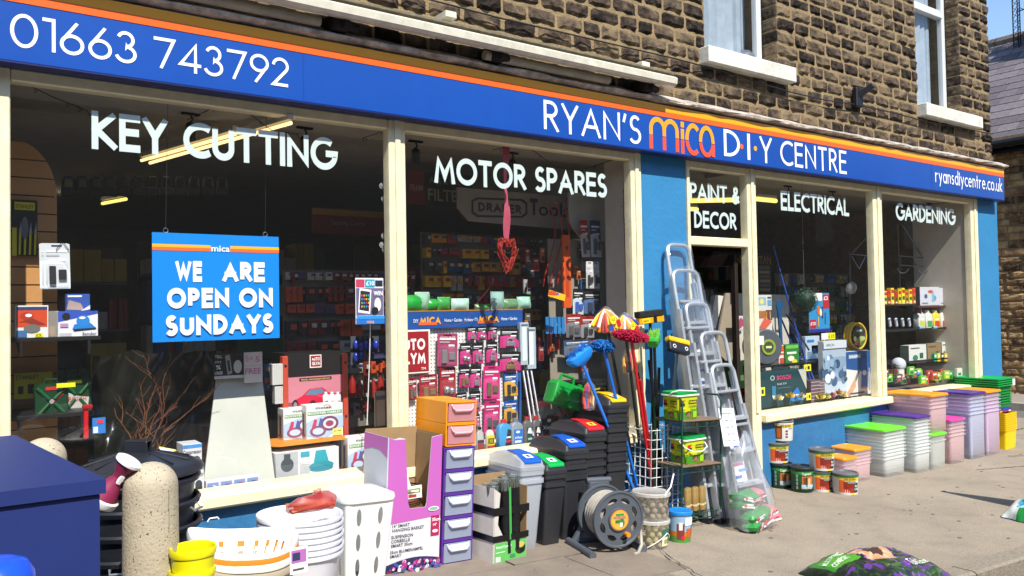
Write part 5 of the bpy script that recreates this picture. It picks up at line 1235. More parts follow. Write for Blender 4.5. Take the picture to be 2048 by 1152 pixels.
# --- paint tins
def tin(x, y, z, kind, lab, r=.094, h=.185, rz=0):
    t = thing('paint_tin', lab, 'paint tin', (x, y, z), rz+R(-62), 'paint tins by the blue wall', tilt(x)); g = kind == 'green'
    bc = '123a22' if g else 'dadcd6'
    MB().lathe([(.001, 0), (r*.93, 0), (r*.95, .006), (r*(1.0 if not g else .97), h)], n=36).build('can', mat('tin_'+kind, bc, .35, var=.05), t)
    lc = '2f3133' if g else '6e7074'
    MB().lathe([(r*1.0, h-.01), (r*1.05, h-.008), (r*1.055, h+.003), (r*1.0, h+.008), (r*.9, h+.007), (r*.87, h-.001), (.001, h-.001)], n=36).build('lid', mat('tin_lid', lc, .4, .3 if not g else .1), t)
    if kind == 'green':
        wrap(t, r*.93, r*.97, h, [(-190, 10, .012, .17, '15502c'), (-190, 10, .15, .172, '2f8a3a'), (-88, -22, .045, .135, 'b8682a'), (-80, -66, .06, .125, '6a3a1c'), (-55, -42, .06, .12, 'e0b878'), (-90, -20, .045, .068, '9fc4d8'), (-66, -60, .05, .13, '3a2a1c'), (-100, -15, .012, .03, '0c2c1a')]+[(-118, -108, .03+.032*i, .052+.032*i, 'b8c8b8') for i in range(4)]+[(-115, -111, .036+.032*i, .047+.032*i, '15502c') for i in range(4)])
        lt(t, 'Cuprinol', r*.975, -88, -40, .148, .02, 'f2f2e8'); lt(t, 'GARDEN SHADES', r*.965, -90, -30, .034, .012, 'f2f2e8')
        MB().tube([(r*1.04*math.cos(R(a)), r*.2*math.sin(R(a)), h-.02+.03*math.sin(R(a))) for a in range(10, 171, 20)], .002, 5).build('handle', BLK, t)
    elif kind == 'orange':
        wrap(t, r*.93, r, h, [(-200, 20, h-.05, h-.012, 'dcc030'), (-110, -25, .02, .095, 'bf3d18'), (-110, -85, .02, .12, 'd85a28'), (-88, -40, .05, .11, '7c2416'), (-60, -30, .02, .06, '9a2a1a'), (-38, -12, .02, .10, '1e3a24'), (-200, -112, .02, .14, 'c4c6c2'), (-50, -32, .004, .018, 'f0d020'), (-70, -30, h-.068, h-.05, '8a8a80')])
        lt(t, '25% EXTRA', r*1.0, -85, -30, h-.042, .018, '2a2418'); lt(t, '5yr', r*.99, -36, -20, .068, .018, 'f4f4f4'); lt(t, 'Life', r*.98, -36, -18, .042, .018, 'f4f4f4')
        MB().lathe([(r*1.005, h-.022), (r*1.035, h-.02), (r*1.035, h-.011), (r*1.0, h-.01)], n=36).build('green_band', plastic('2c6a3c'), t)
    else:
        wrap(t, r*.93, r, h, [(-200, 20, h-.05, h-.012, 'e0c83a'), (-200, -112, .02, .13, 'b83a4a'), (-110, -78, .02, .13, '3f3a1c'), (-104, -84, .03, .11, 'c05a1c'), (-60, -48, .03, .045, '8a2a3a'), (-60, -48, .055, .07, '8a2a3a'), (-60, -48, .08, .095, '8a2a3a'), (-45, -20, .105, .11, '777777')])
        lt(t, '25% EXTRA', r*1.0, -85, -30, h-.042, .018, '2a2418')
        MB().lathe([(r*1.005, h-.022), (r*1.03, h-.02), (r*1.03, h-.011), (r*1.0, h-.01)], n=36).build('white_band', PW, t)
    return t
def lt(parent, s, r, a0, a1, z, h, col):
    mb = MB(); ftext(mb, s, 0, 0, h, 0, Vector((0, 0, 0)), X_, Z_, Y_, 0)
    if not mb.v: return
    w_ = max(v[0] for v in mb.v) or 1
    mb.v = [((r+.004)*math.cos(R(a0+(a1-a0)*v[0]/w_)), (r+.004)*math.sin(R(a0+(a1-a0)*v[0]/w_)), z+v[2]) for v in mb.v]
    mb.build('lettering', inkm(col), parent)
# --- clear storage boxes
BOXM = {'w': clearish('box_clear', 'fafdfb', .44, .25, .45), 'p': clearish('box_lilac', 'f3e2f6', .44, .25, .45), 'o': clearish('box_rose', 'f8dfe2', .44, .25, .45), 'b': clearish('box_bluish', 'e6e9fb', .44, .25, .45)}
def box_stack(w, d, n, full, sp, key, lidc, words, z0, x, y):
    xc, yc = x+w/2, y+d/2; m = BOXM[key]; pr = None; base = gz(xc)+z0
    for i in range(n):
        lab = 'clear storage box, %s up in the stack under the %s' % (ORD[i], words); loc = (xc+(i % 2)*.002, yc, base+i*sp)
        if i == n-1: lab = 'clear storage box with its %s, top of that stack' % words
        if pr is None:
            pr = t = thing('storage_box', lab, 'storage box', loc, 0, 'nested clear storage boxes', tilt(xc)); a, b = w/2, d/2
            MB().rr([(a*.86, b*.92, 0, .03), (a*.88, b*.94, .006, .03), (a*.91, b*.945, full-.03, .025), (a*.915, b*.95, full-.013, .025), (a*1.0, b*1.0, full-.011, .025), (a*1.0, b*1.0, full, .025), (a*.955, b*.98, full-.001, .02)], c1=False).build('box', m, pr)
            MB().rr([(a*.9, b*.95, full*.22, .03), (a*.905, b*.955, full*.22+.002, .03)], c0=False, c1=False).build('moulded_line', m, pr)
        else: t = dup(pr, loc, lab)
    a, b = w/2*1.03, d/2*1.02; f = full+.001
    MB().rr([(a*.99, b*.99, f-.008, .03), (a, b, f-.006, .03), (a, b, f+.008, .03), (a*.97, b*.975, f+.014, .03), (a*.9, b*.93, f+.014, .03), (a*.88, b*.92, f+.010, .03)]).build('lid', plastic(lidc, .3), t)
    return xc, yc, base+(n-1)*sp+full

for fl_, dy_, up_, kd, lb, rz in (((1582, 978), .10, 0, 'green', 'dark green paint tin with garden picture, left of the two green ones', 0), ((1624, 986), .10, 0, 'green', 'dark green paint tin with garden picture, right of the two green ones', .08),
        ((1662, 984), .10, 0, 'orange', 'orange and red paint tin on the ground behind the front one', 0), ((1712, 990), .10, 0, 'orange', 'orange and red paint tin standing alone at the front right', -.1)):
    q = G(*fl_); tin(q.x+.01, q.y+dy_, gz(q.x), kd, lb, h=.20 if kd == 'green' else .165, r=.092 if kd == 'green' else .10, rz=rz)
qa, qb = G(1582, 978), G(1662, 984)
tin((qa.x*.45+G(1624, 986).x*.55)+.0, qa.y+.14, gz(6)+.213, 'orange', 'orange and red paint tin on top of the green tins', h=.165, r=.10)
tin(qb.x+.0, qb.y+.08, gz(6)+.178, 'orange', 'orange and red paint tin on top of the orange one in the middle', h=.165, r=.10, rz=-.05)
tin(qa.x+.09, qa.y+.15, gz(6)+.39, 'white', 'white-backed paint tin with grey lid, topmost of the pile', h=.165, r=.10)
def bs(fr, yf, w, d, n, full, key, lidc, words, z0=0):
    p = W(*fr, yf); h = p.z-gz(p.x)-z0-.012; return box_stack(w, d, n, full, max(.012, (h-full)/max(1, n-1)), key, lidc, words, z0, p.x-w, yf)
bs((1744, 894), -.34, .26, .25, 5, .16, 'o', 'f59a1a', 'larger orange lid behind the tins')
bs((1716, 913), -.45, .20, .2, 4, .14, 'o', 'f59a1a', 'smallest orange lid')
bs((1813, 853), -.39, .37, .42, 9, .17, 'w', '6ee02a', 'lime green lid')
bs((1862, 830), -.46, .27, .46, 11, .19, 'w', '4b2a86', 'left purple lid')
xc_, yc_, tp_ = bs((1894, 864), -.47, .27, .34, 2, .27, 'w', '6ee02a', 'small lime green lid')
bs((1897, 786), -.44, .33, .46, 4, .24, 'o', 'f59a1a', 'left tall orange lid', tp_+.016-gz(xc_))
bs((1932, 835), -.44, .31, .36, 5, .28, 'o', 'd9409a', 'bright pink lid')
bs((1972, 783), -.44, .33, .5, 6, .46, 'b', '4b2a86', 'right purple lid')
bs((2002, 779), -.44, .32, .5, 6, .46, 'p', 'f59a1a', 'right orange lid')
def crate_stack(x, y, w, d, z, n, full, sp, col, lab, grp, nm='crate', cat='crate', legs=False):
    pr = None; m = plastic(col, .4)
    for i in range(n):
        l_ = '%s, %s up in its stack at the far end' % (lab, ORD[i]); loc = (x+w/2, y+d/2, z+i*sp)
        if pr is None:
            pr = thing(nm, l_, cat, loc, 0, grp); a, b = w/2, d/2
            MB().rr([(a*.86, b*.9, 0, .02), (a*.95, b*.96, full-.014, .02), (a, b, full-.013, .02), (a, b, full, .02), (a*.95, b*.96, full, .02), (a*.83, b*.88, .006, .02)], c1=True).build('shell', m, pr)
        else: dup(pr, loc, l_)
    return z+(n-1)*sp+full
gp = W(2024, 766, -.33); gw, gd = .33, .42; gx, gy_ = gp.x-gw, -.33; g0 = gz(gx); htot = gp.z-g0
z = crate_stack(gx+.02, gy_-.06, .27, .36, g0, 9, .21, (htot*.56-.21)/8, 'f2c40a', 'yellow plastic bin', 'yellow plastic bins', 'yellow_bin', 'bin')
t = thing('toy_box', 'red and blue lidded box squeezed between yellow bins and green baskets', 'box', (gx+.15, gy_+.2, z+.002)); MB().box(-.15, -.2, 0, .15, .2, .02, bv=.004).build('body', plastic('c22030'), t); MB().box(-.152, -.202, .0205, .152, .202, .04, bv=.004).build('lid', plastic('2a3a9a'), t)
art(t, (-.15, -.2005, 0), X_, Z_, [('r', .02, .004, .05, .014, 'e8c020'), ('r', .10, .004, .08, .014, '2a5ab0'), ('r', .22, .003, .05, .015, 'e8e0d0')])
z = crate_stack(gx, gy_, gw, gd, z+.044, 7, .06, .028, '0a8a3c', 'green plastic tray', 'green plastic trays', 'tray', 'tray')
z = crate_stack(gx-.03, gy_-.02, gw+.06, gd+.05, z+.003, 4, .022, .0235, '0b9a42', 'flat green tray on top', 'flat green trays', 'flat_tray', 'tray')
t = thing('paper_label', 'white paper label stuck on the flat green lids', 'label', (gx+gw-.04, gy_-.0215, z-.085)); MB().box(0, -.002, 0, .06, 0, .07).build('paper', PW, t)
# --- compost bags lying on the pavement
def pillow(L, Wd, H, seed, mats, cf, amp=.012, nx=96, ny=64):
    mb = MB(); top = []
    def P(u, v):
        e = max(0, (1-abs(u)**3.0)*(1-abs(v)**2.4)); q = Vector((u*2.2+seed, v*2.2, 0))
        h = H*e**.6+amp*2.0*noise.noise(q*1.3)*e**.3+amp*.55*abs(noise.noise(q*3.5))*(.25+e)+amp*.25*noise.noise(q*9)*(.3+e)
        ed = 1+.03*noise.noise(Vector((u*3, v*3, seed))); wv = .012*math.sin(u*9+seed) if abs(v) > .9 else 0
        return (u*L/2*ed*(1+.02*math.sin(v*7)), (v*Wd/2*ed*(1-.12*abs(u)**4)+wv), max(.004, h)+.004)
    for j in range(ny+1):
        for i in range(nx+1): top.append(P(i/nx*2-1, j/ny*2-1))
    mb.add(top, [], 0, True); m = nx+1
    for j in range(ny):
        for i in range(nx): mb.f.append([j*m+i, j*m+i+1, (j+1)*m+i+1, (j+1)*m+i]); mb.m.append(cf((i+.5)/nx*2-1, (j+.5)/ny*2-1)); mb.sm.append(True)
    mb.add([(a, b, .002) for a, b, c in (top[0], top[nx], top[-1], top[-1-nx])], [(3, 2, 1, 0)]); return mb, P
def baglet(parent, P, s, u0, v0, du, h, col, an=0):
    """lettering that follows the bag: u0,v0 start, du length, h height in the bag's own -1..1 span"""
    tm = MB(); ftext(tm, s, 0, 0, h, 0, Vector((0, 0, 0)), X_, Y_, Z_, 0, du); ca, sa = math.cos(R(an)), math.sin(R(an))
    vs = [P(u0+a*ca-b*sa, v0+a*sa+b*ca) for a, b, c in tm.v]; MB().add([(a, b, c+.006) for a, b, c in vs], tm.f, 0, True).build('lettering', inkm(col), parent)
BC = ['1c2418', '2f7a1e', '4f9a2a', 'c9936c', 'dcae8a', '4a2f22', '5a3080', '8a50a8', '2c4022', '44602c', '2a2440', 'e4e6da', '2a468c']
def compost(u, v):
    a = noise.noise(Vector((u*5, v*5, 1))); b = noise.noise(Vector((u*11, v*11, 5)))
    if u < -.93 or v > .95: return 0
    if -.86 < u < -.28 and .05 < v+.12*u < .72: return 2 if v+.12*u < .6 and u > -.8 else 1
    hx, hy = (u-.08)/.34, (v-.18)/.52; r = hx*hx+hy*hy
    if r < .9+.3*a:
        if r < .22+.1*b: return 5
        return 4 if math.sin(math.atan2(hy, hx)*9+3*a) > .2 else 3
    if u > -.25:
        if abs(math.sin(u*19+v*7+4*a)) < .16 and v < .6: return 7 if b > 0 else 9
        if a > .18: return 6
        if b > .2: return 7 if v > 0 else 9
        if a < -.25: return 10
        return 8
    if v < -.1 and a > .2: return 6
    return 0 if b < .25 else 8
bgm = [mat('compost_bag_film', c, .3, var=.1, vs=9, bump=.12, bs=30) for c in BC]
cx, cy = 4.27, -1.81
cb_ = thing('compost_bag', 'full dark compost bag printed with hands and purple flowers lying at the kerb', 'compost bag', (cx, cy, gz(cx)+.002), R(-4), None, tilt(cx))
mb, Pf = pillow(.70, .56, .12, 4.2, bgm, compost); mb.build('bag', bgm, cb_)
baglet(cb_, Pf, 'MULTI-PURPOSE', -.80, .42, .48, .13, 'e9f2dc', 4); baglet(cb_, Pf, 'COMPOST', -.78, .2, .4, .13, 'e9f2dc', 4); baglet(cb_, Pf, 'Tub & Basket', .2, -.62, .55, .16, 'e6ead8', 6)
def growbag(u, v):
    a = noise.noise(Vector((u*4, v*4, 3)))
    if u < -.82: return 1 if v < .3 else 2
    if v > .45+.2*a: return 2 if u < .2 else 3
    if a > .2: return 4
    if a < -.22: return 1
    return 3 if abs(math.sin(u*7+v*9)) > .5 else 0
bg2 = [mat('grow_bag_film', c, .28, var=.1, vs=9, bump=.15, bs=30) for c in ('1c7fc0', '1f8a3c', 'e6eae2', '5ab4dc', 'a4dcf0')]
c2 = thing('compost_bag', 'white, green and blue printed bag leaning at the right edge of the picture', 'compost bag', (6.46, -1.84, gz(6.42)+.002), R(-12))
mb, Pf = pillow(.55, .36, .17, 9.1, bg2, growbag, .014, 60, 40); mb.build('bag', bg2, c2)
# --- swing sign at the right edge
ss = thing('pavement_sign', 'grey framed swing sign on the pavement cut by the right edge of the picture', 'sign', (6.60, -1.76, gz(6.6)), R(-78))
MB().box(0, -.018, .13, .03, .018, 1.0, bv=.008).box(.56, -.018, .13, .59, .018, 1.0, bv=.008).box(.03, -.018, .13, .56, .018, .16).box(.03, -.018, .97, .56, .018, 1.0).build('frame', metal('9fa2a6', .4), ss)
MB().box(.03, -.008, .16, .56, .008, .97).build('poster_panel', mat('poster_white', 'd8dade', .4), ss)
MB().box(-.01, -.03, .095, .045, .03, .135, bv=.01).build('rubber_foot', BLK, ss); MB().box(.1, -.22, 0, .5, .22, .05, bv=.01).cyl((.3, 0, .05), (.3, 0, .14), .02).build('base', BLK, ss)
# small litter and stains in the gutter are left to the pavement material; a few dead leaves by the slabs
lf = MB()
for k in range(40):
    x, y = rng.uniform(2.4, 8.5), rng.uniform(-1.7, -.02); s = rng.uniform(.004, .009); a = rng.uniform(0, 6)
    lf.add([(x+s*math.cos(a+b), y+s*math.sin(a+b)*.7, gz(x)+.004+(.014 if x < 3.75 else 0)+.002*(i % 2)) for i, b in enumerate((0, 1.6, 3.1, 4.7))], [(0, 1, 2, 3)])
tag(lf.build('grit_and_leaves', mat('dead_leaf', '4a3c2a', .9, var=.4)), 'scattered grit and bits of dead leaf on the pavement', 'litter', kind='stuff')
# ================================================================= behind the glass
LAMPM = mat('lit_tube', 'ffdc98', .5, var=0, emit=1.1)
def Zp(px, py, z):
    d = ray(px, py); return EYE+d*((z-EYE.z)/d.z)
def rect(px0, py0, px1, py1, y):
    xm0, xm1 = (py0+py1)/2, (px0+px1)/2
    return W(px0, xm0, y).x, W(px1, xm0, y).x, W(xm1, py1, y).z, W(xm1, py0, y).z
def sc(shapes, w, h):
    out = []
    for q in shapes:
        if q[0] == 'r': out.append(('r', q[1]*w, q[2]*h, q[3]*w, q[4]*h, q[5]))
        elif q[0] == 'e': out.append(('e', q[1]*w, q[2]*h, q[3]*w, q[4]*h, q[5]))
        elif q[0] == 'p': out.append(('p', [(a*w, b*h) for a, b in q[1]], q[2]))
        elif q[0] == 't': out.append(('t', q[1], q[2]*w, q[3]*h, q[4]*h, q[5])+((q[6]*w,) if len(q) > 6 else ()))
        elif q[0] == 's': out.append(('s', q[1], q[2]*w, q[3]*w, q[4]*h, q[5]*h, q[6], q[7]))
    return out
def pack(name, label, cat, px, y, dep, col, shapes, group=None, side=None, part='box', rough=.5, z0=None, tiltx=0, m=None):
    x0, x1, za, zb = rect(*px, y)
    if z0 is not None: za = z0
    t = thing(name, label, cat, (x0, y, za), 0, group, None, tiltx); w, h = x1-x0, zb-za
    MB().box(0, 0, 0, w, dep, h, bv=min(.002, dep*.3)).build(part, m or mat('card', col, rough, var=.05), t)
    if shapes: art(t, (0, 0, 0), X_, Z_, sc(shapes, w, h), 'front_print')
    if side: art(t, (0, dep, 0), -Y_, Z_, sc(side, dep, h), 'side_print')
    return t, w, h
def blister(label, px, y, head, body, obj='8a8a8a', txt=None, group='carded packs on the pegboard', shape='round', tc='e8e8e8', cardc=None):
    x0, x1, za, zb = rect(*px, y); w, h = x1-x0, zb-za
    t = thing('carded_pack', label, 'carded pack', (x0, y, za), 0, group); t.rotation_euler = (R(rng.uniform(-3, 3)), R(rng.uniform(-2.5, 2.5)), R(rng.uniform(-14, 6)))
    MB().poly([(0, 0), (w, 0), (w, h*.98), (w*.9, h), (w*.1, h), (0, h*.98)], (0, .0015)).build('card', mat('card', cardc or head, .5, var=.04), t)
    sh = [('p', [(0, .02), (1, .02), (1, .35), (.75, .58), (.4, .66), (0, .6)], body), ('r', .3, .93, .4, .03, '0c0c0c'), ('r', .1, .80, .8, .05, tc), ('r', .1, .72, .5, .03, 'b8b8b8'), ('r', .55, .6, .3, .06, 'f0f0f0')]
    if txt: sh.append(('t', txt, .12, .8, .1, tc, .76))
    art(t, (0, 0, 0), X_, Z_, sc(sh, w, h), 'front_print')
    om = mat('hardware', obj, .3, .8 if obj in ('b9a05a', 'c9c9cc', '8a8a8a') else .1); mb = MB()
    if shape == 'round':
        mb.sphere((w*.38, -.012, h*.3), w*.2, 12, 8); mb.sphere((w*.68, -.012, h*.26), w*.17, 12, 8)
    elif shape == 'lock':
        mb.box(w*.3, -.02, h*.12, w*.75, -.004, h*.34, bv=.003); mb.tube([(w*.38, -.012, h*.34), (w*.38, -.012, h*.45), (w*.52, -.012, h*.52), (w*.66, -.012, h*.45), (w*.66, -.012, h*.34)], w*.035, 6)
    else:
        mb.box(w*.2, -.018, h*.1, w*.45, -.003, h*.5, bv=.003); mb.box(w*.55, -.018, h*.2, w*.85, -.003, h*.42, bv=.003)
    mb.build('hardware', om, t); MB().rr([(w*.42, h*.26, 0, w*.1), (w*.38, h*.22, .022, w*.08)], c0=False).build('bubble', clearish('blister', 'eef2f6', .04, .06, .2), t, loc=(w*.5, -.002, h*.33)).rotation_euler = (R(90), 0, 0)
    return t
def shelf(label, px, y, dep, col='1b1c1d', name='shelf', th=.02):
    x0, x1, za, zb = rect(*px, y); t = thing(name, label, 'shelf', (x0, y, zb-th)); w = x1-x0
    MB().box(0, 0, 0, w, dep, th, bv=.002).build('board', mat('shelf_paint', col, .4), t)
    for a in (.04, w-.06): MB().poly([(0, 0), (dep*.8, 0), (0, -.07)][::1], (a, a+.012), 'x').build('bracket', mat('shelf_paint', col, .4), t)
    return t
def bottle(name, label, cat, px, y, col, cap, shapes, r=None, depth=.5, shoulder=.72, handle=False, m=None):
    x0, x1, za, zb = rect(*px, y); w, h = (x1-x0)/2, zb-za; t = thing(name, label, cat, ((x0+x1)/2, y+w*depth, za))
    m = m or plastic(col, .35); nk = w*.35
    if handle:
        MB().rr([(w*.95, w*depth, 0, .01), (w, w*depth, h*.03, .015), (w, w*depth, h*.55, .015), (w*.7, w*depth*.9, h*.75, .012), (nk, nk, h*.84, .01), (nk, nk, h*.9, .01)], c=(0, 0, 0)).build('body', m, t)
    else:
        MB().rr([(w*.95, w*depth, 0, .01), (w, w*depth, h*.03, .012), (w, w*depth, h*shoulder, .012), (w*.8, w*depth*.8, h*(shoulder+.09), .012), (nk, nk, h*.88, .01), (nk, nk, h*.91, .01)]).build('body', m, t)
    MB().lathe([(nk*1.2, h*.9), (nk*1.2, h), (.001, h)], n=14).build('cap', plastic(cap), t)
    if shapes: art(t, (-w*.9, -w*depth, h*.08), X_, Z_, sc(shapes, w*1.8, h*.6), 'label')
    return t
# --- ceiling tubes and spotlights
for k, (a, b) in enumerate((((283, 321), (470, 268)), ((300, 326), (582, 246)))):
    p, q = Zp(*a, 2.60), Zp(*b, 2.60); t = thing('strip_light', 'lit fluorescent tube glowing behind KEY CUTTING, %s of the pair' % ('upper', 'lower')[k], 'light', p); d = q-p
    MB().cyl((0, 0, 0), d, .011, n=8).build('tube', LAMPM, t)
    MB().cyl(Vector((0, 0, .035)), d+Vector((0, 0, .035)), .022, n=4).build('batten', mat('batten', 'bdb8a8', .5), t)
for k, (a, b) in enumerate((((1378, 402), (1475, 400)), ((1512, 398), (1552, 402)), ((1378, 418), (1395, 419)), ((205, 407), (252, 398)))):
    z = 2.62 if k < 3 else 2.5; p, q = Zp(*a, z), Zp(*b, z); t = thing('strip_light', ('yellowish lit tube behind PAINT &', 'short end of lit tube left of ELECTRICAL', 'lower glowing tube end behind DECOR', 'distant glowing tube left of the blue sign')[k], 'light', p)
    MB().cyl((0, 0, 0), q-p, .022 if k < 3 else .014, n=8).build('tube', mat('lit_tube_far', 'f0d870', .5, var=0, emit=1.1), t); MB().cyl(Vector((0, 0, .04)), q-p+Vector((0, 0, .04)), .02, n=4).build('batten', mat('batten', 'bdb8a8', .5), t)
for px, py, w_ in ((381, 206, 'behind the C of KEY CUTTING'), (609, 243, 'behind the N of KEY CUTTING'), (831, 272, 'at the left of the MOTOR SPARES window'), (1024, 297, 'above MOTOR SPARES by the ribbon'), (1576, 378, 'left above ELECTRICAL'), (1665, 390, 'right above ELECTRICAL'), (1858, 405, 'behind GARDENING')):
    p = W(px, py, .38); t = thing('spotlight', 'small dark spotlight on the soffit %s' % w_, 'spotlight', (p.x, .38, 2.683)); m = mat('spot_black', '16130f', .4)
    MB().box(-.05, -.012, -.012, .05, .012, 0).build('base', m, t)
    MB().tube([(0, 0, -.012), (.012, 0, -.035), (-.005, 0, -.055), (.0, 0, -.07)], .006, 6).build('stem', m, t)
    MB().lathe([(.02, .045), (.028, .03), (.03, -.03), (.034, -.05), (.028, -.05)], n=14).build('head', m, t, loc=(0, 0, -.10))
for k, (x, y) in enumerate(((-.2, 3.6), (9.2, 6.6))):  # extra tubes added only to brighten the dim stock deep inside
    t = thing('strip_light', 'lit ceiling tube deep inside the shop, %s from the left' % ORD[k], 'light', (x, y, 2.68)); MB().cyl((0, 0, 0), (1.1, .9, 0), .013, n=8).build('tube', mat('added_fill_tube', 'ffeec4', .5, var=0, emit=7), t); MB().cyl((0, 0, .035), (1.1, .9, .035), .02, n=4).build('batten', mat('batten', 'bdb8a8', .5), t)
# light strings looped under the soffit
def wire(label, pts, y, r=.0022, name='light_string', cat='wire', col='15120e', twig=True):
    mb = MB(); P = [W(a, b, y) for a, b in pts]; mb.tube(P, r, 5)
    if twig:
        for i in range(len(P)-1):
            for k in range(2):
                q = P[i].lerp(P[i+1], rng.random()); mb.tube([q, q+Vector((rng.uniform(-.03, .03), 0, -rng.uniform(.01, .035)))], r*.9, 4)
    return tag(mb.build(name, mat('dark_wire', col, .6)), label, cat)
wire('dark fairy-light wire sagging from the top left corner of the first window', [(20, 146), (62, 173), (110, 196), (160, 215), (176, 222)], .12)
wire('dark fairy-light wire looping down behind the word CUTTING', [(375, 240), (420, 218), (462, 203), (505, 232), (545, 262), (600, 268)], .12)
wire('dark fairy-light wire at the top of the first mullion', [(725, 276), (752, 268), (770, 256)], .12)
wire('dark fairy-light wire hanging down the right side of the second window', [(985, 300), (1040, 288), (1072, 305), (1105, 330), (1150, 345), (1210, 325), (1250, 312), (1248, 360), (1247, 420), (1250, 500), (1252, 600)], .1)
# --- hanging OPEN ON SUNDAYS board
x0, x1 = W(304.5, 571, .11).x, W(558.5, 579, .11).x; z1 = (W(305, 461, .11).z+W(557, 477, .11).z)/2; z0 = (W(304, 682, .11).z+W(559, 679, .11).z)/2
t = thing('hanging_sign', 'bright blue hanging board reading WE ARE OPEN ON SUNDAYS', 'sign', (x0, .11, z0)); w, h = x1-x0, z1-z0
MB().box(0, 0, 0, w, .005, h, bv=.001).build('board', mat('sign_sky_blue', '0284dc', .4, var=.02), t)
art(t, (0, 0, 0), X_, Z_, [('r', 0, h*.868, w, h*.028, 'f6b31c'), ('r', 0, h*.838, w, h*.028, 'ee6a28'), ('r', w*.44, h*.838, w*.155, h*.058, '0284dc'), ('t', 'mica', w*.445, h*.84, h*.062, 'f4f4f0', w*.145),
    ('s', 'WE', w*.17, w*.37, h*.55, h*.745, .27, 'f1f1ea'), ('s', 'ARE', w*.53, w*.875, h*.55, h*.745, .27, 'f1f1ea'),
    ('s', 'OPEN', w*.105, w*.58, h*.305, h*.495, .27, 'f1f1ea'), ('s', 'ON', w*.66, w*.94, h*.305, h*.495, .27, 'f1f1ea'), ('s', 'SUNDAYS', w*.09, w*.94, h*.055, h*.245, .27, 'f1f1ea')], 'lettering')
for fx_ in (.10, .885):
    MB().tube([(w*fx_+.012*math.cos(R(a)), 0, h+.012+.012*math.sin(R(a))) for a in range(0, 360, 30)], .0018, 5, close=True).build('ring', metal('c0c0c0', .3), t)
    MB().cyl((w*fx_, 0, h+.022), (w*fx_+.02, .02, 2.683-z0), .0012, n=4).build('hanging_wire', mat('dark_wire', '15120e', .6), t)
# --- prize poster stuck on the pane
t, w, h = pack('window_poster', 'small WIN prize poster stuck inside the first window by the mullion', 'poster', (711, 556, 767, 648), GY+.008, .001, 'e8eaf4', [('r', .02, .80, .3, .17, 'c23a5a'), ('r', .34, .80, .34, .17, '1a9ab8'), ('r', .7, .82, .27, .13, '1a2234'), ('t', '£10', .38, .84, .1, 'ffffff', .28), ('r', .02, .2, .96, .58, '6a6486'), ('p', [(.08, .26), (.5, .22), (.56, .74), (.14, .78)], 'f0f0f0'), ('p', [(.12, .31), (.46, .27), (.51, .70), (.17, .73)], '2a2433')]+
     [('r', .19+.075*i, .36+.08*j, .045, .04, ('e8a23a', '4ac06a', '3a8ae0', 'e04a5a')[(i+j) % 4]) for i in range(4) for j in range(4)]+[('t', 'WIN', .62, .62, .1, 'ffffff', .32), ('e', .76, .42, .12, .15, 'dcdcd4'), ('e', .66, .3, .12, .07, '1a1a22'), ('r', 0, .11, 1, .07, '2a8ad0'), ('r', 0, 0, 1, .1, '1f6ab8'), ('t', 'mica', .36, .02, .07, 'f0a020', .26)], part='sheet')
# --- slatted panel and goods at the left
x0, x1, za, zb = rect(-60, 280, 114, 600, .60)
sp_ = thing('slatwall_panel', 'tan slatted wall panel with rounded top corner at far left', 'panel', (x0, .60, DZ)); w, h = x1-x0, zb-DZ
SLT = mat('tan_slatboard', 'c48f54', .55, var=.15, vs=3)
nb2 = 20; bh = h/nb2; cr_ = .3
def edge(z): 
    d = z-(h-cr_); return w if d <= 0 else w-cr_*.62*(1-math.sqrt(max(0, 1-(d/cr_)**2)))
for k in range(nb2):
    z_ = k*bh; z2 = z_+bh-.007; zz = [z_+(z2-z_)*q/4 for q in range(5)]
    MB().poly([(0, z_)]+[(edge(q), q) for q in zz]+[(0, z2)], (0, .018)).build('slat', SLT, sp_)
MB().poly([(0, 0)]+[(edge(h*q/20)-.006, h*q/20-.004) for q in range(21)]+[(0, h-.01)], (.018, .024)).build('backing', mat('dark_groove', '1d130b', .9), sp_)
pack('tool_card', 'black and yellow carded pliers set hanging on the slatted panel', 'carded tools', (24, 400, 75, 512), .57, .012, '1a1a18', [('r', 0, .0, .18, .5, 'd8c81e'), ('r', .1, .82, .8, .14, 'd8c81e'), ('t', 'STANLEY', .14, .85, .07, '141414', .72)]+[('p', [(.25+.2*i, .02), (.33+.2*i, .02), (.36+.2*i, .38), (.28+.2*i, .5)], 'd8c81e') for i in range(4)]+[('p', [(.28+.2*i, .42), (.38+.2*i, .4), (.34+.2*i, .62)], '9a9c9e') for i in range(4)]+[('e', .5, .5, .14, .2, '6a6c70')])
for k, dx_ in enumerate((-5, 3)):
    tt = blister(('grey-edged carded lamp kit behind its twin at the left', 'carded black lamp kit in clear pack hanging at the left')[k], (85+dx_, 487, 138+dx_, 578), .46-.02*k, '33507e', 'dfe6ec', '17181c', None, 'carded lamp kits', 'box', cardc='cfd6dc')
    tt.rotation_euler = (0, R(-1), 0)
wire('black hook holding the carded lamp kits', [(112, 500), (125, 482), (138, 500)], .43, twig=False, name='hook', cat='hook')
shelf('upper black shelf at the far left of the first window', (20, 674, 202, 692), .22, .4)
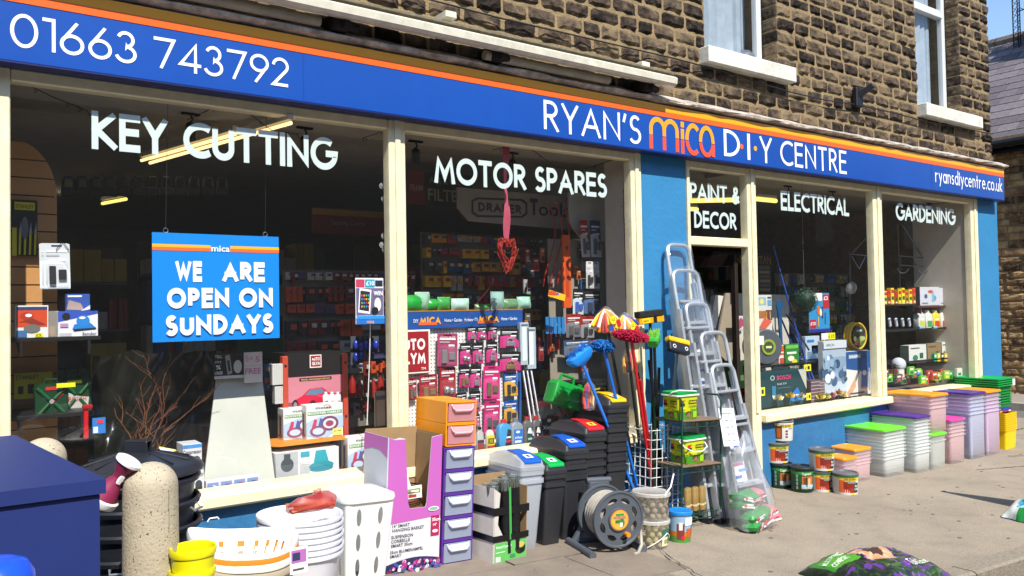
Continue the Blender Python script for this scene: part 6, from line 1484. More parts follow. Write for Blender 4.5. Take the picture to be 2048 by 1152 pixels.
pack('clamp_pack', 'carded pack with orange battery clamps, left on the upper shelf', 'carded pack', (30, 611, 97, 677), .26, .05, 'd9d9d6', [('r', .04, .35, .92, .58, 'c8451c'), ('r', .04, .86, .92, .1, '2a3a6a'), ('e', .35, .68, .2, .12, 'b03018'), ('p', [(.1, .5), (.5, .62), (.92, .42), (.6, .4), (.3, .5)], '8a2a18'), ('e', .5, .3, .25, .13, '6a6a66'), ('r', .05, .05, .3, .2, '3a6a9a'), ('r', .58, .04, .25, .12, 'e4dc1c'), ('t', '£5', .62, .06, .08, '141414', .16), ('e', .4, .7, .1, .05, 'f0f0f0')])
pack('clear_case', 'cloudy clear plastic case between the two packs on the upper shelf', 'case', (98, 622, 118, 675), .28, .1, 'b9b6ae', None, m=clearish('cloudy', 'c9c6c0', .5, .2, .4))
pack('sander_box', 'white box picturing a blue palm sander on the upper shelf', 'box', (116, 622, 196, 675), .26, .12, 'dfe0e4', [('p', [(0, .6), (1, .9), (1, 1), (0, 1)], '3050b0'), ('p', [(.35, .3), (.95, .35), (.8, .55), (.4, .5)], '1f78c8'), ('e', .62, .62, .17, .22, '1f80cc'), ('e', .2, .8, .1, .14, '14181c'), ('p', [(.38, .24), (.95, .3), (.95, .36), (.38, .32)], '16222c'), ('r', .03, .06, .3, .12, 'b9b9bc'), ('t', 'Sander', .6, .08, .12, '2a2a30', .36), ('r', .05, .4, .2, .14, 'b08ab0'), ('e', .6, .74, .08, .05, 'f4f4f4')])
pack('sanding_sheets', 'blue box of sanding sheets standing on the sander box', 'box', (133, 588, 180, 622), .30, .06, '2c4fa0', [('p', [(0, .1), (.75, .05), (.6, .45), (.1, .65)], 'a08c88'), ('p', [(.6, .0), (1, .1), (1, .35)], 'c8cdd8'), ('r', .05, .82, .6, .1, 'e8ecf4')])
shelf('lower black shelf at the far left of the first window', (20, 828, 188, 860), .22, .4)
pack('yellow_tool_card', 'yellow carded tool set at the back of the lower shelf', 'carded tools', (28, 745, 105, 797), .5, .02, 'cdbd0e', [('t', 'STANLEY', .05, .76, .16, '141414', .6), ('r', .1, .2, .14, .3, '2a2a2a'), ('r', .35, .2, .16, .36, '35302a'), ('r', .65, .22, .14, .3, '2a2a2a')])
GC = mat('bosch_green', '0f3b20', .4, var=.1, bump=.1)
def case(label, px, y, shapes):
    x0, x1, za, zb = rect(*px, y); t = thing('green_tool_case', label, 'tool case', (x0, y, za), 0, 'green tool cases'); w, h = x1-x0, zb-za
    MB().poly([(.12*w, 0), (.88*w, 0), (w, .12*h), (.97*w, .4*h), (w, .85*h), (.85*w, h), (.15*w, h), (0, .85*h), (.03*w, .4*h), (0, .12*h)], (0, .09)).build('shell', GC, t)
    mb = MB(); 
    for a, b in (((.06, .06), (.42, .42)), ((.94, .06), (.58, .42)), ((.06, .9), (.42, .56)), ((.94, .9), (.58, .56))): mb.tube([(a[0]*w, -.006, a[1]*h), (b[0]*w, -.006, b[1]*h)], .008, 6)
    mb.build('rib', mat('bosch_green_light', '1a5a2e', .4), t)
    MB().tube([(.3*w, .04, h), (.32*w, .04, h+.02), (.68*w, .04, h+.02), (.7*w, .04, h)], .006, 6).build('handle', GC, t)
    art(t, (0, -.002, 0), X_, Z_, sc(shapes, w, h), 'front_print'); return t
case('dark green tool case with X ribs and yellow label on the lower shelf', (69, 768, 137, 835), .30, [('r', .32, .82, .36, .1, 'c02a2a'), ('p', [(.5, .52), (.8, .74), (.86, .68), (.58, .46)], 'b82020'), ('r', .2, .02, .6, .12, 'd6dc6a'), ('e', .5, .48, .07, .07, '9a9a98')])
case('dark green tool case with white panel and red letters behind the other', (125, 757, 184, 826), .42, [('p', [(.2, .15), (.85, .15), (.9, .45), (.5, .5), (.2, .6)], 'b9b8b0'), ('t', 'BOSCH', .2, .34, .14, 'b8282c', .6), ('r', .15, .86, .5, .09, 'd8d81e')])
pack('yellow_price_strip', 'narrow yellow price strip on the green tool case', 'price tag', (113, 766, 151, 775), .27, .002, 'e6e21a', None, part='strip')
t = thing('red_clamp', 'red bar clamp with blue card hanging below the lower shelf', 'clamp', W(172, 878, .2)); MB().box(-.01, 0, 0, .012, .015, .17, bv=.004).build('bar', plastic('c4141c'), t); MB().box(-.015, -.01, .15, .03, .02, .17, bv=.003).build('jaw', plastic('a81018'), t)
MB().box(.03, .01, .02, .09, .012, .1).build('card', mat('card', '2a7ac8', .5), t); art(t, (.03, .0095, .02), X_, Z_, [('r', .005, .005, .02, .03, 'eef'[0:3]*2), ('r', .02, .05, .03, .02, 'c83a5a')], 'card_print')
# --- black sheeting draped across the middle
def sheetcloth(label, px, y, m, seed, amp=.05):
    x0, x1, za, zb = rect(*px, y); mb = MB(); nx, nz = 46, 30; vs = []
    for j in range(nz+1):
        for i in range(nx+1):
            u, v = i/nx, j/nz; x = x0+(x1-x0)*u; z = za+(zb-za)*v
            n1 = noise.noise(Vector((u*4+v*2.2+seed, v*1.2, seed))); n2 = noise.noise(Vector((u*11-v*7, v*3+seed, 2)))
            vs.append((x+.02*n2, y+amp*n1*1.6+amp*.5*n2+(.03*math.sin(u*17+v*9)), z+(.03*noise.noise(Vector((u*5, 3, seed))) if j == nz else 0)))
    mb.add(vs, [(j*(nx+1)+i, j*(nx+1)+i+1, (j+1)*(nx+1)+i+1, (j+1)*(nx+1)+i) for j in range(nz) for i in range(nx)], 0, True)
    return tag(mb.build('black_sheeting', m), label, 'sheeting')
sheetcloth('creased black polythene sheeting hung behind the twisted branches', (188, 705, 436, 985), .62, mat('black_polythene', '14160f', .28, var=.3, bump=.4, bs=14), 3.1)
# twisted branches
t = thing('twisted_branches', 'bundle of bare twisted brown willow branches in front of the black sheeting', 'branches', W(292, 880, .35)); mb = MB(); rr3 = random.Random(4)
def twig(p, d, L, r, depth):
    pts = [Vector(p)]; d = Vector(d)
    n = int(L/.02)
    for i in range(n):
        d = (d+Vector((rr3.uniform(-.35, .35), rr3.uniform(-.15, .15), rr3.uniform(-.12, .2)))).normalized(); pts.append(pts[-1]+d*.02)
        if depth and rr3.random() < .16: twig(pts[-1], (d+Vector((rr3.uniform(-.9, .9), 0, rr3.uniform(-.2, .3)))).normalized(), L*.45, r*.6, depth-1)
    mb.tube(pts, [r*(1-.7*i/len(pts)) for i in range(len(pts))], 5)
for k in range(8): twig((rr3.uniform(-.03, .03), rr3.uniform(-.02, .02), -.15), (rr3.uniform(-.3, .3), 0, 1), rr3.uniform(.38, .62), .0042, 2)
mb.build('twigs', mat('willow_bark', '6a3f22', .7, var=.3, vs=40), t)
# leaning white board and cards
wbx = thing('white_board', 'tall tapering white board leaning in the middle of the first window', 'board', (0, 0, 0))
pb = [W(406, 975, .22), W(551, 968, .22), W(524, 752, .44), W(432, 760, .44)]
mb = MB(); mb.add([*pb]+[q+Vector((0, .012, 0)) for q in pb], [(0, 1, 2, 3), (4, 7, 6, 5), (0, 4, 5, 1), (1, 5, 6, 2), (2, 6, 7, 3), (3, 7, 4, 0)]); mb.build('board', mat('white_board_paint', 'b4b7ac', .6, var=.1, vs=2), wbx)
pack('battery_card', 'black and white battery display card, left above the white board', 'display card', (428, 706, 488, 757), .40, .004, '15181a', [('t', 'TELL', .03, .82, .12, 'd8dcdc', .24), ('t', 'UP TO 10', .03, .62, .09, 'd8dcdc', .2), ('t', '%', .06, .38, .17, 'd8dcdc', .16), ('t', 'LONGER', .02, .18, .12, 'd8dcdc', .26), ('p', [(.36, .9), (.52, .94), (.6, .2), (.44, .14)], '8a8f92'), ('p', [(.42, .7), (.5, .72), (.55, .3), (.47, .28)], '22262a'), ('r', 0, 0, 1, .12, 'b8bcbc'), ('e', .78, .45, .14, .26, 'b4b6b6')])
pack('offer_card', 'white torn card reading 5+ FREE, right above the white board', 'display card', (488, 704, 525, 765), .39, .004, 'c9c4c2', [('t', '5+', .08, .70, .2, 'c48aa8', .4), ('t', '5', .6, .66, .2, 'c48aa8', .25), ('t', 'FREE', .05, .28, .2, 'b06a92', .86), ('r', 0, .55, 1, .015, 'a9a4a4')])
pack('tool_strip_box', 'long low box with four blue pictures at the foot of the white board', 'box', (412, 956, 518, 985), .16, .05, 'c8c6cc', [('p', [(.02+.25*i, .1), (.23+.25*i, .1), (.23+.25*i, .85), (.02+.25*i, .85)], '6a82b4') for i in range(4)]+[('p', [(.04+.25*i, .2), (.12+.25*i, .7), (.2+.25*i, .6), (.16+.25*i, .2)], ('d8e2ec', '7a4a78', 'a83a5a', '40486a')[i]) for i in range(4)]+[('e', .12+.25*i, .45, .03, .2, '30508a') for i in range(4)])
for k, (px, z) in enumerate((((372, 930, 408, 985), 0), ((366, 888, 404, 932), 0))):
    pack('compressor_box', ('white compressor box low at the edge of the dustbin lid', 'white and blue compressor box stacked on the lower one')[k], 'box', px, .14, .14, 'c9ccd2', [('r', 0, .82, 1, .16, '2a86c8'), ('t', 'Compressor', .0, .56, .18, '20242a', .96), ('e', .7, .28, .2, .16, '2a2f38'), ('r', .5, .08, .4, .12, '1a1e26')], 'compressor boxes')
pack('leaflet_stack', 'narrow stack of white leaflets by the car-care rack', 'leaflets', (545, 728, 566, 770), .40, .05, 'c4c4c0', [('r', .2*i, 0, .02, 1, '8a8a88') for i in range(1, 5)]); pack('leaflet_stack', 'second narrow stack of white leaflets lower by the car-care rack', 'leaflets', (550, 773, 566, 808), .40, .05, 'c4c4c0', [('r', .2*i, 0, .02, 1, '8a8a88') for i in range(1, 5)])
pack('blue_booklet', 'thin blue booklet hanging behind the white board', 'booklet', (528, 727, 544, 782), .50, .006, '24507e', [('e', .5, .8, .2, .08, 'b8963a'), ('r', .1, .3, .8, .2, 'b05a3a'), ('t', 'C', .4, .1, .12, 'e0e0e0', .3)])
# --- car-care rack
x0, x1, za, zb = rect(566, 700, 697, 900, .40); t = thing('car_care_rack', 'black and red car-care display rack with a red sports car poster', 'display rack', (x0, .40, DZ)); w, h = x1-x0, zb-DZ
MB().box(.02, .02, 0, w-.02, .26, h*.98).build('back_panel', mat('rack_black', '161214', .5), t)
for a in (0, w-.035):
    MB().box(a, 0, 0, a+.035, .05, h*.96, bv=.004).build('side_post', mat('rack_red', 'b8452e', .5, var=.1), t)
    mb = MB(); [mb.cyl((a+.017, -.003, z), (a+.017, .004, z), .008, n=10) for z in (h*.88, h*.42)]; mb.build('bolt', mat('dark_steel', '26282c', .5, .6), t)
pz0, pz1 = h*.40, h*.78; px0_, px1_ = .04, w-.035; pw, ph = px1_-px0_, pz1-pz0
car_ = [('r', 0, 0, 1, 1, '8a4452'), ('p', [(0, .45), (1, .6), (1, 1), (0, 1)], 'c47a88'), ('p', [(0, .0), (1, 0), (1, .25), (0, .3)], '4a2a34'), ('r', .2, .9, .6, .07, '2a1418'), ('t', 'SPECIAL ANNIVERSARY EDITION', .23, .915, .035, 'e0c070', .54),
        ('p', [(.04, .32), (.08, .48), (.25, .58), (.38, .72), (.62, .74), (.74, .62), (.93, .52), (.97, .38), (.92, .24), (.55, .2), (.2, .28)], 'c4143a'), ('p', [(.3, .6), (.4, .7), (.61, .72), (.68, .62), (.5, .58)], '5a7a92'), ('p', [(.5, .56), (.7, .58), (.9, .5), (.72, .46)], 'e0406a'), ('e', .12, .38, .06, .13, '1a1418'), ('e', .12, .38, .035, .08, '7a7a80'), ('e', .44, .3, .075, .17, '1a1418'), ('e', .44, .3, .045, .11, '8a8a90'), ('p', [(.7, .26), (.94, .28), (.94, .4), (.74, .4)], '2a1018'), ('r', .58, .3, .07, .09, '3a0a18'), ('r', .72, .44, .1, .03, 'f0d0d8')]
art(t, (px0_, .02, pz0), X_, Z_, sc(car_, pw, ph), 'poster')
art(t, (w*.42, .02, h*.85), X_, Z_, sc([('r', 0, 0, 1, 1, 'e8dcd8'), ('r', .08, .08, .84, .84, '8e1420'), ('s', 'AUTO', .18, .84, .54, .80, .24, 'f0ece8'), ('s', 'GLYM', .18, .84, .20, .46, .24, 'f0ece8')], w*.18, w*.19), 'logo')
ORS = mat('rack_shelf_orange', 'd9892a', .5)
x0, x1, za, zb = rect(543, 880, 690, 902, .26); ts = thing('orange_shelf', 'orange-edged shelf under the two car kit boxes', 'shelf', (x0, .26, zb-.022)); MB().poly([(0, .06), (.05, 0), (x1-x0, 0), (x1-x0, .2), (0, .2)], (0, .022), 'z').build('board', ORS, ts)
ZS2 = zb
def motek(label, px, y, dep=.06, z0=None):
    pk = [('t', 'motek', .25, .86, .09, '222428', .45), ('p', [(.42, .95), (.55, .99), (.68, .95), (.55, .97)], 'd06a2a'), ('r', .03, .70, .94, .1, '6a9a6a'), ('t', 'BOOSTER CABLES', .05, .72, .065, 'f0f4ee', .88), ('p', [(0, .1), (.5, .0), (1, .3), (1, .62), (.4, .66), (0, .5)], 'a9c0dc'), ('e', .62, .42, .25, .22, '7a3a5a'), ('e', .62, .42, .18, .15, 'c8d0dc'), ('e', .62, .42, .11, .09, '9a3a5a'), ('e', .3, .22, .22, .16, '8a4a68'), ('e', .3, .22, .15, .1, 'b8cce0'), ('p', [(.12, .3), (.2, .58), (.28, .56), (.24, .3)], 'b83a5a'), ('p', [(.3, .35), (.36, .6), (.44, .56), (.4, .36)], '4a5a9a'), ('r', .7, .05, .27, .2, 'e8e46a'), ('t', '400 AMP', .72, .15, .05, '2a2a20', .22)]
    return pack('booster_cable_box', label, 'box', px, y, dep, 'e2e2de', pk, 'booster cable boxes', [('r', .1, .1, .8, .7, 'b8a89a'), ('r', .35, .15, .3, .6, '3a3440'), ('r', .3, .05, .4, .1, 'c8d03a'), ('e', .5, .12, .3, .06, '8a3a3a')], z0=z0)
motek('booster cable box on the orange shelf, half hidden by the front one', (567, 815, 640, 886), .34, .10, ZS2)
motek('booster cable box at the front of the orange shelf', (613, 808, 686, 886), .27, .09, ZS2)
motek('booster cable box standing right of the orange shelf', (696, 872, 760, 942), .22, .10)
pack('polisher_box', 'white box picturing a turquoise car polisher below the orange shelf', 'box', (552, 900, 678, 962), .24, .16, 'dcdfe0', [('p', [(0, 0), (.34, 0), (.34, 1), (0, 1)], 'a9adb0'), ('e', .17, .6, .1, .22, '39424e'), ('r', .12, .75, .1, .2, '39424e'), ('p', [(.62, .95), (.78, .95), (.84, .5), (.58, .5)], '1f96a8'), ('e', .71, .45, .2, .14, '1c8a9c'), ('e', .71, .3, .19, .13, 'e8ecec'), ('e', .71, .35, .19, .1, '1c8494'), ('r', .38, .8, .14, .16, '2a9ab0')]+[('r', .36, .1+.07*i, .16, .02, 'b0b4b8') for i in range(8)])
for k, px in enumerate((653, 665, 677)): bottle('spray_bottle', 'little white spray bottle, %s of three in front of the car poster' % ORD[k], 'bottle', (px-6, 784, px+6, 812), .36, 'd8d8da', 'ececec', [('r', .2, .2, .6, .3, 'b04050')])
# clear suction lamps by the mullion
for k, (px, py) in enumerate(((764, 372), (768, 398), (768, 472), (764, 490), (770, 500), (771, 576), (770, 597))):
    p = W(px, py, .10); t = thing('glass_ornament', 'clear glass bauble on the window edge, %s from the top' % ORD[k], 'ornament', p, 0, 'glass baubles by the mullion')
    mb = MB(); mb.tube([(.016*math.cos(R(a)), 0, .016*math.sin(R(a))) for a in range(0, 360, 30)], .003, 6, close=True); mb.sphere((0, 0, 0), .012, 10, 6); mb.build('bauble', clearish('cut_glass', 'e8eef0', .35, .05, .3), t)
tag(MB().tube([W(741, 640, .09), W(739, 720, .09), W(734, 850, .09)], .0028, 6).build('cable', PW), 'white cable hanging straight down beside the first mullion', 'cable')
t, w, h = pack('leaning_board', 'narrow framed board leaning in the corner by the mullion', 'board', (750, 782, 772, 852), .3, .012, '9a8468', [('r', 0, 0, .1, 1, '2a2a2a'), ('r', .9, 0, .1, 1, '2a2a2a'), ('r', .1, .75, .8, .12, '4a4a52')])
# blue and red dangling accessories behind
for k in range(7): 
    p = W(712+10*(k % 5), 690+22*(k//5)+3*(k % 2), .75); t = thing('blue_mouse_pack', 'blue rounded gadget pack in dim display, %s of seven' % ORD[k], 'pack', p, 0, 'dim gadget packs'); MB().sphere((0, 0, 0), .022, 10, 7, sz=1.6).build('gadget', mat('glossy_blue', '2038a0', .2), t); MB().box(-.03, .02, -.05, .03, .022, .06).build('card', mat('card', '454a52', .6), t)
for k in range(5):
    p = W(705+14*k, 768+9*(k % 2), .8); t = thing('red_bottle', 'dim red bottle behind the car-care rack, %s from the left' % ORD[k], 'bottle', p, 0, 'dim red bottles'); MB().lathe([(.001, -.06), (.022, -.06), (.024, .02), (.01, .045), (.01, .06), (.001, .06)], n=12).build('bottle', mat('red_gloss', '8e1f14', .3), t)
# padlock display, dim
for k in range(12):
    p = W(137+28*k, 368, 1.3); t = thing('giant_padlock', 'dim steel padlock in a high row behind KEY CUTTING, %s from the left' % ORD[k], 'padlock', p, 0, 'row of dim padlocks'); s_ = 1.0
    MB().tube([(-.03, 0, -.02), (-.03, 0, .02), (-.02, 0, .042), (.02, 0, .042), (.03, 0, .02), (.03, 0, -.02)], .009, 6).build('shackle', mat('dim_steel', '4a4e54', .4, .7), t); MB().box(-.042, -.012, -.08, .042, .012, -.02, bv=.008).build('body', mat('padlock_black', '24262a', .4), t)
# --- dim shelving deep in the shop
def gondola(label, x0, y, w, z1, seed, rows=6, pal=('7a2a22', '2a3f6a', '8a7a2a', '5a5a58', '2f4a34', '8a4a22', '9a9a94')):
    t = thing('stock_shelving', label, 'shelving', (x0, y, .05), 0, 'dim shelving units'); rr4 = random.Random(seed)
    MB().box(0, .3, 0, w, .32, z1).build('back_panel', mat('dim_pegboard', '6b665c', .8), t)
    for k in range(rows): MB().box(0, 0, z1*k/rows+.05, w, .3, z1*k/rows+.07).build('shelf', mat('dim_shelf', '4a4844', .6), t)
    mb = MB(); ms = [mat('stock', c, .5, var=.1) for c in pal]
    for k in range(rows):
        z = z1*k/rows+.071; x = .01
        while x < w-.05:
            a = rr4.uniform(.03, .12); hh = rr4.uniform(.06, z1/rows-.05); c = rr4.randrange(len(pal)); n_ = rr4.randint(1, 4)
            for q in range(n_):
                if x+a < w: mb.box(x, rr4.uniform(.0, .04), z, x+a-.006, .26, z+hh, c); x += a
    mb.build('boxed_stock', ms, t, kind='stuff'); return t
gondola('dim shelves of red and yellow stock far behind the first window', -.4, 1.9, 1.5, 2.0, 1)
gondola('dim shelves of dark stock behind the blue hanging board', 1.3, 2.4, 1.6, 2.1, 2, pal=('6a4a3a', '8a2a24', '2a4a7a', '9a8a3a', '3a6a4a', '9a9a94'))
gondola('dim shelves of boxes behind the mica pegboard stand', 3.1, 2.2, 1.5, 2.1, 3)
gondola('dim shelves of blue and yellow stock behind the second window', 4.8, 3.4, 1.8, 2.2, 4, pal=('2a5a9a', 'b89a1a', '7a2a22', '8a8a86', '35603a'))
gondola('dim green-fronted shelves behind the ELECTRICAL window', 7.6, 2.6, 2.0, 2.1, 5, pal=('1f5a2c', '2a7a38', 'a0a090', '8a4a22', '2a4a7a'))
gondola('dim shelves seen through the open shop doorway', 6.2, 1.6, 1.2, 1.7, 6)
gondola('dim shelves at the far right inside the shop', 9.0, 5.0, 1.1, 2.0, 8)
def pegwall(label, x0, y, w, z0, z1, seed, pal):
    t = thing('stock_wall', label, 'display wall', (x0, y, z0), 0, 'dim walls of hanging stock'); rr4 = random.Random(seed); h = z1-z0
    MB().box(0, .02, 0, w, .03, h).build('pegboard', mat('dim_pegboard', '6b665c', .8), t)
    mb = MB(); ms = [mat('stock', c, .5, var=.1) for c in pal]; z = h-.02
    while z > .1:
        hh = rr4.uniform(.10, .19); x = .01
        while x < w-.04:
            a = rr4.uniform(.035, .09); c = rr4.randrange(len(pal)); b = rr4.uniform(.6, 1)*hh-.015
            for q in range(rr4.randint(1, 3)):
                if x+a < w: mb.box(x, -rr4.uniform(.01, .06), z-b, x+a-.008, .018, z, c); mb.box(x+.2*a, -.065, z-b*.5, x+.7*a, -.0605, z-b*.2, (c+2) % len(pal))
                x += a
        z -= hh
    mb.build('hanging_stock', ms, t, kind='stuff'); return t
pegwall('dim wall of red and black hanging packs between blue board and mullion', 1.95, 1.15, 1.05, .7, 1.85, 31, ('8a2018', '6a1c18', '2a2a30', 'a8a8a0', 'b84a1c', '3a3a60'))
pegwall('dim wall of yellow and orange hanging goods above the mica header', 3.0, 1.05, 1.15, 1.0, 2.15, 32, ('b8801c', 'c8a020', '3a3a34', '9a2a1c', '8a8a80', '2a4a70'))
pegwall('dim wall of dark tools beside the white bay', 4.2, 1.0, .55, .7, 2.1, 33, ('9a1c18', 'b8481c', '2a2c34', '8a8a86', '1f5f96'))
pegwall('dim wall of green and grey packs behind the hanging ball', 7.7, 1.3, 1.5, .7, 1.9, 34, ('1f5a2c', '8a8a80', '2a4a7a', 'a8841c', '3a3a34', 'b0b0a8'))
pack('security_sign', 'dim red and yellow sign reading Security Centre behind the blue board', 'sign', (625, 420, 772, 470), 1.9, .02, '7a1812', [('r', 0, .75, 1, .25, 'a8801a'), ('t', 'Security Centre', .25, .38, .2, '8a8a9a', .45)])
# ================================================================= second window
x0, x1, za, zb = rect(800, 622, 1041, 900, .48); za = DZ
ms_ = thing('pegboard_stand', 'white pegboard display stand with blue header reading mica', 'display stand', (x0, .48, za)); w, h = x1-x0, zb-za
PEG = mat('pegboard', 'dfe0dc', .55, var=.03)
n, l = PEG.node_tree.nodes, PEG.node_tree.links; bsd = n['Principled BSDF']; src = bsd.inputs['Base Color'].links[0].from_socket
tc = n.new('ShaderNodeTexCoord'); vm = n.new('ShaderNodeVectorMath'); vm.operation = 'SCALE'; vm.inputs['Scale'].default_value = 1/.0254; l.new(tc.outputs['Object'], vm.inputs[0])
fr_ = n.new('ShaderNodeVectorMath'); fr_.operation = 'FRACTION'; l.new(vm.outputs[0], fr_.inputs[0]); sb = n.new('ShaderNodeVectorMath'); sb.operation = 'SUBTRACT'; sb.inputs[1].default_value = (.5, .5, .5); l.new(fr_.outputs[0], sb.inputs[0])
mu = n.new('ShaderNodeVectorMath'); mu.operation = 'MULTIPLY'; mu.inputs[1].default_value = (1, 0, 1); l.new(sb.outputs[0], mu.inputs[0]); ln = n.new('ShaderNodeVectorMath'); ln.operation = 'LENGTH'; l.new(mu.outputs[0], ln.inputs[0])
lt_ = n.new('ShaderNodeMath'); lt_.operation = 'LESS_THAN'; lt_.inputs[1].default_value = .17; l.new(ln.outputs['Value'], lt_.inputs[0]); mx = n.new('ShaderNodeMix'); mx.data_type = 'RGBA'; l.new(lt_.outputs[0], mx.inputs[0]); l.new(src, mx.inputs[6]); mx.inputs[7].default_value = lin('3a3834'); l.new(mx.outputs[2], bsd.inputs['Base Color'])
MB().box(0, 0, 0, w-.03, .01, h-.12).build('pegboard', PEG, ms_)
MB().box(w-.03, -.012, 0, w, .03, h-.12, bv=.003).build('side_post', plastic('2c5c9c'), ms_)
hz0 = h-.118
MB().box(-.01, -.03, hz0, w+.01, .2, h, bv=.003).build('header', plastic('1c4f96'), ms_); MB().box(-.01, -.032, h+.0005, w+.01, .2, h+.008).build('header_trim', mat('tan_edge', 'b07a3a', .7), ms_)
hw0 = W(815, 640, .45).x-x0; hl = w-hw0
sh = []
for k, (a, b) in enumerate(((.10, .27), (.60, .78))): sh.append(('s', 'MICA', hw0+hl*a, hw0+hl*b, hz0+.03, hz0+.082, .24, 'f0a61e')); sh.append(('r', hw0+hl*a-.012, hz0+.026, hl*.15, .02, 'e0602a'))
sh += [('t', s_, hw0+hl*a, hz0+.045, .024, 'd8e4f4', hl*b) for s_, a, b in (('DIY', .045, .04), ('Home • Garden', .30, .15), ('Hardware • DIY', .47, .12), ('Home • Garden', .80, .15))]
art(ms_, (0, -.03, 0), X_, Z_, sh, 'header_print')
wordmark(ms_, hw0+hl*.11, hw0+hl*.27, hz0+.028, hz0+.086, -.0335, .014, 'f7b52a', 'f29a1c', 'header_wordmark', .25) if False else None
pack('autoglym_sign', 'red framed sign lettered AUTO GLYM at the left of the pegboard', 'sign', (782, 660, 861, 748), .44, .012, 'e6e2dc', [('r', .03, .04, .92, .92, '96141e'), ('s', 'AUTO', .12, .86, .54, .80, .24, 'f2eeea'), ('s', 'GLYM', .12, .86, .22, .48, .24, 'f2eeea'), ('t', 'TM', .74, .08, .06, 'f2eeea', .12)])
def P8(a, b, c, d): return (810+a/3.716, 600+b/3.716, 810+c/3.716, 600+d/3.716)
yb_ = .445
BP = '17141a'; PKK = 'c42a7c'
for k, q in enumerate(((463, 198, 528, 300), (538, 195, 598, 300), (615, 190, 683, 295), (705, 210, 828, 355), (408, 318, 487, 478), (502, 318, 582, 475), (603, 308, 685, 465), (700, 380, 838, 525), (400, 492, 482, 652), (485, 490, 563, 652), (380, 690, 458, 800), (478, 675, 560, 830), (515, 850, 555, 950))):
    pos = ('top row, first', 'top row, second', 'top row, third', 'top row, widest at right', 'second row, first', 'second row, second', 'second row, third', 'second row, wide with brass locks', 'third row, first', 'third row, second', 'fourth row, first', 'fourth row, second', 'lowest by the drawers')[k]
    blister('black and pink carded lock on the pegboard, %s' % pos, P8(*q), yb_, BP, PKK, 'b9a05a' if k in (7, 8) else 'c9c9cc', shape=('lock', 'round', 'box')[k % 3] if k != 7 else 'lock')
for k, q in enumerate(((20, 580, 88, 745), (108, 555, 235, 740), (258, 500, 382, 735))):
    blister('dark red carded hinge set marked SECURIT, %s from the left' % ORD[k], P8(*q), yb_-.004, '8c1420', '9e1c2a', ('8a8a8a', 'b9a05a', 'c9c9cc')[k], 'SECURIT', shape=('box', 'box', 'round')[k])
blister('large clear magenta SECURIT pack hanging beside the red sign', P8(237, 245, 380, 490), yb_-.01, '8e2048', 'a04068', 'c9c9cc', 'SECURIT', shape='box', cardc='9a3a5c')
for k, q in enumerate(((580, 487, 692, 735), (583, 745, 695, 990))): blister('tall bright pink carded tool pack, %s of the two' % ('upper', 'lower')[k], P8(*q), yb_, 'b81c66', 'cf3a80', '6a5a3a' if k == 0 else '8a8a8a', shape='box')
for k, q in enumerate(((740, 540, 825, 715), (735, 745, 838, 905))): blister('blue carded bulb pack with yellow arc, %s of the two' % ('upper', 'lower')[k], P8(*q), yb_, '17509a', 'd9a11c', '17181c', shape='box')
for k, (a, b) in enumerate(((870, 655), (905, 690), (930, 682), (960, 688), (985, 740), (990, 670))): pass
# green and clear bags standing on the header
def bag(label, px, y, c1, c2, lb=None, grp='seed and plant bags on the header'):
    x0, x1, za, zb = rect(*px, y); t = thing('plastic_pouch', label, 'pouch', (x0, y, za), R(rng.uniform(-10, 10)), grp); w, h = x1-x0, zb-za; mb = MB(); nx, nz = 8, 6; vs = []
    for s in (-1, 1):
        for j in range(nz+1):
            for i in range(nx+1):
                u, v = i/nx, j/nz; b = .03*math.sin(math.pi*u)**.6*max(0, math.sin(math.pi*min(1, v*1.05)))**.7+.004*noise.noise(Vector((u*4, v*4, x0*9)))
                vs.append((w*u+.01*noise.noise(Vector((v*3, u, z0_*1.0 if False else x0))), s*b, h*v))
    N_ = (nx+1)*(nz+1); fs = [(j*(nx+1)+i, j*(nx+1)+i+1, (j+1)*(nx+1)+i+1, (j+1)*(nx+1)+i) for j in range(nz) for i in range(nx)]
    mb.add(vs, fs+[tuple(N_+k for k in f[::-1]) for f in fs], 0, True); mb.build('pouch', mat('pouch_film', c1, .3, var=.3, vs=12, bump=.5, bs=20), t)
    MB().box(w*.02, -.003, h*.86, w*.98, .003, h, bv=.001).build('heat_seal', mat('pouch_film', c2, .35), t); return t
for q, a, b, lb in (((800, 590, 848, 621), '1f9a34', '2aa84a', 'bright green pouch at the left end of the blue header'), ((829, 584, 860, 620), '8fb8a0', 'c8dcd0', 'upright pale green pouch, left of the green ones'), ((853, 598, 878, 619), '2aa43c', '37b44a', 'small bright green pouch second from the left'), ((874, 594, 903, 620), '3c9a44', '7ac07a', 'green crumpled pouch near the header middle'), ((902, 597, 938, 620), 'a8cfc0', 'd8ece4', 'pale crumpled pouch near the header middle'), ((950, 608, 980, 622), '4a7a40', '6a9a5a', 'low dull green pouch right of the wire'), ((982, 583, 1010, 619), '8fb4ac', '6fa89a', 'upright grey-green pouch under the heart wreath'), ((1008, 598, 1038, 620), '5f8a62', '9ac0a0', 'slumped green pouch right of the upright one'), ((1035, 593, 1060, 617), '9ac8b4', '4aa074', 'tilted pale pouch at the right end of the header')):
    bag(lb, q, .47, a, b)
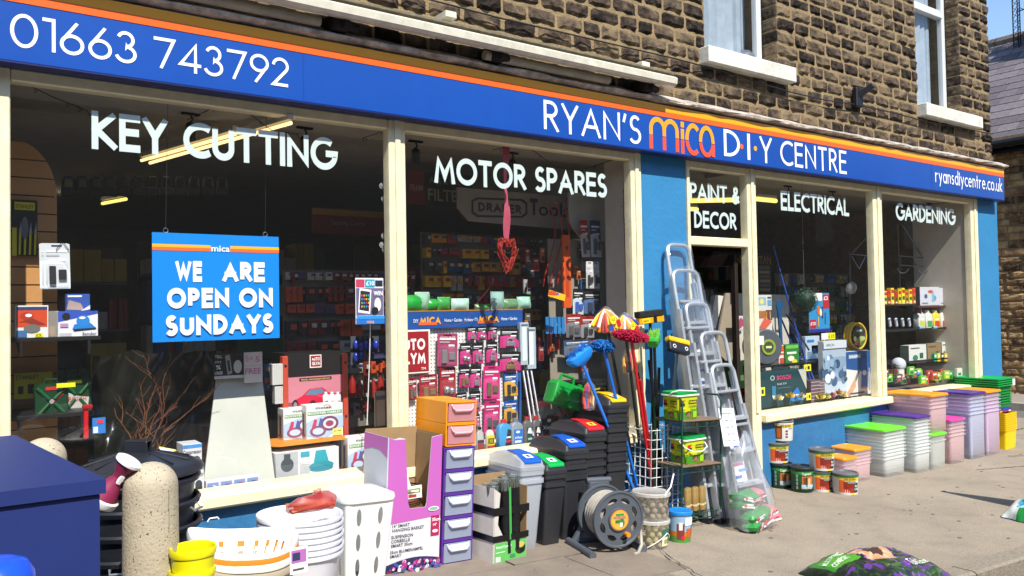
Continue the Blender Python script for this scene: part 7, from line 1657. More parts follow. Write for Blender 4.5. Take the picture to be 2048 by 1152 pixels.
# heart wreath and ribbon
p = W(1015, 505, .12); t = thing('heart_wreath', 'red twig heart wreath hanging on a pink ribbon', 'wreath', p); t.scale = (1.25, 1, 1.1); mb = MB(); rr5 = random.Random(2)
for k in range(90):
    pts = []; a0 = rr5.uniform(0, 6.28); off = Vector((rr5.gauss(0, .007), rr5.gauss(0, .012), rr5.gauss(0, .007)))
    for i in range(8):
        a = a0+i*.13; hx_, hz_ = .052*math.sin(a)**3*1.0, .105*(.8125*math.cos(a)-.3125*math.cos(2*a)-.125*math.cos(3*a)-.0625*math.cos(4*a)); pts.append(Vector((hx_, 0, hz_))+off+Vector((rr5.gauss(0, .003), rr5.gauss(0, .003), rr5.gauss(0, .003))))
    mb.tube(pts, .0032, 4)
mb.build('twigs', mat('red_twig', 'a3281c', .6, var=.35, vs=60), t, kind='stuff')
rz_ = 2.683-p.z-.08; mb = MB(); vs = []
for i in range(15): f = i/14; ww = .018+.006*math.sin(f*9)+(.02 if i == 14 else 0); vs += [(-ww, .006*math.sin(f*14), .06+f*rz_), (ww-.004, .012*math.cos(f*11), .06+f*rz_)]
mb.add(vs, [(2*i, 2*i+2, 2*i+3, 2*i+1) for i in range(14)], 0, True); mb.build('ribbon', mat('pink_ribbon', 'b24a5e', .6, var=.15, vs=30), t)
wire('thin red wire trailing from the wreath to the header', [(988, 545), (985, 565), (972, 585), (956, 603), (948, 618), (930, 645), (905, 652), (880, 648)], .3, .0015, col='7a2a18', twig=False, name='red_wire')
# signs on the back wall panels
pack('filter_sign', 'dim black sign reading FILTERS with red square, high behind MOTOR', 'sign', (815, 345, 945, 412), 1.2, .02, '1c1d1a', [('r', 0, 0, .25, 1, '6e1c1a'), ('t', 'FRAM', .04, .4, .18, '9a948a', .18), ('t', 'FILTERS', .3, .15, .36, '9c9472', .66), ('t', 'AIR & OIL', .32, .66, .2, '8a8468', .5)])
x0, x1, za, zb = rect(915, 385, 1165, 455, .80); t = thing('draper_sign', 'white panel lettered DRAPER Tools high behind MOTOR SPARES', 'sign', (x0, .80, za)); w, h = x1-x0, zb-za
MB().poly([(0, h*.45), (w*.08, .1*h), (w, .0*h), (w, h), (0, h)], (0, .02)).build('panel', mat('cream_panel', '8d877c', .7), t)
art(t, (0, 0, 0), X_, Z_, [('p', [(w*.10, h*.32), (w*.14, h*.22), (w*.49, h*.28), (w*.53, h*.40), (w*.53, h*.72), (w*.49, h*.82), (w*.14, h*.76), (w*.10, h*.66)], '1c1f2c'), ('p', [(w*.115, h*.36), (w*.15, h*.28), (w*.48, h*.33), (w*.515, h*.44), (w*.515, h*.68), (w*.48, h*.76), (w*.15, h*.71), (w*.115, h*.64)], '8d877c'), ('s', 'DRAPER', w*.15, w*.48, h*.38, h*.64, .25, '2a2c38'), ('s', 'T', w*.55, w*.615, h*.38, h*.86, .24, '1c2440'), ('t', 'ools', w*.62, h*.38, h*.42, '1c2440', w*.26)], 'lettering')
# tool bay: curved white fin, pegboard, posts
x0, x1, za, zb = rect(1140, 390, 1225, 900, .62); t = thing('tool_bay', 'white tool bay with curved top panel, pegboard and blue post', 'display stand', (x0, .62, DZ)); w, h = x1-x0, zb-DZ
MB().poly([(0, h*.88), (w*.12, h*.84), (w*.3, h*.8), (w, h*.8), (w, h), (0, h)], (-.02, 0)).build('curved_panel', mat('bay_white', 'b3b0a6', .6), t)
MB().box(-.2, .012, 0, w-.06, .02, h*.80).build('pegboard', mat('bay_pegboard', '8f8878', .7, var=.1), t); MB().box(w-.06, 0, 0, w, .03, h*.8).build('slotted_upright', mat('upright_white', 'c9c8be', .5), t)
mb = MB(); [mb.box(w-.05, -.001, .05+.035*i, w-.042, .0, .07+.035*i) for i in range(int((h*.8-.1)/.035))]; mb.build('slot_row', mat('slot_black', '14130f', .8), t, kind='stuff')
MB().box(w+.001, -.03, 0, w+.028, .03, h*1.06, bv=.003).build('blue_post', plastic('16466e', .5), t); MB().box(w+.03, -.03, 0, w+.062, .03, h*1.04).build('timber_post', mat('timber', '9a7a4a', .7, var=.2, vs=20), t)
mb = MB()
for k in range(3):
    pts = [W(1098+14*k+12*math.sin(a*1.6), 405+a*60, .55) for a in [i*.35 for i in range(9)]]; mb.tube(pts, .006, 6)
tag(mb.build('bow_saw', plastic('9a1c14')), 'dim red curved bow saws hanging in the tool bay', 'saw', kind='stuff')
pack('spirit_level', 'long orange spirit level hanging upright in the tool bay', 'spirit level', (1127, 470, 1142, 616), .5, .02, 'd2541c', [('r', .3, .15, .4, .5, 'b0401a'), ('t', 'I', .4, .8, .05, '2a1a10', .2)])
for k, (q, hd_c, bd, ob, nm) in enumerate((((1163, 440, 1180, 516), 'b82a26', 'c8c8c4', '8a8a8a', 'hacksaw'), ((1182, 440, 1202, 516), '2a3a6a', 'd0d0cc', '8a8a8a', 'saw blade'), ((1172, 523, 1186, 577), 'd8d8d8', 'c9c9c9', '17181c', 'black grip'), ((1186, 523, 1198, 577), 'd8d8d8', 'c9c9c9', '17181c', 'second black grip'), ((1145, 577, 1167, 630), '1a1d24', 'c8d4e0', '1c5cc0', 'blue snips'), ((1168, 582, 1205, 628), '24262c', '4a6a9a', '22344e', 'dark blue wrench set'), ((1132, 628, 1160, 675), '8e2420', '6a7078', '8a8a8a', 'ratchet'), ((1162, 632, 1186, 676), '8e2420', '8a9098', '17181c', 'black tape wheel'), ((1128, 680, 1178, 710), '2c4a6e', '5a6a7c', '8a8a8a', 'socket row'), ((1176, 680, 1192, 705), 'b82a26', 'd8d8d8', '8a8a8a', 'small spanner'))):
    blister('%s pack in the tool bay of the second window' % nm, q, .52, hd_c, bd, ob, group='carded tools in the bay', shape='box')
for k in range(5): pack('blue_plug_strip', 'strip of light blue wall plugs, %s from the left in the tool bay' % ORD[k], 'pack', (1092+8*k, 634, 1098+8*k, 668), .5, .01, '2478b8', None, 'blue plug strips', part='strip')
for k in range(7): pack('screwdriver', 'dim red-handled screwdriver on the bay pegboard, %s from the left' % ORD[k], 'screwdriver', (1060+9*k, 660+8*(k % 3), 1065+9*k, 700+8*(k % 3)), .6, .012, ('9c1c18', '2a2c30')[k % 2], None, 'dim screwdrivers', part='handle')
for k, q in enumerate(((1041, 645, 1058, 730), (1055, 655, 1072, 738))): pack('wrapped_blind_pack', 'milky wrapped blue-white pack hanging beside the pegboard, %s one' % ('left', 'right')[k], 'pack', q, .42, .04, 'a9bac4', [('r', .2, .1, .5, .8, 'd8e2e8'), ('r', .1, .92, .8, .04, '5a6a74')], 'wrapped packs beside the pegboard')
for k in range(3): 
    a, b = W(1046+8*k, 742, .4), W(1066+9*k, 872, .2); tag(MB().cyl(b, a, .009, n=6).build('metal_strip', metal('b9b9bd', .35)), 'leaning bright metal strip right of the pegboard, %s from the left' % ORD[k], 'strip', 'leaning metal strips')
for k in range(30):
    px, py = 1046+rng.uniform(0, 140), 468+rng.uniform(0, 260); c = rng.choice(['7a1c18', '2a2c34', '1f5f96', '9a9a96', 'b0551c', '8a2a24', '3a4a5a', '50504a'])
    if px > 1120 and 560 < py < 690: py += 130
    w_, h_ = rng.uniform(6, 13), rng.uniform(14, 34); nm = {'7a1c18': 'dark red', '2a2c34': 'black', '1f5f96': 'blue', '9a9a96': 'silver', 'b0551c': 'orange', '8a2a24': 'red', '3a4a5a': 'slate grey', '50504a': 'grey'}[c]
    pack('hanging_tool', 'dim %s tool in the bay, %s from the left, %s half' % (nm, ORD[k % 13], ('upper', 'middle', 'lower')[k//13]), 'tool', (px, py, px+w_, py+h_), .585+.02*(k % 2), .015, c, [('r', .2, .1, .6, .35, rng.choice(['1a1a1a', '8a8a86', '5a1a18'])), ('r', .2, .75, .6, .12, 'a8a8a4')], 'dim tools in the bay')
# bottles along the sill
ys_ = .2
def P6(a, b, c, d): return (920+a/2.94, 760+b/2.94, 920+c/2.94, 760+d/2.94)
SL_ = [('r', .05, .0, .9, .95, 'c9ced6')]
bottle('oil_bottle', 'light blue screenwash bottle with red cap', 'bottle', P6(232, 235, 305, 402), ys_, '3f8ec4', 'c41c1c', [('p', [(.45, 0), (1, 0), (1, .9), (.7, 1)], '2a2c34'), ('r', .5, .2, .45, .12, 'b82a3a'), ('r', .55, .45, .4, .1, 'd8d8e0')])
bottle('oil_bottle', 'grey bottle with blue Xtra label second on the sill', 'bottle', P6(305, 228, 375, 392), ys_, '7f8a96', '6c7884', [('r', .15, .05, .8, .85, '1c6ac0'), ('t', 'X-Flow', .2, .35, .14, 'f0f4fa', .7), ('r', .2, .1, .6, .15, 'c8dcf0'), ('e', .5, .75, .2, .08, 'c8dcf0')])
bottle('oil_bottle', 'grey oil bottle with green label and red cap', 'bottle', P6(377, 218, 430, 386), ys_, '5c5a5c', 'b81a1a', [('r', .3, .05, .65, .9, '14423c'), ('p', [(.35, .6), (.9, .55), (.8, .9), (.5, .9)], 'd8dcdc'), ('r', .4, .2, .5, .12, '9ab0b0')])
bottle('oil_bottle', 'grey oil bottle with black and red label, fourth on the sill', 'bottle', P6(430, 213, 486, 382), ys_, '5c5a5c', 'b81a1a', [('r', .2, .05, .75, .9, '1a1416'), ('p', [(.3, .6), (.85, .55), (.75, .9), (.45, .9)], 'd8dcdc'), ('r', .3, .25, .6, .14, 'a01c24')])
bottle('oil_can', 'large grey oil container with white Xtreme G30 lettering', 'bottle', P6(455, 132, 590, 372), ys_+.04, '6f6e6c', 'b81a1a', [('r', .15, .02, .82, .85, '1a1214'), ('p', [(.3, .85), (.95, .9), (.8, 1.05), (.45, 1.05)], '1a1214'), ('t', 'Xtreme', .2, .45, .16, 'f0f0f0', .7), ('t', 'G30', .25, .2, .2, 'c01c24', .5), ('e', .5, .8, .1, .07, 'd8d8d8'), ('r', .2, .06, .7, .03, 'c8c8c8')], handle=True)
bottle('oil_bottle', 'grey oil bottle with red cap half hidden by the green can', 'bottle', P6(592, 200, 655, 290), ys_+.02, '5c5a5c', 'b81a1a', [('r', .2, .05, .7, .8, '1a1416'), ('p', [(.3, .4), (.85, .35), (.75, .7), (.45, .7)], 'd8dcdc')])
bottle('spray_can', 'silver spray can with black cap right of the orange drawers', 'spray can', P8(538, 945, 590, 1135), ys_, 'a9a8aa', '101012', [('r', 0, 0, 1, .5, '8a2a2a'), ('r', 0, .5, 1, .2, '2a2a30')])
bottle('spray_can', 'yellow and black spray can beside the silver one', 'spray can', P8(610, 943, 667, 1122), ys_, 'c8c4b0', '101012', [('r', 0, .05, 1, .9, 'c9b81e'), ('r', .1, .35, .8, .4, '16140e'), ('t', 'GAS', .25, .56, .14, 'e0d020', .5), ('t', 'STOP', .25, .4, .14, 'e0d020', .5), ('r', 0, .05, 1, .2, 'a82a1c')])
# green jerry can, tilted
x0, x1, za, zb = rect(1098, 762, 1166, 815, .14); t = thing('green_jerrycan', 'bright green plastic fuel can hanging tilted above the bins', 'fuel can', ((x0+x1)/2, .14, (za+zb)/2)); w, h = x1-x0, zb-za
t.rotation_euler = (0, R(19), 0); JG = plastic('0c9436', .35)
MB().rr([(w*.46, .055, -h*.5, .02), (w*.5, .06, -h*.46, .025), (w*.5, .06, h*.25, .025), (w*.42, .045, h*.4, .02)]).build('body', JG, t)
MB().tube([(-w*.3, 0, h*.36), (-w*.26, 0, h*.66), (w*.1, 0, h*.66), (w*.14, 0, h*.36)], .012, 8).build('handle', JG, t); MB().lathe([(.02, h*.36), (.02, h*.52), (.001, h*.52)], (w*.34, 0, 0), 12).build('cap', plastic('0a7a2c'), t)
mb = MB(); [mb.box(-w*.4, -.0625, -h*.4+h*.14*k, w*.4, -.058, -h*.4+h*.14*k+.004) for k in range(5)]; mb.build('rib', JG, t, kind='stuff')
pack('black_toolbox', 'black toolbox with yellow-framed STANLEY label low in the second window', 'toolbox', (1145, 762, 1215, 815), .36, .2, '16171a', [('r', .45, .3, .5, .4, 'c9b024'), ('r', .48, .35, .44, .3, '1c1c1c'), ('t', 'STANLEY', .52, .43, .12, 'e0c41e', .36), ('r', .0, .8, 1, .06, '2a2c30')])
t, w, h = pack('orange_label', 'curled orange and yellow tag dangling in the tool bay', 'tag', (1096, 579, 1130, 592), .3, .002, 'f0b81c', [('p', [(0, .2), (.5, .5), (.4, 1), (0, .9)], 'd8481c'), ('p', [(.3, .7), (.6, .6), (.55, 1)], '4a6ab8')], part='tag'); t.rotation_euler = (0, R(14), 0)
# ================================================================= doorway
dr2 = thing('open_door', 'dark-framed glass shop door standing open inwards', 'door', (5.52, .10, .06)); FRM = mat('dark_door_frame', '2b211b', .5)
MB().box(-.03, 0, 0, .01, .05, 1.92, bv=.003).box(-.03, .70, 0, .01, .76, 1.92).box(-.03, .05, 0, .01, .70, .2).box(-.03, .05, 1.82, .01, .70, 1.92).build('frame', FRM, dr2)
MB().add([(-.01, .05, .2), (-.01, .70, .2), (-.01, .70, 1.82), (-.01, .05, 1.82)], [(0, 1, 2, 3)]).build('pane', GLASS, dr2)
def lean(label, pts, y0, y1, th, m, name, cat):
    q = [W(a, b, y0 if k < 2 else y1) for k, (a, b) in enumerate(pts)]; mb = MB(); n_ = Vector((0, th, 0)); mb.add(q+[v+n_ for v in q], [(0, 1, 2, 3), (7, 6, 5, 4), (0, 4, 5, 1), (1, 5, 6, 2), (2, 6, 7, 3), (3, 7, 4, 0)]); return tag(mb.build(name, m), label, cat)
TAN = mat('tan_card', '9c917e', .8, var=.1); WHB = mat('whiteboard', 'c9c4b6', .6)
lean('pale lining-paper roll leaning just inside the doorway', [(1420, 655), (1432, 656), (1447, 592), (1431, 590)], .5, .5, .05, mat('paper_roll', 'd6d2c6', .7), 'paper_roll', 'roll')
lean('grey-brown lettered board leaning inside the doorway', [(1432, 700), (1470, 742), (1464, 586), (1452, 586)], .7, .7, .02, TAN, 'lettered_board', 'board')
lean('wood-edged white board behind the doorway and leaflets', [(1464, 760), (1578, 740), (1578, 590), (1466, 586)], .95, .95, .02, WHB, 'wooden_board', 'board')
pack('magazine', 'pink and white magazine propped by the door frame', 'magazine', (1466, 632, 1492, 660), .6, .01, 'c9c6c8', [('p', [(0, .2), (.4, .0), (1, .5), (.6, .9)], 'a84a68'), ('r', .1, .7, .3, .2, '5ab89a')])
pack('red_machine_box', 'red and black machine box on the floor inside the doorway', 'box', (1468, 782, 1496, 818), .4, .2, '9a2418', [('r', .1, .2, .5, .5, '1a1614'), ('r', .65, .4, .2, .3, 'd8d4cc')])
pack('dark_green_sack', 'dark green sack standing inside the doorway', 'sack', (1474, 722, 1494, 778), .45, .15, '1d3a22', [('r', .1, .3, .8, .2, '5a7a4a')])
# ================================================================= third window
pack('rack_headboard', 'dim yellow-lettered header reading TITAN seen through the doorway', 'sign', (1425, 505, 1545, 532), 1.5, .02, '15233a', [('t', 'TITAN', .1, .2, .6, 'b89a2a', .35), ('t', 'CAPITAN', .55, .2, .6, 'b8922a', .42)])
for k in range(2): pack('screw_card_column', 'dim column of small screw packets behind the door frame, %s one' % ('left', 'right')[k], 'packets', (1482+34*k, 530, 1508+34*k, 585), 1.2, .02, '4a4238', [('r', .1, .05+.16*i, .8, .1, ('8a7f6a', '6a6050')[i % 2]) for i in range(6)])
pack('leaflet_board', 'tall board of colour leaflets left in the third window', 'leaflets', (1515, 590, 1544, 662), .5, .01, 'cfcfc6', [('r', .05, .72, .55, .22, '8ab0c0'), ('e', .3, .82, .14, .08, 'e0d07a'), ('r', .7, .9, .25, .05, '4a4a4a'), ('r', .7, .7, .25, .16, '6a9ac0'), ('r', .03, .36, .5, .2, 'a8683a'), ('r', .55, .3, .42, .28, '6a3a2a'), ('p', [(.05, .1), (.5, .05), (.95, .25), (.5, .4)], 'd2604a')]+[('r', .58+.08*i, .32, .03, .22, ('e0c050', 'b04a3a', '3a5a3a', 'd8d8c0', '8a3a6a')[i]) for i in range(5)])
pack('hand_tool_poster', 'blue poster of coloured hand tools beside the green ball', 'poster', (1618, 586, 1659, 664), .42, .004, '2b8ac0', [('r', .25, .8, .4, .2, 'e0e4e4'), ('r', .68, .6, .3, .36, 'b01c28'), ('r', .03, .1, .3, .22, 'b01c28'), ('t', '£3', .72, .82, .1, 'f4f4f4', .2), ('t', '£10', .05, .18, .09, 'f4f4f4', .24), ('e', .45, .55, .08, .12, 'd0641c'), ('r', .6, .35, .06, .3, '1c3a5a'), ('r', .75, .2, .05, .3, '1f5a9a'), ('r', .4, .14, .05, .24, 'd8a020'), ('e', .55, .5, .06, .1, 'd8d8d0'), ('r', .0, .0, 1, .08, '2a2a8a')])
MB().build  # noqa
p = W(1609, 601, .32); t = thing('topiary_ball', 'dark green artificial boxwood ball hanging on a string', 'topiary ball', p); mb = MB(); rr6 = random.Random(9); rt = .118
for k in range(1500):
    v = Vector((rr6.gauss(0, 1), rr6.gauss(0, 1), rr6.gauss(0, 1))).normalized(); c = v*rt*rr6.uniform(.9, 1.04); a = (v.orthogonal().normalized()*rr6.uniform(.5, 1)+v*rr6.uniform(.1, .9)); a = Matrix.Rotation(rr6.uniform(0, 6.28), 3, v) @ a.normalized(); b = a.cross(v).normalized()
    mb.add([c, c+a*.008+b*.004, c+a*.014, c+a*.008-b*.004], [(0, 1, 2, 3)])
mb.sphere((0, 0, 0), rt*.88, 16, 10); mb.build('leaves', mat('box_leaf', '0e3820', .5, var=.4, vs=60), t, kind='stuff'); MB().cyl((0, 0, rt), (0, 0, 2.683-p.z), .0015, n=4).build('string', mat('string', '7a7466', .8), t)
# plastic-headed long tools leaning
for k, (a, b, c, nm) in enumerate((((1546, 492), (1625, 775), '1f3f8e', 'long navy pole'), ((1555, 620), (1622, 778), '1c5a9a', 'blue tool handle'), ((1572, 628), (1618, 700), '17345e', 'dark blue tool handle'), ((1578, 640), (1640, 788), '2b4f8a', 'second long blue handle'))):
    p, q = W(*b, .22), W(*a, .6); tag(MB().cyl(p, q, .009, n=8).build('pole', plastic(c, .35)), '%s leaning diagonally in the third window' % nm, 'pole', 'poles in the third window')
t = thing('blue_saw', 'flat blue-handled saw standing in the third window', 'saw', W(1562, 690, .45)); MB().poly([(0, 0), (.03, 0), (.02, .32), (.05, .38), (.04, .42), (-.04, .42), (-.05, .38), (-.03, .32)], (0, .015)).build('handle', plastic('1c5080'), t)
x0, x1, za, zb = rect(1512, 658, 1548, 738, .34); t = thing('small_hose_reel', 'grey hose reel with round label in the third window', 'hose reel', ((x0+x1)/2, .34, za)); w, h = x1-x0, zb-za
MB().lathe([(.001, -.03), (h*.42, -.03), (h*.45, -.02), (h*.45, 0), (h*.3, .01), (h*.3, .09), (h*.45, .1), (h*.45, .12), (.001, .12)], n=28).build('reel', GP, t, loc=(0, 0, h*.55)).rotation_euler = (R(-90), 0, R(-20))
art(t, (0, -.04, h*.55), Vector((.94, -.34, 0)), Z_, [('e', 0, 0, h*.2, h*.2, '8a9a3a'), ('e', 0, 0, h*.14, h*.14, '3a4a2a'), ('r', -h*.08, -.01, h*.16, .02, 'd8d8a0')], 'hub_label'); MB().tube([(-w*.4, 0, 0), (-w*.3, .03, h*.2), (w*.3, .03, h*.2), (w*.4, 0, 0)], .012, 6).build('stand', GP, t)
pack('swing_ticket', 'white price ticket on the small hose reel', 'price tag', (1516, 672, 1528, 690), .28, .002, 'e4e4dc', None, part='ticket')
pack('seed_pouch', 'green bulb pouch standing in the third window', 'pouch', (1571, 688, 1598, 732), .32, .03, '2c7a34', [('r', .05, .8, .9, .15, '6ab84a'), ('e', .4, .35, .24, .12, 'e8e0c0'), ('e', .65, .2, .2, .1, 'e0c84a'), ('r', .1, .55, .7, .1, 'd8e8c8')])
pack('orange_seed_card', 'orange and white seed card left of the green pouch', 'carded pack', (1558, 690, 1570, 730), .34, .01, 'd8d4c8', [('r', .05, .5, .9, .46, 'd8542c'), ('r', .1, .05, .8, .3, 'c04a3a'), ('r', .15, .6, .6, .06, 'f0e0d0')])
shelf('black glass-edged shelf across the third window', (1516, 727, 1640, 736), .28, .3)
pack('strimmer_box', 'dark teal box lettered BOSCH with a blue garden tool picture', 'box', (1520, 742, 1612, 812), .18, .14, '0c3a40', [('s', 'BOSCH', .36, .66, .76, .88, .2, 'c83a6a'), ('e', .26, .83, .045, .07, 'b8c4c4'), ('e', .26, .83, .03, .05, '0c3a40'), ('t', 'Rotak 32 R', .36, .62, .05, 'b9c9c9', .2), ('r', .36, .52, .28, .008, '8aa0a0'), ('p', [(.62, .12), (.72, .4), (.8, .5), (.86, .3), (.95, .12)], '1c70c0'), ('p', [(.66, .1), (.8, .18), (.95, .1)], '3a9ae0'), ('r', .24, .2, .08, .4, '2a7aa0'), ('p', [(.82, 1), (1, 1), (1, .4)], 'b4b6aa'), ('r', .02, .5, .0, .0, 'b4b6aa')])
def ptag(label, px, y): pack('price_ticket', label, 'price tag', px, y, .002, 'ece21c', [('t', '£', .15, .3, .4, '161610', .25), ('r', .5, .25, .3, .5, '161610')], 'yellow price tickets', part='ticket')
ptag('yellow price ticket at the left edge of the teal box', (1516, 775, 1530, 792), .12); ptag('yellow price ticket at the top right of the teal box', (1608, 729, 1622, 742), .2); ptag('yellow price ticket low beside the flower pots', (1613, 786, 1622, 800), .14); ptag('yellow price ticket on the hanging drill at the right', (1640, 680, 1650, 690), .5)
t, w, h = pack('offer_ticket', 'white and yellow ticket marked £10 above the winter picture', 'price tag', (1643, 666, 1670, 679), .28, .003, 'dfe0dc', [('r', .48, 0, .52, 1, 'ece21c'), ('t', '£10', .5, .2, .6, '141410', .44)], part='ticket')
def snow(t, w, h):
    sh = [('r', 0, 0, 1, 1, '7f98b4'), ('r', 0, .7, 1, .3, '9fb0c2'), ('r', 0, 0, 1, .25, 'b4c4d4')]; rr7 = random.Random(5)
    for i in range(26): a, b, s = rr7.uniform(.05, .95), rr7.uniform(.2, .7), rr7.uniform(.05, .14); sh.append(('e', a, b, s, s*.7, rr7.choice(['3a5a7c', '5a7a9a', '8aa6c0', 'd0dce8', '2c4864'])))
    return sh
t, w, h = pack('christmas_tree_box', 'tall box printed with a blue snowy woodland, marked ARCH', 'box', (1646, 681, 1692, 791), .2, .05, 'b9c2cc', snow(None, 1, 1)+[('r', 0, .86, 1, .14, 'c4ccd2'), ('t', 'ARCH', .1, .9, .05, '2a3040', .35)])
for k, px in enumerate(((1612, 672, 1640, 760), (1624, 690, 1640, 775))): pack('picture_box', 'pale blue picture box standing behind the poles, %s one' % ('left', 'right')[k], 'box', px, .4, .04, 'b4c4d0', [('r', .1, .05, .8, .6, '6f8ca8'), ('e', .5, .4, .3, .2, '4a6a88'), ('r', .1, .86, .5, .06, '2a7ac0')])
p = W(1711, 672, .34); t = thing('yellow_hose_coil', 'coil of yellow hose with printed label standing in the third window', 'hose coil', p); t.scale = (1.3, 1, 1.25); mb = MB()
for k in range(5): mb.tube([((.112-.006*(k % 2))*math.cos(R(a)), .016*k-.03, (.105-.006*(k % 2))*math.sin(R(a))) for a in range(0, 360, 12)], .0085, 7, close=True)
mb.build('coil', plastic('e0b52e', .3), t)
art(t, (0, -.042, 0), X_, Z_, [('e', 0, 0, .092, .086, '4a6a2c'), ('e', .0, .03, .088, .05, '2a3420'), ('r', -.04, .035, .08, .02, '7a8a90'), ('t', 'DRAPER', -.035, .038, .013, 'e0e4e4', .07), ('e', -.02, -.04, .05, .02, '7aa04a'), ('e', -.05, -.055, .022, .018, 'd88a1c'), ('e', -.015, -.062, .02, .017, 'c8481c'), ('e', -.065, -.02, .02, .02, 'e8dca0'), ('e', .03, -.02, .05, .02, 'a0b070')], 'label')
pack('pressure_washer_box', 'white and blue box with a blue tool and DRAPER label', 'box', (1693, 702, 1741, 791), .22, .07, 'd8d6d2', [('p', [(0, .62), (1, .5), (1, 1), (0, 1)], '1c4f8c'), ('r', .1, .84, .5, .09, '8a9cb0'), ('t', 'DRAPER', .13, .86, .05, 'f0f0f4', .44), ('p', [(.58, .15), (.86, .15), (.9, .7), (.8, .85), (.64, .8)], '1c5aa8'), ('e', .73, .5, .09, .06, 'c8d0d8'), ('p', [(.1, .1), (.5, .6), (.55, .55), (.2, .1)], '6a6a6c'), ('p', [(0, .1), (.35, .42), (.35, .2), (.1, .0)], 'c89a7c'), ('r', .1, .05, .6, .03, '4a4a4c'), ('r', .9, .1, .06, .5, '8a9cb0')])
# small tins, pump and flowers along the sill
for k, (q, c) in enumerate((((1622, 760, 1640, 806), '5a4650'), ((1638, 762, 1650, 800), '6a5a5c'))): pack('tin_stack', 'stack of small dark tins near the flowers, %s one' % ('left', 'right')[k], 'tins', q, .16, .06, c, [('r', 0, .15*i, 1, .03, 'b8a8a8') for i in range(1, 7)])
t = thing('green_sprayer', 'bright green plastic sprayer behind the small tins', 'sprayer', W(1638, 765, .28)); MB().lathe([(.001, -.04), (.04, -.04), (.045, 0), (.03, .03), (.012, .045), (.012, .06), (.001, .06)], n=16).build('bottle', plastic('5ac81c'), t); MB().box(-.04, -.01, .055, .03, .01, .07, bv=.003).build('trigger', plastic('3a9a14'), t)
def flower(label, px, py, y, pc, cc, r=.045, lf='3a6a34'):
    p = W(px, py, y); t = thing('artificial_flower', label, 'flower', (p.x, y, DZ+.002), 0, 'artificial flowers along the sill'); hh_ = max(.03, p.z-DZ)
    mb = MB()
    for j in range(9):
        for k in range(7):
            a = R(k*51+j*23); e = R(20+j*9); c = Vector((math.cos(a)*math.cos(e), math.sin(a)*math.cos(e)*.7-.25, math.sin(e)*.9)).normalized(); sd2 = c.orthogonal().normalized(); o_ = Vector((0, 0, hh_)); L_2 = r*rng.uniform(.7, 1.25)
            mb.add([o_, o_+c*L_2*.6+sd2*L_2*.35, o_+c*L_2*1.1, o_+c*L_2*.6-sd2*L_2*.35], [(0, 1, 2, 3)])
    mb.build('petals', mat('petal', pc, .7, var=.15), t, kind='stuff'); MB().sphere((0, -r*.5, hh_+r*.3), r*.32, 8, 6).build('centre', mat('flower_centre', cc, .8), t)
    mb = MB(); mb.cyl((0, 0, 0), (0, 0, hh_), .003, n=5)
    for k in range(5): a = rng.uniform(0, 6.28); d = Vector((math.cos(a), math.sin(a)*.6, rng.uniform(.1, .9)))*.04; s = d.orthogonal().normalized()*.009; mb.add([(0, 0, .003), d*.5+s, d, d*.5-s], [(0, 1, 2, 3)])
    mb.build('stem', mat('leaf_green', lf, .6), t)
for k, (px, py, pc, cc, nm) in enumerate(((1556, 800, 'e6e2c4', 'c8a01c', 'cream daffodil furthest left on the sill'), (1580, 795, 'e8d24a', 'd8901c', 'yellow daffodil second from the left'), (1602, 796, 'dcd8c0', 'b8a83a', 'cream flower in front of the teal box'), (1640, 797, 'e0cf4a', 'c8901c', 'yellow flower right of the tins'), (1652, 797, 'd8cf8a', 'a8901c', 'pale yellow flower in the sill middle'), (1662, 795, 'c0647c', '8a3a50', 'pink flower on the sill'), (1677, 789, 'd8a04a', 'b8741c', 'orange flower on the sill'), (1687, 793, 'e0d8a8', 'c8a83a', 'cream flower right of the orange one'))): flower(nm, px, py, .13, pc, cc)
for k, px in enumerate((1700, 1722)): 
    p = W(px, 788, .12); t = thing('white_saucer', 'small white dish on the sill, %s of two by the tool box' % ('left', 'right')[k], 'dish', (p.x, .12, DZ+.002)); MB().lathe([(.001, 0), (.03, 0), (.042, .012), (.038, .012), (.001, .004)], n=18).build('dish', PW, t); MB().lathe([(.001, .005), (.018, .005), (.02, .03), (.001, .034)], n=12).build('pot', mat('pot_grey', '6a706a', .6), t)
# white goods hanging between third and fourth windows
p = W(1702, 577, .3); t = thing('glass_lantern', 'clear wrapped silver lantern hanging in the third window', 'lantern', p); MB().lathe([(.001, -.06), (.04, -.055), (.06, .0), (.05, .05), (.02, .07), (.001, .075)], n=10).build('globe', clearish('crinkled_film', 'c9cfd2', .35, .08, .3), t, wob=.02); MB().lathe([(.02, -.03), (.03, .0), (.02, .04), (.004, .06)], n=10).build('frame', metal('9a9a9a'), t)
tr = thing('shelf_trestle', 'thin steel wire display frame between the third and fourth windows', 'display frame', (0, 0, 0)); STL = metal('8a8d90', .35)
def bars(segs, y, r=.006, parent=tr, m=STL, name='bar'):
    for a, b in segs: MB().cyl(W(*a, y), W(*b, y), r, n=6).build(name, m, parent)
bars((((1698, 508), (1745, 512)), ((1700, 508), (1700, 640)), ((1703, 512), (1718, 538)), ((1718, 538), (1732, 510)), ((1705, 505), (1740, 468))), .5)
t2_ = thing('hanging_basket_rack', 'steel framed hanging rack with curved hooks in the fourth window', 'rack', (0, 0, 0))
bars((((1795, 448), (1800, 575)), ((1798, 512), (1852, 516)), ((1800, 530), (1850, 534)), ((1852, 516), (1854, 572)), ((1803, 448), (1842, 510)), ((1800, 512), (1803, 540)), ((1852, 516), (1850, 542)), ((1826, 516), (1834, 535))), .55, .007, t2_)
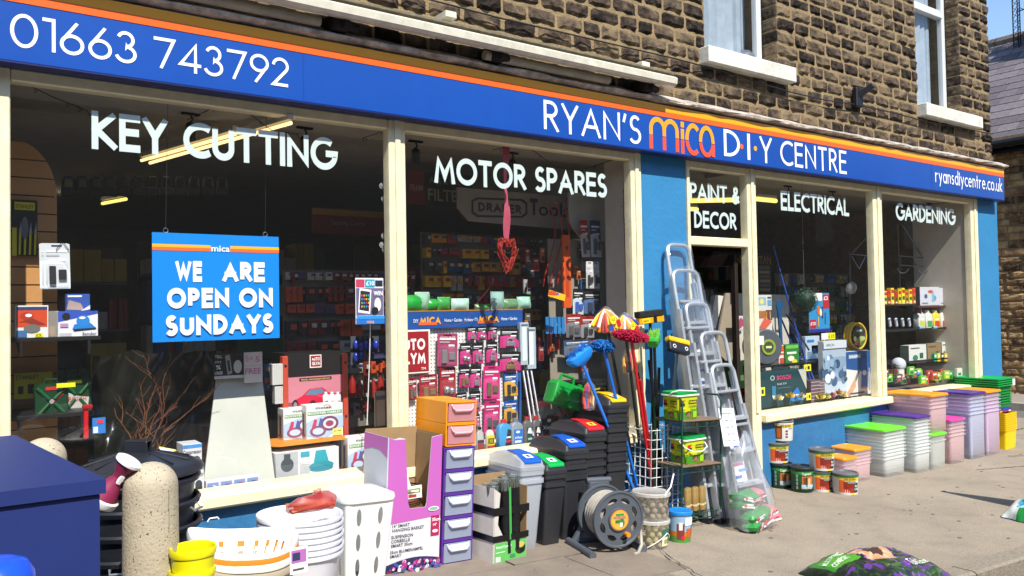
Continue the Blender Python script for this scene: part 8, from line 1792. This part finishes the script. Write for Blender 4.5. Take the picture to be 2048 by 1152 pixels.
for px in (1806, 1846): MB().tube([W(px+11*math.cos(R(a)), 535+11*math.sin(R(a)), .5) for a in range(10, 171, 20)], .006, 6).build('hook', STL, t2_)
# ================================================================= fourth window
for k, (q, lb) in enumerate((((1762, 608, 1832, 616), 'top glass shelf of the gardening window, left'), ((1838, 611, 1917, 618), 'top brown shelf of the gardening window, right'), ((1765, 657, 1912, 665), 'middle black shelf of the gardening window'), ((1768, 720, 1916, 730), 'lowest black shelf of the gardening window'))):
    shelf(lb, q, .30, .28, '5a3a34' if k == 1 else '202224')
for k in range(9):
    c = ('d8c81e', 'c8401c', 'e0d020', 'b82c1c', 'd8c020', 'e4d81c', 'c8841c', 'e0d41c', 'd04a1c')[k]; pack('weedkiller_box', 'small yellow and red garden carton, %s from the left on the top shelf' % ORD[k], 'box', (1768+7.2*k, 582-3*(k % 3), 1774+7.2*k, 609), .33, .05, c, [('r', .1, .7, .8, .2, 'b82c1c'), ('r', .15, .3, .7, .2, '2a5a2a'), ('r', .2, .1, .6, .1, 'f0e8a0')], 'small garden cartons', z0=W(1800, 609, .33).z)
for k, (q, lb) in enumerate((((1840, 574, 1878, 611), 'white and blue feeder box, left on the brown shelf'), ((1878, 576, 1914, 611), 'white box with blue bottle picture, right on the brown shelf'))): pack('feeder_box', lb, 'box', q, .33, .14, 'c9ccd4', [('e', .3, .5, .08, .12, '3a5a8a'), ('e', .55, .75, .14, .08, 'c8503a'), ('e', .75, .4, .1, .14, '5a9ac8'), ('r', .1, .1, .3, .06, '6a7a8a'), ('r', .62, .2, .1, .5, '7ab8d0')], 'feeder boxes', [('r', 0, 0, 1, 1, '3c4248')])
for k, (c, lc) in enumerate((('c9cec8', 'c8c83a'), ('cfd2cc', '4a9a4a'), ('d8c83a', 'c8401c'), ('d4d4cc', 'c83a2a'), ('c2d4c8', '5ab07a'))): bottle('cleaner_bottle', 'garden cleaner bottle, %s from the left on the middle shelf' % ORD[k], 'bottle', (1838+15*k, 620, 1851+15*k, 659), .33, c, 'e0e0da', [('r', .1, .1, .8, .5, lc), ('r', .2, .65, .5, .15, 'f0f0ea')])
for k in range(4): 
    p = W(1779+13*k, 645, .33); t = thing('white_trowel', 'white moulded hand tool, %s from the left on the middle shelf' % ORD[k], 'hand tool', p, 0, 'white hand tools'); t.rotation_euler = (R(8), R(-25), 0); MB().box(-.015, -.012, -.05, .02, .012, .05, bv=.006).build('body', plastic('bfc9d2'), t); MB().box(-.008, -.016, .03, .012, -.0125, .045).build('grip', plastic('3a80b0'), t)
for k, px in enumerate((1840, 1868)): t = thing('rolled_mat', 'pale blue rolled item lying on the middle shelf, %s one' % ('left', 'right')[k], 'roll', W(px, 655, .28)); MB().cyl((-.03, 0, 0), (.05, 0, 0), .016, n=12).build('roll', plastic('8ab4cc'), t); MB().cyl((-.032, 0, 0), (-.03, 0, 0), .01, n=10).build('core', plastic('4a5a60'), t)
for k, (q, lb) in enumerate((((1818, 690, 1853, 726), 'white box with green gloves picture on the lowest shelf'), ((1855, 687, 1883, 722), 'brown and green seed box on the lowest shelf'), ((1884, 684, 1897, 716), 'tall white box with dark print at the right of the lowest shelf'))): pack('gardening_box', lb, 'box', q, .32, .1, ('cfd4ce', '8a7452', 'd0d4cc')[k], [('e', .35, .3, .15, .16, '3a7a5a'), ('r', .6, .25, .2, .3, '2a5a42'), ('r', .1, .8, .5, .06, '4a4a46')], 'garden boxes', [('r', 0, 0, 1, 1, '5a6a5a')])
for k in range(5): pack('seed_packet', 'little seed packet leaning on the lowest shelf, %s from the left' % ORD[k], 'packet', (1868+7*k, 706, 1874+7*k, 723), .3, .006, ('2a9a5a', 'd8c01c', '3a3a36', 'd0b020', 'c8c8bc')[k], [('r', .2, .5, .6, .3, 'e8e4d0')], 'seed packets')
p = W(1797, 729, .25); t = thing('white_globe', 'white glass globe lamp on the display floor', 'globe', p); MB().sphere((0, 0, 0), .075, 24, 16).build('globe', mat('opal_glass', 'c4ccd6', .15), t)
p = W(1790, 738, .16); t = thing('copper_figure', 'small copper lantern with a pointed dark cap before the globe', 'lantern', p); MB().lathe([(.001, -.05), (.022, -.05), (.026, -.02), (.018, .01), (.012, .03)], n=14).build('body', mat('copper', '8a5034', .35, .7), t); MB().lathe([(.042, .03), (.04, .034), (.006, .05), (.001, .062)], n=14).build('cap', mat('dark_cap', '2a2220', .4), t)
rr8 = random.Random(14)
for k in range(26):
    px = 1775+6.0*k+rr8.uniform(-3, 3); py = 762-rr8.uniform(0, 22); c = rr8.choice(['2a9a3a', '5ab82a', 'd8d02a', '2a7ac0', 'c8c8bc', '3a6a4a', 'b83a2a', '8ab83a', '4a4a44']); nm = {'2a9a3a': 'green', '5ab82a': 'lime', 'd8d02a': 'yellow', '2a7ac0': 'blue', 'c8c8bc': 'white', '3a6a4a': 'dark green', 'b83a2a': 'red', '8ab83a': 'pale lime', '4a4a44': 'grey'}[c]
    pack('gardening_pack', 'small %s gardening pack, %s from left, %s half of floor' % (nm, ORD[k % 13], 'left' if k < 13 else 'right'), 'pack', (px-5, py-8, px+6, py+8), .12+.04*(k % 4), .03, c, [('r', .15, .6, .6, .2, 'e8e4d4'), ('r', .2, .15, .5, .25, rr8.choice(['1f5a2a', 'c83a2a', 'e0d83a', '2a2a2a']))], 'small gardening packs', z0=None)
t = thing('blue_helmet_planter', 'blue rounded plastic scoop among the gardening packs', 'scoop', W(1835, 748, .2)); MB().sphere((0, 0, 0), .035, 14, 8, sz=.6).build('scoop', plastic('2a7ac0'), t); MB().box(.02, -.01, -.01, .07, .01, .01, bv=.003).build('handle', plastic('1f9a4a'), t)
